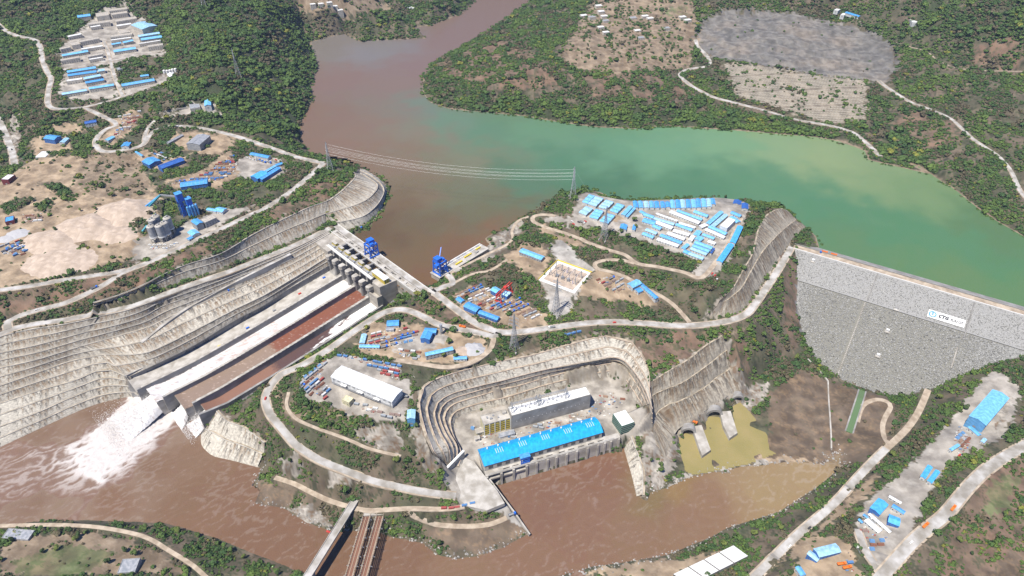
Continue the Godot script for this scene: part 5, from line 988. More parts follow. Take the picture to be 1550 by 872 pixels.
func water_sheet(edge: Array, level: float, step: float, colour: Callable, wave: float) -> ArrayMesh:
	var poly := PackedVector2Array()
	var lo := Vector2(1e9, 1e9); var hi := Vector2(-1e9, -1e9)
	for i in range(0, edge.size(), 2):
		var p := Vector2(edge[i], edge[i + 1])
		poly.append(p); lo = lo.min(p); hi = hi.max(p)
	var chop := noise_of(0.03, 4, 61)
	var nx := int((hi.x - lo.x) / step) + 2; var nz := int((hi.y - lo.y) / step) + 2
	var inside := PackedByteArray(); inside.resize(nx * nz)
	for j in nz:
		var z := lo.y + j * step
		var xs: Array[float] = []
		for i in poly.size():
			var a := poly[i]; var b := poly[(i + 1) % poly.size()]
			if (a.y <= z) != (b.y <= z): xs.append(a.x + (b.x - a.x) * (z - a.y) / (b.y - a.y))
		xs.sort()
		for s in range(0, xs.size() - 1, 2):
			for i in range(maxi(0, int(ceil((xs[s] - lo.x) / step))), mini(nx - 1, int((xs[s + 1] - lo.x) / step)) + 1): inside[j * nx + i] = 1
	var v := PackedVector3Array(); var n := PackedVector3Array(); var c := PackedColorArray(); var idx := PackedInt32Array()
	var at := PackedInt32Array(); at.resize(nx * nz); at.fill(-1)
	for j in nz - 1:
		for i in nx - 1:
			if not (inside[j * nx + i] or inside[j * nx + i + 1] or inside[(j + 1) * nx + i] or inside[(j + 1) * nx + i + 1]): continue
			for q in [[i, j], [i + 1, j], [i, j + 1], [i + 1, j + 1]]:
				var k: int = q[1] * nx + q[0]
				if at[k] >= 0: continue
				at[k] = v.size()
				var x: float = lo.x + q[0] * step; var z: float = lo.y + q[1] * step
				var cc: Color = colour.call(x, z)
				v.append(Vector3(x, level + chop.get_noise_2d(x * 3.0, z * 3.0) * wave + cc.a, z))
				n.append(Vector3.UP)
				c.append(Color(cc.r, cc.g, cc.b))
			var k0 := at[j * nx + i]; var k1 := at[j * nx + i + 1]; var k2 := at[(j + 1) * nx + i]; var k3 := at[(j + 1) * nx + i + 1]
			idx.append_array([k0, k1, k2, k1, k3, k2])
	var st := SurfaceTool.new()
	st.create_from_arrays(arrays_mesh(v, n, idx, c).surface_get_arrays(0))
	st.generate_normals()
	return st.commit()

func build_water() -> void:
	var swirl := noise_of(0.012, 4, 31); var streak := noise_of(0.05, 4, 32); var foam := noise_of(0.07, 5, 33)
	foam.fractal_type = FastNoiseLite.FRACTAL_RIDGED
	var m := StandardMaterial3D.new()
	m.vertex_color_use_as_albedo = true
	m.roughness = 0.16
	m.metallic_specular = 0.25
	var ripple := noise_texture(512, 0.05, Color.BLACK, Color.WHITE, 34, 4, true)
	m.normal_enabled = true; m.normal_texture = ripple; m.normal_scale = 0.25
	m.uv1_triplanar = true; m.uv1_world_triplanar = true; m.uv1_scale = Vector3.ONE / 60.0
	var res := func(x: float, z: float) -> Color:
		var wx := x + swirl.get_noise_2d(x, z) * 55.0 + streak.get_noise_2d(x, z) * 12.0; var wz := z + swirl.get_noise_2d(z, x) * 55.0
		var c := blend_colours(RESERVOIR_COLOURS, wx, wz, 2600.0)
		c.a = 0.0
		return c
	structure("reservoir_water", water_sheet(RESERVOIR_EDGE, 70.0, 7.0, res, 0.12), m, "calm reservoir where brown silt meets green water")
	var riv := func(x: float, z: float) -> Color:
		var wx := x + swirl.get_noise_2d(x, z) * 22.0; var wz := z + swirl.get_noise_2d(z, x) * 22.0
		var c := blend_colours(RIVER_COLOURS, wx, wz)
		var white := clampf((c.b - 0.088) * 4.6, 0, 1)
		var fa := (x * 0.83 - z * 0.55) * 0.42 + swirl.get_noise_2d(x, z) * 8.0; var fc := x * 0.55 + z * 0.83 + swirl.get_noise_2d(z * 2.0, x * 2.0) * 9.0
		var f := foam.get_noise_2d(fa, fc)
		var k := clampf((f - 0.30 + white * 0.9) * 2.2, 0, 1) * clampf(white * 1.8 + 0.03, 0, 1) + clampf((f - 0.62 + swirl.get_noise_2d(x * 0.5, z * 0.5) * 0.5) * 1.6, 0, 0.07)
		var body := Color(0.155, 0.090, 0.066).lerp(c, 0.35 if white > 0.02 else 1.0)
		var out := body.lerp(Color(0.50, 0.47, 0.45), k)
		out.a = k * 0.9 + white * absf(foam.get_noise_2d(z, x)) * 1.4
		return out
	structure("river_water", water_sheet(RIVER_EDGE, 0.0, 1.6, riv, 0.3), m, "brown silty tail water with churned white foam")
	var pool := func(x: float, z: float) -> Color:
		var t := clampf(swirl.get_noise_2d(x * 2.0, z * 2.0) + 0.5, 0, 1)
		var c := Color(0.22, 0.19, 0.075).lerp(Color(0.26, 0.215, 0.095), t)
		c.a = 0.0
		return c
	structure("pool_water", water_sheet(POOL_EDGE, 1.2, 2.0, pool, 0.03), m, "still olive pool before the tunnel mouths")

# ------------------------------------------------------------------ roads
func strip_mesh(p: PackedVector3Array, width: float, lift: float, thick: float) -> ArrayMesh:
	var v := PackedVector3Array(); var idx := PackedInt32Array()
	for i in p.size():
		var a := p[maxi(i - 1, 0)]; var b := p[mini(i + 1, p.size() - 1)]
		var d := Vector3(b.x - a.x, 0, b.z - a.z).normalized()
		var side := Vector3(-d.z, 0, d.x) * width * 0.5
		var up := Vector3(0, lift, 0)
		v.append(p[i] - side * 1.02 + up - Vector3(0, thick, 0)); v.append(p[i] - side + up); v.append(p[i] + side + up); v.append(p[i] + side * 1.02 + up - Vector3(0, thick, 0))
	for i in p.size() - 1:
		for k in 3:
			var q := i * 4 + k
			idx.append_array([q, q + 4, q + 1, q + 1, q + 4, q + 5])
	var st := SurfaceTool.new()
	st.begin(Mesh.PRIMITIVE_TRIANGLES)
	st.set_smooth_group(-1)
	for i in idx: st.add_vertex(v[i])
	st.generate_normals()
	return st.commit()

func build_roads() -> void:
	for r in ROADS:
		var p := smooth_line(line_points(r[2]), 5.0)
		for i in p.size():
			p[i].y = maxf(p[i].y, height(p[i].x, p[i].z))
		var concrete: bool = r[0] == "concrete"
		if r[0] == "ramp":
			structure("ramp_road", strip_mesh(smooth_line(line_points(r[2]), 5.0), r[1], 1.2, 8.0), m_road, "narrow pale ramp crossing the spillway benches")
			continue
		var road := structure("road" if concrete else "track", strip_mesh(p, r[1], 0.35, 1.6), m_road if concrete else m_dirt_road, "pale concrete road along the slope" if concrete else "dusty earth track across the slope")
		if concrete: put("shoulder", strip_mesh(p, r[1] + 3.4, 0.16, 1.6), m_dirt_road, road)

# ------------------------------------------------------------------ benched cut slopes
func build_cut_slopes() -> void:
	var label := {"A": "stained sprayed concrete benches beside the spillway chutes", "B": "benched lining above the plunge pool", "C": "upper rock benches above the haul road", "D": "curved concrete benches where the cut meets the reservoir", "E": "benched excavation around the powerhouse", "F": "rock cut above the road to the dam crest", "N": "rust stained grey rock cliff above the olive pool", "K": "pale sloping concrete wall closing the end of the tailrace", "G": "fan shaped concrete apron beside the flip buckets"}
	for key in LOFTS:
		var o := base("cut_slope", label[key], "cut slope", "benched cut slopes of the works")
		cut_slope(o, key)

func cut_slope(o: Node3D, key: String) -> void:
	var ls: Array = LOFTS[key]
	var bump := noise_of(0.08, 3, 51)
	var longest := 0.0
	var first: Array = []
	for l in ls:
		var p := smooth_line(line_points(l), 6.0)
		first.append(p)
		var d := 0.0
		for i in range(1, p.size()): d += p[i].distance_to(p[i - 1])
		longest = maxf(longest, d)
	var n := int(longest / 3.5) + 2
	# match each line to the one below it along the fall line, then put a half bench between tall steps
	var q: Array = [resample(first[0], n)]
	for k in range(1, first.size()):
		q.append(matched(q[k - 1], resample(first[k], n * 3), n))
	if key in ["A", "B", "E"]:
		var finer: Array = [q[0]]
		for k in range(1, q.size()):
			var half := PackedVector3Array()
			for i in n: half.append(q[k - 1][i].lerp(q[k][i], 0.5))
			finer.append(half); finer.append(q[k])
		q = finer
	var amp := 3.4 if key == "N" else 2.4 if key == "F" else (0.12 if key == "G" or key == "K" else 0.22)
	var berm := 1.4 if key == "F" or key == "N" else 2.4
	for k in q.size() - 1:
		var lo: PackedVector3Array = q[k]; var hi: PackedVector3Array = q[k + 1]
		var v := PackedVector3Array(); var uv := PackedVector2Array(); var idx := PackedInt32Array()
		var bv := PackedVector3Array(); var bi := PackedInt32Array()
		var m := 6
		var along := 0.0
		for i in n:
			if i > 0: along += lo[i].distance_to(lo[i - 1])
			var back := Vector3(hi[i].x - lo[i].x, 0, hi[i].z - lo[i].z)
			var reach := back.length()
			back = back.normalized()
			var b := minf(berm, reach * 0.36)
			var top := hi[i] - back * b
			for j in m + 1:
				var f := float(j) / m
				var p := lo[i].lerp(top, f)
				p += -back * bump.get_noise_3d(p.x * 1.0, p.y * 1.4, p.z) * amp * (0.3 if j == 0 or j == m else 1.0)
				p.y += 0.35 - (1.5 if j == 0 and k == 0 else 0.0)
				v.append(p)
				uv.append(Vector2(along / 230.0, 1.0 - f))
			bv.append(v[v.size() - 1]); bv.append(hi[i] + back * 0.8 + Vector3(0, 0.30, 0))
		for i in n - 1:
			for j in m:
				var a := i * (m + 1) + j
				idx.append_array([a, a + 1, a + m + 1, a + m + 1, a + 1, a + m + 2])
			var c := i * 2
			bi.append_array([c, c + 1, c + 2, c + 2, c + 1, c + 3])
		var material := m_shotcrete if (key == "G" or key == "K" or (key == "B" and k < 4) or (key == "D" and k == 0) or key == "E") else m_shotcrete_stained
		if key == "N" or key == "F": material = m_rock
		put("slope_face", from_triangles(v, idx, uv), material, o)
		put("berm", from_triangles(bv, bi), m_berm, o)
		if key != "F" and key != "N":
			var kerb := sb()
			for i in range(0, n - 1, 2):
				var e := mini(i + 2, n - 1)
				if bv[i * 2].distance_to(bv[e * 2]) > 0.2: bar(kerb, bv[i * 2] + Vector3(0, 0.25, 0), bv[e * 2] + Vector3(0, 0.25, 0), 0.9, 0.9)
			put("berm_kerb", done(kerb), M.pale_concrete if key != "E" else M.sand, o)

func matched(lo: PackedVector3Array, hi: PackedVector3Array, n: int) -> PackedVector3Array:
	var out := PackedVector3Array()
	var last := 0.0
	var m := hi.size() - 1
	for i in n:
		var f := float(i) / (n - 1)
		var best := 1e18; var at := 0
		for k in hi.size():
			var dx := hi[k].x - lo[i].x; var dz := hi[k].z - lo[i].z
			var d := dx * dx + dz * dz
			if d < best: best = d; at = k
		var keep := smoothstep(0.0, 0.18, minf(f, 1.0 - f)) * 0.8
		last = maxf(last, lerpf(f, float(at) / m, keep))
		var x := minf(last, 1.0) * m
		var j := mini(int(x), m - 1)
		out.append(hi[j].lerp(hi[j + 1], x - j))
	return out

func from_triangles(v: PackedVector3Array, idx: PackedInt32Array, uv := PackedVector2Array()) -> ArrayMesh:
	var st := SurfaceTool.new()
	st.begin(Mesh.PRIMITIVE_TRIANGLES)
	st.set_smooth_group(0)
	for i in v.size():
		if uv.size(): st.set_uv(uv[i])
		st.add_vertex(v[i])
	for i in idx: st.add_index(i)
	st.generate_normals()
	return st.commit()

# ------------------------------------------------------------------ vegetation
func leaf_clump(radius: float, tall: float, leaves: int, leaf: float, seed_value: int) -> ArrayMesh:
	var r := RandomNumberGenerator.new(); r.seed = seed_value
	var v := PackedVector3Array(); var n := PackedVector3Array(); var idx := PackedInt32Array(); var c := PackedColorArray()
	var lobes: Array = []
	for k in 5:
		lobes.append([Vector3(r.randf_range(-0.5, 0.5) * radius, tall * r.randf_range(0.35, 0.75), r.randf_range(-0.5, 0.5) * radius), r.randf_range(0.45, 0.7)])
	for k in leaves:
		var lobe: Array = lobes[k % 5]
		var d := Vector3(r.randfn(), r.randfn() * 0.9 + 0.25, r.randfn()).normalized()
		var p: Vector3 = lobe[0] + Vector3(d.x * radius, d.y * tall * 0.55, d.z * radius) * lobe[1] * r.randf_range(0.7, 1.05)
		p.y = maxf(p.y, 0.1)
		var t := d.cross(Vector3(r.randfn(), r.randfn(), r.randfn())).normalized()
		var b := d.cross(t)
		var s := leaf * r.randf_range(0.6, 1.3)
		t = (t + d * r.randf_range(-0.5, 0.5)) * s; b = (b + d * r.randf_range(-0.5, 0.5)) * s * 0.8
		var i0 := v.size()
		var shade := r.randf_range(0.75, 1.2)
		for q in [p - t, p + b, p + t, p - b]:
			v.append(q); n.append((d + Vector3.UP * 0.4).normalized()); c.append(Color(shade, shade, shade * 0.9))
		idx.append_array([i0, i0 + 1, i0 + 2, i0, i0 + 2, i0 + 3])
	return arrays_mesh(v, n, idx, c)

func scatter(called: String, label: String, mesh: Mesh, m: Material, xf: Array) -> void:
	var mm := MultiMesh.new()
	mm.transform_format = MultiMesh.TRANSFORM_3D
	mm.use_colors = true
	mm.mesh = mesh
	mm.instance_count = xf.size()
	for i in xf.size():
		mm.set_instance_transform(i, xf[i][0])
		mm.set_instance_color(i, xf[i][1])
	var o := MultiMeshInstance3D.new()
	o.multimesh = mm
	o.material_override = m
	o.name = numbered(called)
	add_child(o)
	tag(o, label, "vegetation", "", "stuff")

func build_vegetation() -> void:
	var m := StandardMaterial3D.new()
	m.vertex_color_use_as_albedo = true
	m.roughness = 0.9
	m.cull_mode = BaseMaterial3D.CULL_DISABLED
	var r := RandomNumberGenerator.new(); r.seed = 91
	var clump := noise_of(0.02, 4, 71); var tint := noise_of(0.008, 3, 72)
	var meshes := [leaf_clump(1.0, 1.3, 60, 0.34, 1), leaf_clump(1.0, 1.7, 70, 0.32, 2), leaf_clump(1.0, 1.0, 50, 0.36, 3)]
	var lists := [[], [], []]
	const DENSITY := [0.09, 0.15, 0.0014, 0.0, 0.0040, 0.0060, 0.0002, 0.005, 0.0008, 0.0, 0.034, 0.0016, 0.0, 0.0]
	var z := -310.0
	while z > -2900.0:
		var step := 0.0019 * absf(z) + 1.7
		var half := 0.62 * absf(z) + 330.0
		var x := -half
		while x < half:
			var px := x + r.randf_range(0, step); var pz := z - r.randf_range(0, step)
			x += step
			var k := cell(px, pz)
			if flat_mask[k]: continue
			var y := hg[k]
			if y < 1.5 or (absf(y - 70.0) < 0.6 and pz < -800) : continue
			var zn := zone[k]
			var dens: float = DENSITY[zn]
			if dens == 0.0: continue
			var q := clump.get_noise_2d(px, pz)
			var chance := dens * step * step * clampf(0.95 + q * 3.8, 0.06, 2.6)
			if r.randf() > chance: continue
			var gy := ground(px, pz)
			if gy < 70.0 and hg[k] < 69.0 and in_reservoir(px, pz): continue
			var big := (0.0022 * absf(z) + 2.6) / 3.4 * (1.4 if zn == 1 else 1.0)
			var s := r.randf_range(0.9, 2.1) * clampf(big, 0.8, 2.2)
			if r.randf() < 0.14: s *= r.randf_range(1.4, 2.3)
			var hue := tint.get_noise_2d(px, pz) + r.randf_range(-0.45, 0.45)
			var c := Color(0.036, 0.080, 0.022).lerp(Color(0.092, 0.148, 0.028), clampf(hue + 0.35, 0, 1))
			if hue < -0.42: c = Color(0.10, 0.086, 0.050)
			elif r.randf() < 0.03: c = Color(0.17, 0.18, 0.03)
			var basis := Basis(Vector3.UP, r.randf() * TAU).scaled(Vector3(s * r.randf_range(0.85, 1.25), s * r.randf_range(0.7, 1.1), s))
			lists[r.randi() % 3].append([Transform3D(basis, Vector3(px, gy - 0.2 * s, pz)), c])
		z -= step
	for i in 3:
		scatter("shrubbery", ["low rounded scrub covering the hillsides", "taller bushy scrub covering the hillsides", "spreading thorny scrub covering the hillsides"][i], meshes[i], m, lists[i])
	print("shrubs ", lists[0].size() + lists[1].size() + lists[2].size())

var reservoir_poly := PackedVector2Array()
func in_reservoir(x: float, z: float) -> bool:
	if reservoir_poly.is_empty():
		for i in range(0, RESERVOIR_EDGE.size(), 2): reservoir_poly.append(Vector2(RESERVOIR_EDGE[i], RESERVOIR_EDGE[i + 1]))
	return Geometry2D.is_point_in_polygon(Vector2(x, z), reservoir_poly)

# ------------------------------------------------------------------ shape kit
func sb() -> SurfaceTool:
	var st := SurfaceTool.new()
	st.begin(Mesh.PRIMITIVE_TRIANGLES)
	st.set_smooth_group(-1)
	return st

func done(st: SurfaceTool) -> ArrayMesh:
	st.generate_normals()
	return st.commit()

func quad(st: SurfaceTool, a: Vector3, b: Vector3, c: Vector3, d: Vector3) -> void:
	for p in [a, b, c, a, c, d]: st.add_vertex(p)

func box(st: SurfaceTool, c: Vector3, s: Vector3, basis := Basis.IDENTITY) -> void:
	var h := s * 0.5
	var p: Array[Vector3] = []
	for y in [-1, 1]:
		for q in [[-1, -1], [1, -1], [1, 1], [-1, 1]]:
			p.append(c + basis * Vector3(q[0] * h.x, y * h.y, q[1] * h.z))
	quad(st, p[0], p[1], p[2], p[3])
	quad(st, p[7], p[6], p[5], p[4])
	for k in 4:
		var n := (k + 1) % 4
		quad(st, p[k], p[k + 4], p[n + 4], p[n])

func bar(st: SurfaceTool, a: Vector3, b: Vector3, w: float, t := 0.0) -> void:
	var d := b - a
	var z := d.normalized()
	var up := Vector3.UP if absf(z.y) < 0.95 else Vector3.RIGHT
	var x := up.cross(z).normalized()
	box(st, (a + b) * 0.5, Vector3(w, t if t > 0.0 else w, d.length()), Basis(x, z.cross(x), z))

func tube(st: SurfaceTool, a: Vector3, b: Vector3, r0: float, r1: float, n := 12, caps := true) -> void:
	var z := (b - a).normalized()
	var up := Vector3.UP if absf(z.y) < 0.95 else Vector3.RIGHT
	var x := up.cross(z).normalized()
	var y := z.cross(x)
	for k in n:
		var t0 := TAU * k / n; var t1 := TAU * (k + 1) / n
		var d0 := x * cos(t0) + y * sin(t0); var d1 := x * cos(t1) + y * sin(t1)
		quad(st, a + d0 * r0, a + d1 * r0, b + d1 * r1, b + d0 * r1)
		if caps:
			for p in [b, b + d0 * r1, b + d1 * r1, a, a + d1 * r0, a + d0 * r0]: st.add_vertex(p)

# a profile of (z, y) points drawn out along x
func prism_x(st: SurfaceTool, profile: PackedVector2Array, x0: float, x1: float) -> void:
	var n := profile.size()
	for i in n:
		var a := profile[i]; var b := profile[(i + 1) % n]
		quad(st, Vector3(x0, a.y, a.x), Vector3(x0, b.y, b.x), Vector3(x1, b.y, b.x), Vector3(x1, a.y, a.x))
	var t := Geometry2D.triangulate_polygon(profile)
	for i in t: st.add_vertex(Vector3(x0, profile[i].y, profile[i].x))
	t.reverse()
	for i in t: st.add_vertex(Vector3(x1, profile[i].y, profile[i].x))

# a plan of (x, z) points drawn up from y0 to y1
func prism_y(st: SurfaceTool, plan: PackedVector2Array, y0: float, y1: float) -> void:
	var n := plan.size()
	for i in n:
		var a := plan[i]; var b := plan[(i + 1) % n]
		quad(st, Vector3(a.x, y0, a.y), Vector3(a.x, y1, a.y), Vector3(b.x, y1, b.y), Vector3(b.x, y0, b.y))
	var t := Geometry2D.triangulate_polygon(plan)
	for i in t: st.add_vertex(Vector3(plan[i].x, y1, plan[i].y))

func boxes(parent: Node, called: String, m: Material, list: Array) -> MeshInstance3D:
	var st := sb()
	for b in list: box(st, Vector3(b[0], b[1], b[2]), Vector3(b[3], b[4], b[5]))
	return put(called, done(st), m, parent)

func placed(called: String, label: String, category: String, at: Vector3, yaw: float, group := "") -> Node3D:
	var o := base(called, label, category, group)
	o.position = at
	o.rotation.y = yaw
	return o

func copy_of(o: Node3D, called: String, at: Vector3, yaw: float, label: String, category: String, group: String) -> Node3D:
	var c: Node3D = o.duplicate()
	c.name = numbered(called)
	add_child(c)
	c.position = at
	c.rotation = Vector3(0, yaw, 0)
	tag(c, label, category, group)
	return c

# ------------------------------------------------------------------ paints
var roof_paint: Array[StandardMaterial3D] = []
var wall_paint: Array[StandardMaterial3D] = []
var M := {}

func sheet_metal(c: Color, seed_value: int, rough := 0.5) -> StandardMaterial3D:
	var m := StandardMaterial3D.new()
	m.albedo_color = c
	m.roughness = rough
	return triplanar(m, noise_texture(256, 0.035, Color(0.80, 0.82, 0.84), Color(1, 1, 1), seed_value, 5), 46.0)

func make_paints() -> void:
	# 0 faded light blue, 1 mid blue, 2 deep blue, 3 white, 4 tan screed, 5 grey, 6 maroon, 7 cream, 8 bright blue
	for c in [[.19,.50,.80],[.085,.33,.68],[.035,.12,.40],[.78,.78,.77],[.48,.43,.36],[.33,.34,.36],[.20,.035,.04],[.68,.62,.42],[.085,.41,.80],[.34,.57,.75],[.14,.42,.74]]:
		roof_paint.append(sheet_metal(srgb(c[0], c[1], c[2]), 100 + roof_paint.size()))
	# 0 off white, 1 white panel, 2 warm plaster, 3 white hall, 4 blue sheet, 5 grey, 6 maroon, 7 cream, 8 pale blue sheet
	for c in [[.60,.60,.58],[.66,.66,.64],[.56,.51,.43],[.70,.70,.69],[.05,.16,.45],[.36,.36,.36],[.17,.03,.04],[.60,.55,.36],[.13,.36,.62]]:
		wall_paint.append(sheet_metal(srgb(c[0], c[1], c[2]), 120 + wall_paint.size(), 0.7))
	M.glass = mat(.055, .062, .07, 0.25)
	M.dark = mat(.035, .035, .037, 0.8)
	M.steel = mat(.30, .31, .32, 0.5, 0.3)
	M.galvanised = mat(.36, .38, .40, 0.5, 0.4)
	M.white = mat(.62, .62, .605, 0.7)
	M.crane_blue = mat(.020, .13, .56, 0.45)
	M.crane_red = mat(.52, .045, .03, 0.5)
	M.yellow = mat(.62, .48, .04, 0.6)
	M.orange = mat(.62, .16, .02, 0.6)
	M.hall_blue = sheet_metal(srgb(.012, .37, .76), 140, 0.4)
	M.skylight = mat(.42, .50, .52, 0.3)
	M.green_net = mat(.025, .10, .065, 0.9)
	M.pale_concrete = mat(.43, .41, .375, 0.9)
	triplanar(M.pale_concrete, noise_texture(256, 0.009, Color(0.82, 0.81, 0.79), Color(1, 1, 1), 150, 6), 37.0)
	M.grey_concrete = mat(.30, .295, .285, 0.9)
	triplanar(M.grey_concrete, noise_texture(256, 0.009, Color(0.80, 0.79, 0.78), Color(1, 1, 1), 151, 6), 43.0)
	M.rust = mat(.19, .085, .055, 0.9)
	M.rubber = mat(.02, .02, .02, 0.9)
	M.sand = mat(.47, .385, .31, 1.0)
	triplanar(M.sand, noise_texture(256, 0.01, Color(0.85, 0.84, 0.83), Color(1, 1, 1), 152, 6), 35.0)
	M.gravel = mat(.36, .36, .37, 1.0)
	M.timber = mat(.26, .17, .12, 0.9)

# ------------------------------------------------------------------ dam
func dam_bottom(x: float) -> float:
	for i in range(2, DAM_BOTTOM.size(), 2):
		if x <= DAM_BOTTOM[i]:
			var f: float = clampf((x - DAM_BOTTOM[i - 2]) / maxf(DAM_BOTTOM[i] - DAM_BOTTOM[i - 2], 0.01), 0, 1)
			return lerpf(DAM_BOTTOM[i - 1], DAM_BOTTOM[i + 1], f)
	return 78.0

func on_dam(x: float, y: float, out := 0.0) -> Vector3:
	return Vector3(x, y + out * 0.9, (78.0 - y) * DAM_SLOPE + out * 0.43)

func build_dam() -> void:
	var o := placed("rockfill_dam", "long grey rockfill dam with a pale crest road and white parapet", "dam", DAM_ORIGIN, DAM_YAW)
	var bump := noise_of(0.2, 3, 201)
	for part in 2:
		var v := PackedVector3Array(); var c := PackedColorArray(); var idx := PackedInt32Array()
		var nx := 240; var ny := 26 if part == 0 else 60
		for i in nx + 1:
			var x := 385.0 * i / nx
			var lo := minf(dam_bottom(x) - 4.0, 77.0)
			var top := 78.0 if part == 0 else minf(56.4, maxf(56.4, lo))
			var bottom := maxf(56.0, lo) if part == 0 else minf(lo, 56.4)
			for j in ny + 1:
				var y := lerpf(top, bottom, float(j) / ny)
				var p := on_dam(x, y, (0.4 if part == 0 else -0.9) + bump.get_noise_2d(x * 3.0, y * 6.0) * 0.5)
				v.append(p)
				var t := bump.get_noise_2d(x * 1.5, y * 4.0) * 0.5 + 0.5
				c.append(Color(.36, .365, .36).lerp(Color(.45, .445, .43), t) if part == 0 else Color(.25, .25, .22).lerp(Color(.31, .30, .26), t))
		for i in nx:
			for j in ny:
				var a := i * (ny + 1) + j
				idx.append_array([a, a + ny + 1, a + 1, a + 1, a + ny + 1, a + ny + 2])
		var st := SurfaceTool.new()
		var arr := []
		arr.resize(Mesh.ARRAY_MAX)
		arr[Mesh.ARRAY_VERTEX] = v; arr[Mesh.ARRAY_COLOR] = c; arr[Mesh.ARRAY_INDEX] = idx
		st.create_from_arrays(arr)
		st.generate_normals()
		var m := StandardMaterial3D.new()
		m.vertex_color_use_as_albedo = true; m.roughness = 1.0
		triplanar(m, noise_texture(256, 0.12, Color(0.62, 0.62, 0.62), Color(1, 1, 1), 210 + part, 3), 16.0)
		put("upper_face" if part == 0 else "lower_face", st.commit(), m, o)
	# riprap blocks on both faces
	var r := RandomNumberGenerator.new(); r.seed = 77
	var rock := rock_mesh(5)
	for part in 2:
		var mm := MultiMesh.new()
		mm.transform_format = MultiMesh.TRANSFORM_3D
		mm.use_colors = true
		mm.mesh = rock
		mm.instance_count = 8000 if part == 0 else 20000
		for i in mm.instance_count:
			var x := r.randf_range(3, 384)
			var lo := minf(dam_bottom(x), 77.0)
			var y := r.randf_range(maxf(57.0, lo), 77.4) if part == 0 else r.randf_range(minf(lo, 55.0), 55.5)
			var s := r.randf_range(0.3, 0.75) if part == 0 else r.randf_range(0.4, 1.15)
			if part == 1 and (y < lo or absf(x - 114.0) < 2.0): s = 0.05
			var g := (r.randf_range(0.25, 0.46) if r.randf() < 0.7 else 0.16) if part == 0 else (r.randf_range(0.17, 0.30) if r.randf() < 0.75 else r.randf_range(0.07, 0.38))
			mm.set_instance_transform(i, Transform3D(Basis(Vector3(r.randfn(), r.randfn(), r.randfn()).normalized(), r.randf() * TAU).scaled(Vector3(s, s * 0.8, s)), on_dam(x, y, 0.75 if part == 0 else -0.55)))
			mm.set_instance_color(i, Color(g, g * 1.0, g * 0.95))
		var s := MultiMeshInstance3D.new()
		s.multimesh = mm
		s.name = "riprap"
		var rm := StandardMaterial3D.new(); rm.vertex_color_use_as_albedo = true; rm.roughness = 1.0
		s.material_override = rm
		s.set_meta("kind", "stuff")
		o.add_child(s, true)
	boxes(o, "crest_road", m_dirt_road, [[192, 77.6, -5.5, 392, 1.6, 11.4]])
	boxes(o, "downstream_kerb", M.white, [[192, 78.7, -0.2, 390, 0.9, 0.9]])
	boxes(o, "parapet_wall", M.grey_concrete, [[192, 79.0, -11.6, 392, 2.4, 0.7]])
	var st := sb()
	prism_x(st, PackedVector2Array([Vector2(-11.2, 78.0), Vector2(-60, 62), Vector2(-60, 40), Vector2(-4, 40)]), -4, 386)
	put("upstream_face", done(st), M.grey_concrete, o)
	# stairs down the face
	for run in [[117.0, 77.5, 57.0, .25], [115.0, 55.6, 2.0, .55], [242.8, 77.0, 52.0, .22], [239.5, 45.0, 31.0, .6]]:
		st = sb()
		var n := 46
		for k in n:
			var y: float = lerpf(run[1], run[2], (k + 0.5) / n)
			box(st, on_dam(run[0] + (y - 30.0) * 0.03, y, 1.5 if run[1] > 57.0 else 0.3), Vector3(1.5, 0.9, absf(run[1] - run[2]) / n * DAM_SLOPE * 0.96))
		put("stair", done(st), M.pale_concrete if run[3] > 0.4 else M.grey_concrete, o)
	for p in [[156.0, 57.3, 1], [154.3, 41.0, 0], [153.0, 23.5, 0], [30.0, 73.0, 0]]:
		var h := placed("instrument_hut", "small white hut with grey roof on the dam slope", "hut", o.transform * on_dam(p[0], p[1], 0.4), DAM_YAW, "instrument huts on the dam slope")
		boxes(h, "wall", M.white, [[0, 1.2, 0, 3.4, 3.2, 3.0]])
		boxes(h, "roof", M.grey_concrete if p[2] else M.white, [[0, 3.0, 0, 4.2, 0.4, 3.8]])
		boxes(h, "platform", M.pale_concrete, [[0, -0.6, 0.6, 6.4, 1.0, 5.6]])
	# the banner on the face
	var slope := atan(1.0 / DAM_SLOPE)
	var b := base("banner", "white banner with a blue ring emblem and dark lettering on the dam slope", "banner")
	b.transform = o.transform * Transform3D(Basis(Vector3.RIGHT, slope - PI / 2), on_dam(217.5, 60.8, 1.7))
	# local x along the dam, y up the slope, z out of the face
	boxes(b, "sheet", M.white, [[0, 0, 0, 46, 12.4, 0.12]])
	var blue := mat(.03, .22, .74, 0.7)
	var ring := sb()
	for k in 48:
		var t0 := TAU * k / 48; var t1 := TAU * (k + 1) / 48
		var e0 := Vector3(cos(t0) * 4.9, sin(t0) * 4.9, 0.12); var e1 := Vector3(cos(t1) * 4.9, sin(t1) * 4.9, 0.12)
		var c := Vector3(-17.2, 0, 0)
		quad(ring, c + e0, c + e1, c + Vector3(e1.x * 0.7, e1.y * 0.7, 0.12), c + Vector3(e0.x * 0.7, e0.y * 0.7, 0.12))
	put("emblem_ring", done(ring), blue, b)
	var bar_shape := sb()
	prism_y(bar_shape, PackedVector2Array([Vector2(-18.4, -3.9), Vector2(-16.6, -3.9), Vector2(-16.0, 1.4), Vector2(-17.6, 1.9)]), 0.02, 0.14)
	var eb := put("emblem_bar", done(bar_shape), blue, b)
	eb.rotation.x = PI / 2
	eb.position.z = 0.16
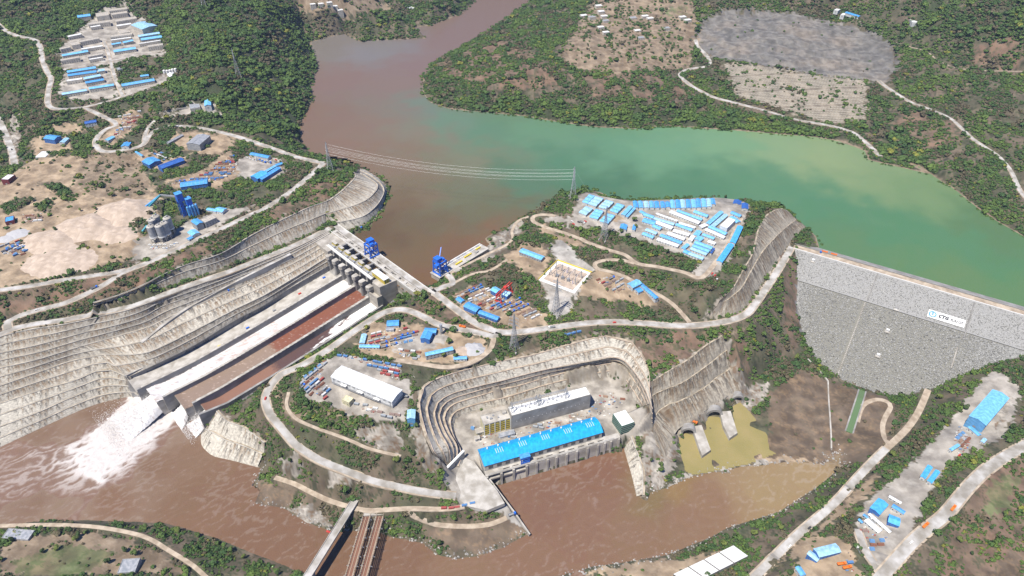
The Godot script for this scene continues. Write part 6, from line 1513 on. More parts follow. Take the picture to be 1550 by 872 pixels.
	for word in [["CTG", -10.0, "Droid Sans", 5.4, Color(.02, .025, .035), true], ["Karot", 5.0, "Droid Sans", 5.4, Color(.07, .075, .08), false]]:
		var tm := TextMesh.new()
		tm.text = word[0]
		var font := SystemFont.new()
		font.font_names = PackedStringArray([word[2]])
		font.font_italic = true
		font.font_weight = 700 if word[5] else 400
		var heavy := FontVariation.new()
		heavy.base_font = font
		heavy.variation_embolden = 1.3 if word[5] else 0.9
		tm.font = heavy
		tm.font_size = 64
		tm.pixel_size = 0.108
		tm.depth = 0.1
		tm.horizontal_alignment = HORIZONTAL_ALIGNMENT_LEFT
		tm.vertical_alignment = VERTICAL_ALIGNMENT_CENTER
		var t := put("lettering", tm, mat(word[4].r, word[4].g, word[4].b, 0.8), b)
		t.position = Vector3(word[1], 0.0, 0.14)
		t.transform.basis = Basis(Vector3.RIGHT, Vector3(0.16, 1, 0), Vector3.BACK)
		var wide: float = (12.6 if word[5] else 15.2) / maxf(tm.get_aabb().size.x, 0.1)
		t.transform.basis = Basis(Vector3(wide, 0, 0), Vector3(0.16, 1.05, 0), Vector3.BACK)

func rock_mesh(seed_value: int) -> ArrayMesh:
	var r := RandomNumberGenerator.new(); r.seed = seed_value
	var ico: Array[Vector3] = []
	var f := (1.0 + sqrt(5.0)) / 2.0
	for p in [Vector3(-1, f, 0), Vector3(1, f, 0), Vector3(-1, -f, 0), Vector3(1, -f, 0), Vector3(0, -1, f), Vector3(0, 1, f), Vector3(0, -1, -f), Vector3(0, 1, -f), Vector3(f, 0, -1), Vector3(f, 0, 1), Vector3(-f, 0, -1), Vector3(-f, 0, 1)]:
		ico.append(p.normalized() * r.randf_range(0.7, 1.15))
	var st := sb()
	for t in [[0, 11, 5], [0, 5, 1], [0, 1, 7], [0, 7, 10], [0, 10, 11], [1, 5, 9], [5, 11, 4], [11, 10, 2], [10, 7, 6], [7, 1, 8], [3, 9, 4], [3, 4, 2], [3, 2, 6], [3, 6, 8], [3, 8, 9], [4, 9, 5], [2, 4, 11], [6, 2, 10], [8, 6, 7], [9, 8, 1]]:
		for k in [0, 2, 1]: st.add_vertex(ico[t[k]])
	return done(st)

# ------------------------------------------------------------------ spillway
func wall_top(t: float) -> float:
	var ts := [-60.0, 0.0, 50.0, 100.0, 150.0, 200.0, 240.0, 280.0, 330.0]
	var vs := [58.0, 55.0, 50.0, 44.5, 39.5, 35.0, 32.0, 32.5, 33.0]
	for i in range(1, ts.size()):
		if t <= ts[i]: return lerpf(vs[i - 1], vs[i], (t - ts[i - 1]) / (ts[i] - ts[i - 1]))
	return 33.0

func chute_floor(t: float, last: float) -> float:
	var y := wall_top(minf(t, 240.0)) - 9.5
	var lift := clampf((t - (last - 34.0)) / 34.0, 0, 1)
	return y + lift * lift * 4.0

func build_spillway() -> void:
	var o := placed("spillway", "gated concrete spillway with tall piers and long walled chutes", "spillway", SPILL_ORIGIN, SPILL_YAW)
	var st: SurfaceTool
	for k in 7:
		st = sb()
		var x := 18.0 * k
		# long pier, stepped up to the deck, with a rounded tail
		prism_x(st, PackedVector2Array([Vector2(-54, 38), Vector2(-54, 76.4), Vector2(-8, 76.4), Vector2(-8, 68), Vector2(-3.0, 66), Vector2(-3, 38)]), x - 2.0, x + 2.0)
		var tail := PackedVector2Array()
		for q in 9:
			var a := PI * q / 8.0
			tail.append(Vector2(x + cos(a) * 2.6, 1.8 + sin(a) * 2.6))
		tail.append(Vector2(x - 2.6, -3.2)); tail.append(Vector2(x + 2.6, -3.2))
		prism_y(st, tail, 36, 66.2)
		put("pier", done(st), M.grey_concrete, o)
		var head := sb()
		var plan := PackedVector2Array()
		for q in [[-3.9, -4.2], [3.9, -4.2], [3.9, 3.0], [2.2, 5.2], [-2.2, 5.2], [-3.9, 3.0]]: plan.append(Vector2(x + q[0], q[1]))
		prism_y(head, plan, 66.0, 72.0)
		put("pier_head", done(head), M.pale_concrete, o)
	for k in 6:
		var x := 18.0 * k
		# curved gate leaf between the piers
		st = sb()
		for q in 8:
			var a0 := lerpf(-0.75, 0.55, q / 8.0); var a1 := lerpf(-0.75, 0.55, (q + 1) / 8.0)
			var p0 := Vector2(-8.0 - cos(a0) * 19.0, 64.0 + sin(a0) * 19.0); var p1 := Vector2(-8.0 - cos(a1) * 19.0, 64.0 + sin(a1) * 19.0)
			quad(st, Vector3(x + 2.05, p0.y, p0.x), Vector3(x + 2.05, p1.y, p1.x), Vector3(x + 15.95, p1.y, p1.x), Vector3(x + 15.95, p0.y, p0.x))
		put("gate_leaf", done(st), M.steel, o)
		var h := boxes(o, "hoist_house", M.yellow, [[x - 10.0, 79.7, -18.4, 11.0, 3.6, 4.2]])
		boxes(h, "roof", M.pale_concrete, [[x - 10.0, 81.9, -18.4, 11.6, 0.8, 4.8]])
		for q in 3: boxes(h, "window", M.glass, [[x - 13.4 + q * 3.4, 80.0, -16.25, 1.5, 1.8, 0.12]])
		boxes(o, "hoist_drum", M.galvanised, [[x - 3.4, 78.9, -13.4, 3.4, 2.6, 3.0]])
		boxes(o, "pier_wall", M.grey_concrete, [[x + 1.0, 77.6, -26.0, 3.6, 2.6, 14.0]])
	boxes(o, "hoist_deck", M.grey_concrete, [[41, 76.6, -18, 122, 2.0, 10.5]])
	boxes(o, "walkway_beam", M.white, [[43, 77.0, -9.4, 120, 2.2, 3.8]])
	boxes(o, "bridge_girder", M.pale_concrete, [[72, 76.9, -35.4, 236, 2.4, 4.4], [72, 76.9, -42.0, 236, 2.2, 1.4]])
	boxes(o, "roadway", m_road, [[70, 77.0, -48.4, 250, 2.3, 8.4]])
	boxes(o, "parapet_wall", M.white, [[70, 78.9, -52.9, 250, 1.5, 0.6], [70, 78.9, -33.4, 250, 1.3, 0.4]])
	for k in 13: boxes(o, "cross_slab", M.pale_concrete, [[-42 + k * 18.5, 76.9, -40.0, 5.5 + (k * 7 % 5), 2.1, 7.4]])
	boxes(o, "equipment_slab", M.grey_concrete, [[70, 73.0, -40.0, 240, 0.6, 9.0]])
	# ogee weir
	st = sb()
	prism_x(st, PackedVector2Array([Vector2(-50, 36), Vector2(-50, 50), Vector2(-34, 53.6), Vector2(-27, 54), Vector2(-18, 52), Vector2(-6, 47.8), Vector2(6, chute_floor(6, 300)), Vector2(6, 34)]), -1.5, 109.5)
	put("weir", done(st), M.grey_concrete, o)
	boxes(o, "abutment", m_concrete, [[-27, 57, -20, 50, 40, 40]])
	# block that carries the control house, and the low bearing block before it
	st = sb()
	prism_y(st, PackedVector2Array([Vector2(110.3, -35), Vector2(131, -35), Vector2(128, -5), Vector2(110.3, -4.4)]), 28, 78)
	put("end_block", done(st), m_concrete, o)
	boxes(o, "bearing_block", m_concrete, [[119.6, 49, -1.4, 21.5, 22, 9.2], [119.6, 62, 2.5, 21.5, 4.2, 1.4], [119.6, 62, -5.3, 21.5, 4.2, 1.4], [109.6, 62, -1.4, 1.5, 4.2, 6.2], [129.6, 62, -1.4, 1.5, 4.2, 6.2]])
	boxes(o, "retaining_wall", m_concrete, [[160, 66, -43.0, 58, 20, 19.5]])
	var house := boxes(o, "control_house", M.yellow, [[112.5, 81.6, -18.2, 30.5, 7.2, 8.4]])
	boxes(house, "roof", M.white, [[112.5, 85.6, -18.2, 31.4, 1.0, 9.2]])
	for row in 2:
		for q in 9: boxes(house, "window", M.glass, [[99.5 + q * 3.25, 80.0 + row * 3.1, -13.95, 1.7, 1.6, 0.14]])
	for row in 2:
		for q in 2: boxes(house, "window", M.glass, [[127.8, 80.0 + row * 3.1, -20.3 + q * 4.0, 0.14, 1.6, 1.7]])
	# chute walls and floors
	var ends := [318.0, 316.0, 297.0, 274.0]
	for k in 4:
		st = sb()
		var p := PackedVector2Array()
		var t := 2.0
		while t < ends[k]:
			p.append(Vector2(t, wall_top(t))); t += 12.0
		p.append(Vector2(ends[k], wall_top(ends[k])))
		p.append(Vector2(ends[k], 8)); p.append(Vector2(ends[k] - 20, 8)); p.append(Vector2(2, 26))
		prism_x(st, p, 36.0 * k - 1.6, 36.0 * k + 1.6)
		put("chute_wall", done(st), M.grey_concrete, o)
		boxes(o, "wall_coping", M.pale_concrete, coping(36.0 * k, 4.0, ends[k]))
	st = sb()
	var low := PackedVector2Array()
	for q in [[-4.0, 48.0], [60.0, 40.0], [168.0, 29.4], [240.0, 25.0], [262.0, 28.5], [276.0, 31.0]]: low.append(Vector2(q[0], q[1]))
	low.append(Vector2(276, 6)); low.append(Vector2(-4, 18))
	prism_x(st, low, 128.8, 132.0)
	put("chute_wall", done(st), M.grey_concrete, o)
	for k in 4:
		st = sb()
		var last: float = [317.0, 306.0, 284.0, 266.0][k]
		var x0 := 36.0 * k + 1.6; var x1: float = 36.0 * k + 34.4 if k < 3 else 128.8
		var p := PackedVector2Array()
		var t := 4.0
		while t < last:
			p.append(Vector2(t, floor_of(k, t, last))); t += 8.0
		p.append(Vector2(last, floor_of(k, last, last)))
		p.append(Vector2(last - 3, 2)); p.append(Vector2(4, 20))
		prism_x(st, p, x0, x1)
		put("chute_floor", done(st), M.pale_concrete, o)
	for k in 5: boxes(o, "service_trolley", [M.crane_blue, M.crane_red, M.steel, M.crane_blue, M.yellow][k], [[10.0 + k * 3.5, floor_of(0, 20 + k * 45, 317) + 1.0, 20 + k * 45, 2.2, 1.6, 4.5]])
	# flowing water: foam on the second chute, brown silt water on the others
	var foam_m := StandardMaterial3D.new(); foam_m.vertex_color_use_as_albedo = true; foam_m.roughness = 0.6
	var n1 := noise_of(0.10, 5, 231); var n2 := noise_of(0.35, 3, 232)
	for k in [1, 2, 3]:
		var v := PackedVector3Array(); var c := PackedColorArray(); var idx := PackedInt32Array()
		var x0: float = 36.0 * k + 1.7; var x1: float = 36.0 * k + 34.3 if k < 3 else 128.7
		var last: float = [0, 306.0, 284.0, 266.0][k]
		var nx := 22; var nt := int(last / 1.6)
		for j in nt + 1:
			var t := 2.0 + (last - 2.0) * j / nt
			for i in nx + 1:
				var x := lerpf(x0, x1, float(i) / nx)
				var rough := clampf((t - 175.0) / 60.0, 0.05, 1.0) if k == 1 else 0.05
				var q := n1.get_noise_2d(x * 1.2, t * 0.45)
				var w := n2.get_noise_2d(x, t * 0.6)
				var y := floor_of(k, t, last) + 0.8 + rough * (1.2 + q * 2.2 + w * 1.0)
				if k == 2 and t > 150.0: y = maxf(y, floor_of(2, 240.0, last) + 3.4)
				v.append(Vector3(x, y, t))
				var col: Color
				if k == 1:
					col = Color(.56, .545, .535).lerp(Color(.38, .30, .265), clampf(q * 1.2 + w * 0.8 + (0.25 if t > 120.0 and t < 215.0 else -0.1), 0, 1))
				elif k == 2:
					col = Color(.17, .060, .032).lerp(Color(.215, .155, .115), clampf((t - 145.0 + w * 6.0) / 8.0, 0, 1)).lerp(Color(.5, .4, .35), clampf((w - 0.42) * 3.0, 0, 0.6))
				else:
					var jet := clampf((80.0 - t + q * 50.0 + (x - 118.0) * 3.0) / 16.0, 0, 1)
					col = Color(.075, .042, .037).lerp(Color(.19, .10, .07), clampf((t - 160.0 + w * 8.0) / 10.0, 0, 1)).lerp(Color(.78, .77, .76), jet)
				c.append(col)
		for j in nt:
			for i in nx:
				var a := j * (nx + 1) + i
				idx.append_array([a, a + 1, a + nx + 1, a + 1, a + nx + 2, a + nx + 1])
		var w_o := put("chute_water", coloured(v, c, idx), foam_m)
		w_o.position = SPILL_ORIGIN; w_o.rotation.y = SPILL_YAW
		w_o.set_meta("kind", "structure")
		w_o.set_meta("label", ["", "white foaming water racing down the open chute", "reddish brown water standing in the chute", "dark brown water in the narrow side chute"][k])
	# plunging white water below the buckets
	for jet in [[36.0, 71.0, 304.0, 22.0, 58.0], [78.0, 100.0, 283.0, 17.0, 15.0], [110.0, 127.0, 265.0, 18.0, 26.0]]:
		var v := PackedVector3Array(); var c := PackedColorArray(); var idx := PackedInt32Array()
		var nx := 26; var nt := 46
		for j in nt + 1:
			var f := float(j) / nt
			for i in nx + 1:
				var u := float(i) / nx
				var spread := 1.0 + f * 0.8
				var mid: float = (jet[0] + jet[1]) * 0.5
				var x: float = mid + (u - 0.5) * (jet[1] - jet[0]) * spread
				var t: float = jet[2] + f * jet[4]
				var q := n1.get_noise_2d(x * 1.6, t * 1.6); var w := n2.get_noise_2d(x, t)
				var edge := 1.0 - pow(absf(u - 0.5) * 2.0, 4.0)
				var y: float = jet[3] * pow(1.0 - f, 1.25) * (0.35 + 0.65 * edge) + (q * 6.5 + w * 3.2) * (0.25 + f) * (0.4 + 0.6 * edge) * (1.0 - f * 0.8) + 0.2
				if f > 0.9: y = minf(y, lerpf(2.0, -0.8, (f - 0.9) * 10.0))
				v.append(Vector3(x, y, t))
				c.append(Color(.58, .58, .58).lerp(Color(.32, .25, .21), clampf(w * 1.1 - q * 0.6 - 0.15 + f * 0.12, 0, 0.8)))
		for j in nt:
			for i in nx:
				var a := j * (nx + 1) + i
				idx.append_array([a, a + 1, a + nx + 1, a + 1, a + nx + 2, a + nx + 1])
		var p_o := put("falling_water", coloured(v, c, idx), foam_m)
		p_o.position = SPILL_ORIGIN; p_o.rotation.y = SPILL_YAW
		p_o.set_meta("kind", "structure")
		p_o.set_meta("label", "white water plunging from a flip bucket into the river")
	var rs := RandomNumberGenerator.new(); rs.seed = 515
	var drops := []
	var frame := Transform3D(Basis(Vector3.UP, SPILL_YAW), SPILL_ORIGIN)
	for k in 9000:
		var f := pow(rs.randf(), 0.7)
		var big := rs.randf() < 0.8
		var px: float = (53.0 if big else 117.0) + rs.randfn() * (13.0 if big else 7.0) * (0.7 + f)
		var pt: float = (306.0 if big else 268.0) + f * (66.0 if big else 30.0)
		var py: float = maxf(0.2, (19.0 if big else 15.0) * pow(1.0 - f, 1.1) + rs.randf_range(-1.0, 5.5) * (1.0 - f * 0.6))
		var s := rs.randf_range(0.07, 0.32)
		drops.append([Transform3D(Basis(Vector3(rs.randfn(), rs.randfn(), rs.randfn()).normalized(), rs.randf() * TAU).scaled(Vector3(s * 1.5, s, s)), frame * Vector3(px, py, pt)), Color(.68, .68, .68).lerp(Color(.5, .44, .40), rs.randf() * 0.6)])
	scatter("spray", "white spray flung up where the water plunges into the river", rock_mesh(31), foam_m, drops)
	# gantry crane on the deck
	deck_crane(SPILL_ORIGIN + Basis(Vector3.UP, SPILL_YAW) * Vector3(53.5, 78.2, -44.0), SPILL_YAW, "tall blue gantry crane straddling the spillway deck road")

func coping(x: float, t0: float, t1: float) -> Array:
	var list := []
	var t := t0
	while t < t1 - 6.0:
		list.append([x, wall_top(t + 3.0) + 0.15, t + 3.0, 3.7, 1.0, 6.4])
		t += 6.0
	return list

func floor_of(k: int, t: float, last: float) -> float:
	if k < 3: return chute_floor(t, last)
	var y := lerpf(43.0, 20.0, clampf(t / 240.0, 0, 1))
	var lift := clampf((t - (last - 26.0)) / 26.0, 0, 1)
	return y + lift * lift * 4.5

func coloured(v: PackedVector3Array, c: PackedColorArray, idx: PackedInt32Array) -> ArrayMesh:
	var arr := []
	arr.resize(Mesh.ARRAY_MAX)
	arr[Mesh.ARRAY_VERTEX] = v; arr[Mesh.ARRAY_COLOR] = c; arr[Mesh.ARRAY_INDEX] = idx
	var st := SurfaceTool.new()
	st.create_from_arrays(arr)
	st.generate_normals()
	return st.commit()

func deck_crane(at: Vector3, yaw: float, label: String, jib := false) -> void:
	var o := placed("gantry_crane", label, "crane", at, yaw, "blue gantry cranes of the dam")
	var w := 7.2; var d := 7.4; var h := 20.0
	for sx in [-1, 1]:
		for sz in [-1, 1]:
			var st := sb()
			bar(st, Vector3(sx * w, 0, sz * d), Vector3(sx * (w - 1.2), h, sz * (d - 0.6)), 1.5)
			put("leg", done(st), M.crane_blue, o)
		var st2 := sb()
		bar(st2, Vector3(sx * w, 1.2, -d - 1.5), Vector3(sx * w, 1.2, d + 1.5), 1.7)
		bar(st2, Vector3(sx * (w - 0.6), 9.5, -d), Vector3(sx * (w - 0.6), 9.5, d), 1.2)
		put("sill_beam", done(st2), M.crane_blue, o)
		var st3 := sb()
		bar(st3, Vector3(sx * (w - 0.3), 1.5, -d), Vector3(sx * (w - 0.6), 9.5, d), 0.7)
		bar(st3, Vector3(sx * (w - 0.6), 9.8, -d), Vector3(sx * (w - 1.0), 18.5, d), 0.7)
		put("brace", done(st3), M.crane_blue, o)
		for q in 3: boxes(o, "bogie", M.crane_red if q == 1 else M.dark, [[sx * w, 0.4, -d + q * d, 1.2, 0.9, 2.4]])
	boxes(o, "top_frame", M.crane_blue, [[0, h, -d + 0.6, 15, 2.0, 1.8], [0, h, d - 0.6, 15, 2.0, 1.8], [-w + 1, h, 0, 1.8, 2.0, 15], [w - 1, h, 0, 1.8, 2.0, 15], [0, 10, -d + 0.4, 13, 1.2, 1.0], [0, 10, d - 0.4, 13, 1.2, 1.0]])
	boxes(o, "machine_house", M.crane_blue, [[-2.6, h + 3.4, -1.5, 8.6, 5.0, 9.0]])
	boxes(o, "machine_roof", M.crane_blue, [[-2.6, h + 6.2, -1.5, 9.2, 0.6, 9.6]])
	boxes(o, "trolley", M.crane_blue, [[4.6, h + 2.0, 1.0, 4.4, 2.4, 6.0]])
	boxes(o, "cab", M.crane_blue, [[w - 2, 7.0, d - 2.0, 3.0, 3.2, 3.0]])
	var st4 := sb()
	bar(st4, Vector3(-w, 9.5, 0), Vector3(w, 9.5, 0), 0.8)
	bar(st4, Vector3(0, 9.5, -d), Vector3(0, 1.5, -d + 2.0), 0.6)
	put("platform", done(st4), M.crane_blue, o)
	if jib:
		var st5 := sb()
		bar(st5, Vector3(4, h + 4, -4), Vector3(14, h + 12, -11), 1.2)
		put("jib", done(st5), M.crane_blue, o)
		boxes(o, "counter_drum", M.crane_blue, [[-9.0, h - 3.0, 3.0, 4.5, 4.5, 6.0]])

# ------------------------------------------------------------------ intake on the reservoir
func build_intake() -> void:
	var p := line_points(INTAKE)
	var x := p[1] - p[0]; x.y = 0
	var length := x.length()
	var yaw := atan2(-x.z, x.x)
	var mid := (p[0] + p[1] + p[2] + p[3]) / 4.0
	var o := placed("intake_tower", "long white concrete intake block standing at the reservoir edge", "intake", Vector3(mid.x, 0, mid.z), yaw)
	boxes(o, "block", m_concrete, [[-9, 62, 0, length + 22, 32, 19]])
	boxes(o, "deck", M.pale_concrete, [[-9, 78.4, 0, length + 24, 1.2, 21]])
	boxes(o, "rail_beam", M.white, [[4, 79.3, -8.6, length - 4, 0.9, 1.4], [4, 79.3, -3.6, length - 4, 0.9, 1.0]])
	for k in 5: boxes(o, "gate_cover", M.steel, [[-22 + k * 14, 79.2, -6.2, 6.5, 0.5, 3.0]])
	boxes(o, "gate_beam", M.yellow, [[6, 80.1, 1.0, 15, 2.0, 2.0]])
	boxes(o, "gate_beam", M.yellow, [[-16, 80.1, 4.5, 13, 2.0, 2.2]])
	boxes(o, "gate_beam", M.yellow, [[30, 80.1, -1.0, 9, 2.0, 2.2]])
	boxes(o, "gate_beam", M.grey_concrete, [[22, 80.1, 4.5, 6, 1.6, 3.0]])
	boxes(o, "access_slab", M.pale_concrete, [[-28, 78.0, 16, 12, 1.2, 14]])
	deck_crane(Vector3(mid.x, 79.2, mid.z) + Basis(Vector3.UP, yaw) * Vector3(-length * 0.5 - 10.0, 0, 0.5), yaw, "blue gantry crane with a raised jib on the intake block", true)

# ------------------------------------------------------------------ powerhouse
func build_powerhouse() -> void:
	var o := placed("powerhouse", "powerhouse hall with a curved bright blue roof above the tail water", "power station", HALL_ORIGIN, HALL_YAW)
	var st := sb()
	# curved roof
	var p := PackedVector2Array()
	for k in 13:
		var f := k / 12.0
		p.append(Vector2(-31.6 + f * 26.2, 32.6 + sin(PI * f) * 5.4))
	p.append(Vector2(-5.6, 32.0)); p.append(Vector2(-31.4, 32.0))
	prism_x(st, p, -4.2, 147.0)
	put("roof", done(st), M.hall_blue, o)
	boxes(o, "wall", M.pale_concrete, [[71.4, 27, -18.5, 149, 10.2, 24.4]])
	for k in 14: boxes(o, "window", M.glass, [[4 + k * 10.4, 27, -6.2, 5.4, 4.4, 0.3]])
	for k in 5:
		var group := sb()
		for q in 4:
			var x := 14.0 + k * 29.0 + q * 2.7
			for s in 4:
				var f0 := 0.36 + s * 0.07; var f1 := f0 + 0.07
				quad(group, Vector3(x, 32.72 + sin(PI * f0) * 5.4, -31.6 + f0 * 26.2), Vector3(x + 0.75, 32.72 + sin(PI * f0) * 5.4, -31.6 + f0 * 26.2), Vector3(x + 0.75, 32.72 + sin(PI * f1) * 5.4, -31.6 + f1 * 26.2), Vector3(x, 32.72 + sin(PI * f1) * 5.4, -31.6 + f1 * 26.2))
		put("skylight", done(group), M.skylight, o)
	for k in 11:
		st = sb()
		tube(st, Vector3(6 + k * 13.4, 36.5, -25.5), Vector3(6 + k * 13.4, 38.2, -25.5), 0.9, 0.9, 10)
		put("roof_vent", done(st), M.white, o)
	# draft tube deck: piers, gate panels, deck slots
	boxes(o, "tail_wall", M.grey_concrete, [[107, 5, -4.4, 120, 22.0, 4.0]])
	boxes(o, "tail_deck", M.pale_concrete, [[82, 21.4, -5.05, 172, 1.4, 3.3], [82, 21.4, -0.55, 172, 1.4, 2.5]])
	var slots := [22.0, 33.0, 45.0, 64.0, 76.0, 92.0, 104.0, 117.0, 130.0, 143.0]
	var from := -4.0
	for x: float in slots + [172.2]:
		boxes(o, "deck_bridge", M.pale_concrete, [[(from + x - 4.1) * 0.5, 21.4, -2.6, x - 4.1 - from, 1.38, 1.62]])
		from = x + 4.1
	boxes(o, "foundation", M.grey_concrete, [[71.5, 8.5, -19.5, 150, 26.0, 26.0]])
	for x in [-3.0, 14.5, 29.5, 45.8, 58.3, 72.2, 83.6, 97.0, 110.2, 124.2, 138.0, 147.0, 155.2, 166.0]:
		boxes(o, "tail_pier", M.pale_concrete, [[x, 7.4, -0.6, 2.6, 26.6, 5.4]])
	for g in [[52.0, 9.6], [65.2, 11.0], [78.0, 8.6], [90.3, 10.6], [103.6, 10.4], [117.2, 11.2], [131.0, 11.0], [142.5, 6.2], [151.0, 5.4], [160.6, 8.0]]:
		boxes(o, "gate_panel", M.pale_concrete, [[g[0], 9, 0.4, g[1], 22.0, 0.8]])
	for x in [5.8, 22.0, 37.6]:
		boxes(o, "bay_beam", M.pale_concrete, [[x, 14.6, -0.8, 14, 2.2, 4.6]])
	boxes(o, "crane_rail", M.steel, [[80, 22.35, -0.4, 160, 0.3, 0.5]])
	# tail gantry
	var g := placed("tail_gantry", "small deep blue gantry with pale roof on the powerhouse deck", "crane", o.transform * Vector3(45, 22.1, -5.0), HALL_YAW)
	boxes(g, "leg", M.crane_blue, [[-5, 4.5, -3.4, 1, 9, 1], [-5, 4.5, 3.4, 1, 9, 1], [5, 4.5, -3.4, 1, 9, 1], [5, 4.5, 3.4, 1, 9, 1]])
	boxes(g, "beam", M.crane_blue, [[0, 8.6, 3.4, 11.4, 1.4, 1.4], [0, 8.6, -3.4, 11.4, 1.4, 1.4], [0, 4.6, 3.4, 11.0, 1.0, 0.8], [0, 1.5, 3.4, 11, 1.8, 0.9], [5, 8.6, 0, 1.2, 1.4, 8]])
	boxes(g, "roof", roof_paint[1], [[0, 11.3, 0, 12.6, 0.8, 8.6]])
	boxes(g, "machine_house", M.crane_blue, [[0, 10.2, 0, 11.2, 1.8, 7.4]])
	# switchgear building with line gantries on its roof
	var s := placed("switchgear_building", "tall plain grey building with white roof and steel line gantries", "building", o.transform * Vector3(99.5, 22, -62.8), HALL_YAW)
	boxes(s, "wall", M.grey_concrete, [[0, 11.6, 0, 105, 24.6, 15.2]])
	boxes(s, "roof", M.white, [[0, 24.0, 0, 104, 0.4, 14.4]])
	boxes(s, "parapet", M.pale_concrete, [[0, 24.6, 7.4, 105, 1.4, 0.5], [0, 24.6, -7.4, 105, 1.4, 0.5], [52.3, 24.6, 0, 0.5, 1.4, 15], [-52.3, 24.6, 0, 0.5, 1.4, 15]])
	for k in 17: boxes(s, "wall_light", M.white, [[-46 + k * 5.6, 12.5, 7.66, 0.9, 0.9, 0.12]])
	for k in 4:
		var frame := sb()
		var x: float = [-50.0, -17.0, -13.0, 22.0][k]
		for sz in [-1, 1]:
			for sx in [-1, 1]:
				bar(frame, Vector3(x + sx * 2.0, 24.2, sz * 3.4), Vector3(x + sx * 0.3, 38, sz * 2.4), 0.38)
			for q in 5:
				var y0 := 24.2 + q * 2.8
				bar(frame, Vector3(x - 2.0 * (1 - q / 5.0), y0, sz * (3.4 - q * 0.2)), Vector3(x + 2.0 * (1 - (q + 1) / 5.0), y0 + 2.8, sz * (3.2 - q * 0.2)), 0.26)
		bar(frame, Vector3(x, 38, -2.4), Vector3(x, 41, 0), 0.3); bar(frame, Vector3(x, 38, 2.4), Vector3(x, 41, 0), 0.3)
		put("line_gantry", done(frame), M.galvanised, s)
	for pair in [[-50.0, -17.0], [-13.0, 22.0]]:
		var truss := sb()
		for dz in [-0.8, 0.8]:
			for dy in [0.0, 1.6]: bar(truss, Vector3(pair[0], 36.4 + dy, dz), Vector3(pair[1], 36.4 + dy, dz), 0.26)
		for q in 11:
			var xx: float = lerpf(pair[0], pair[1], q / 11.0); var xy: float = lerpf(pair[0], pair[1], (q + 1) / 11.0)
			for dz in [-0.8, 0.8]: bar(truss, Vector3(xx, 36.4 + (q % 2) * 1.6, dz), Vector3(xy, 38.0 - (q % 2) * 1.6, dz), 0.18)
		put("gantry_beam", done(truss), M.galvanised, s)
	for k in 18:
		var ins := sb()
		var x := -48.0 + k * 4.0; var z := -3.0 + (k % 3) * 3.0
		tube(ins, Vector3(x, 24.2, z), Vector3(x, 29.0 + (k % 2) * 1.6, z), 0.35, 0.3, 6)
		box(ins, Vector3(x, 26.0, z), Vector3(0.9, 1.2, 0.9))
		put("bushing", done(ins), M.steel, s)
	# control block
	var c := placed("control_building", "five storey cream control block with rows of yellow framed windows", "building", o.transform * Vector3(29.3, 22, -65), HALL_YAW)
	boxes(c, "wall", wall_paint[7], [[0, 8.8, 0, 34.5, 18.4, 15.6]])
	boxes(c, "roof", M.pale_concrete, [[0, 18.2, 0, 34.0, 0.6, 15.0]])
	boxes(c, "parapet", M.pale_concrete, [[0, 18.8, 7.5, 34.6, 1.2, 0.4], [0, 18.8, -7.5, 34.6, 1.2, 0.4], [17.1, 18.8, 0, 0.4, 1.2, 15], [-17.1, 18.8, 0, 0.4, 1.2, 15]])
	boxes(c, "stair_head", M.pale_concrete, [[12, 20.2, -3, 5, 3.6, 5]])
	boxes(c, "roof_plant", M.steel, [[-6, 19.4, 1, 3, 1.8, 2], [-2, 19.2, -3, 2, 1.4, 2], [3, 19.2, 2, 1.6, 1.4, 1.6], [-10, 19.2, -2, 1.6, 1.4, 3]])
	for row in 5:
		boxes(c, "sill_band", M.yellow, [[0, 1.6 + row * 3.5, 7.9, 33.6, 0.7, 0.3]])
		for q in 5:
			var wf := boxes(c, "window", M.glass, [[-13.4 + q * 6.7, 3.3 + row * 3.5, 7.86, 5.2, 2.1, 0.2]])
			boxes(wf, "mullion", M.yellow, [[-13.4 + q * 6.7, 3.3 + row * 3.5, 8.0, 0.35, 2.1, 0.2], [-15.1 + q * 6.7, 3.3 + row * 3.5, 8.0, 0.25, 2.1, 0.2], [-11.7 + q * 6.7, 3.3 + row * 3.5, 8.0, 0.25, 2.1, 0.2]])
	for q in 6: boxes(c, "pillar", M.white, [[-16.8 + q * 6.72, 8.8, 8.0, 0.9, 18.2, 0.5]])
	for a in [["gate_office", "low cream annex beside the control block", 7.2, -62.0, 9.0, 6.0, 7.0], ["guard_house", "small white cabin beside the cream annex", 2.0, -54.0, 6.0, 4.0, 5.0]]:
		var an := placed(a[0], a[1], "building", o.transform * Vector3(a[2], 22, a[3]), HALL_YAW)
		boxes(an, "wall", wall_paint[7] if a[0] == "gate_office" else M.white, [[0, a[5] * 0.5 - 0.3, 0, a[4], a[5], a[6]]])
		boxes(an, "roof", M.pale_concrete, [[0, a[5], 0, a[4] + 0.8, 0.5, a[6] + 0.8]])
		boxes(an, "window", M.glass, [[0, a[5] * 0.5, a[6] * 0.5 + 0.03, a[4] * 0.6, 1.5, 0.12]])
	var tr := placed("site_shed", "pale flat shed before the control block", "shed", o.transform * Vector3(38, 22, -48), HALL_YAW)
	boxes(tr, "wall", M.white, [[0, 1.6, 0, 19, 3.8, 6]])
	boxes(tr, "roof", roof_paint[5], [[0, 3.8, 0, 20, 0.5, 7]])
	# netted building on the right end
	var gn := placed("netted_building", "square building wrapped in dark green netting with a white roof", "building", o.transform * Vector3(178.5, 22, -15), HALL_YAW + 0.06)
	boxes(gn, "wall", M.green_net, [[0, 6.8, 0, 18, 14.6, 22]])
	boxes(gn, "roof", M.white, [[0, 14.4, 0, 17, 0.5, 21]])
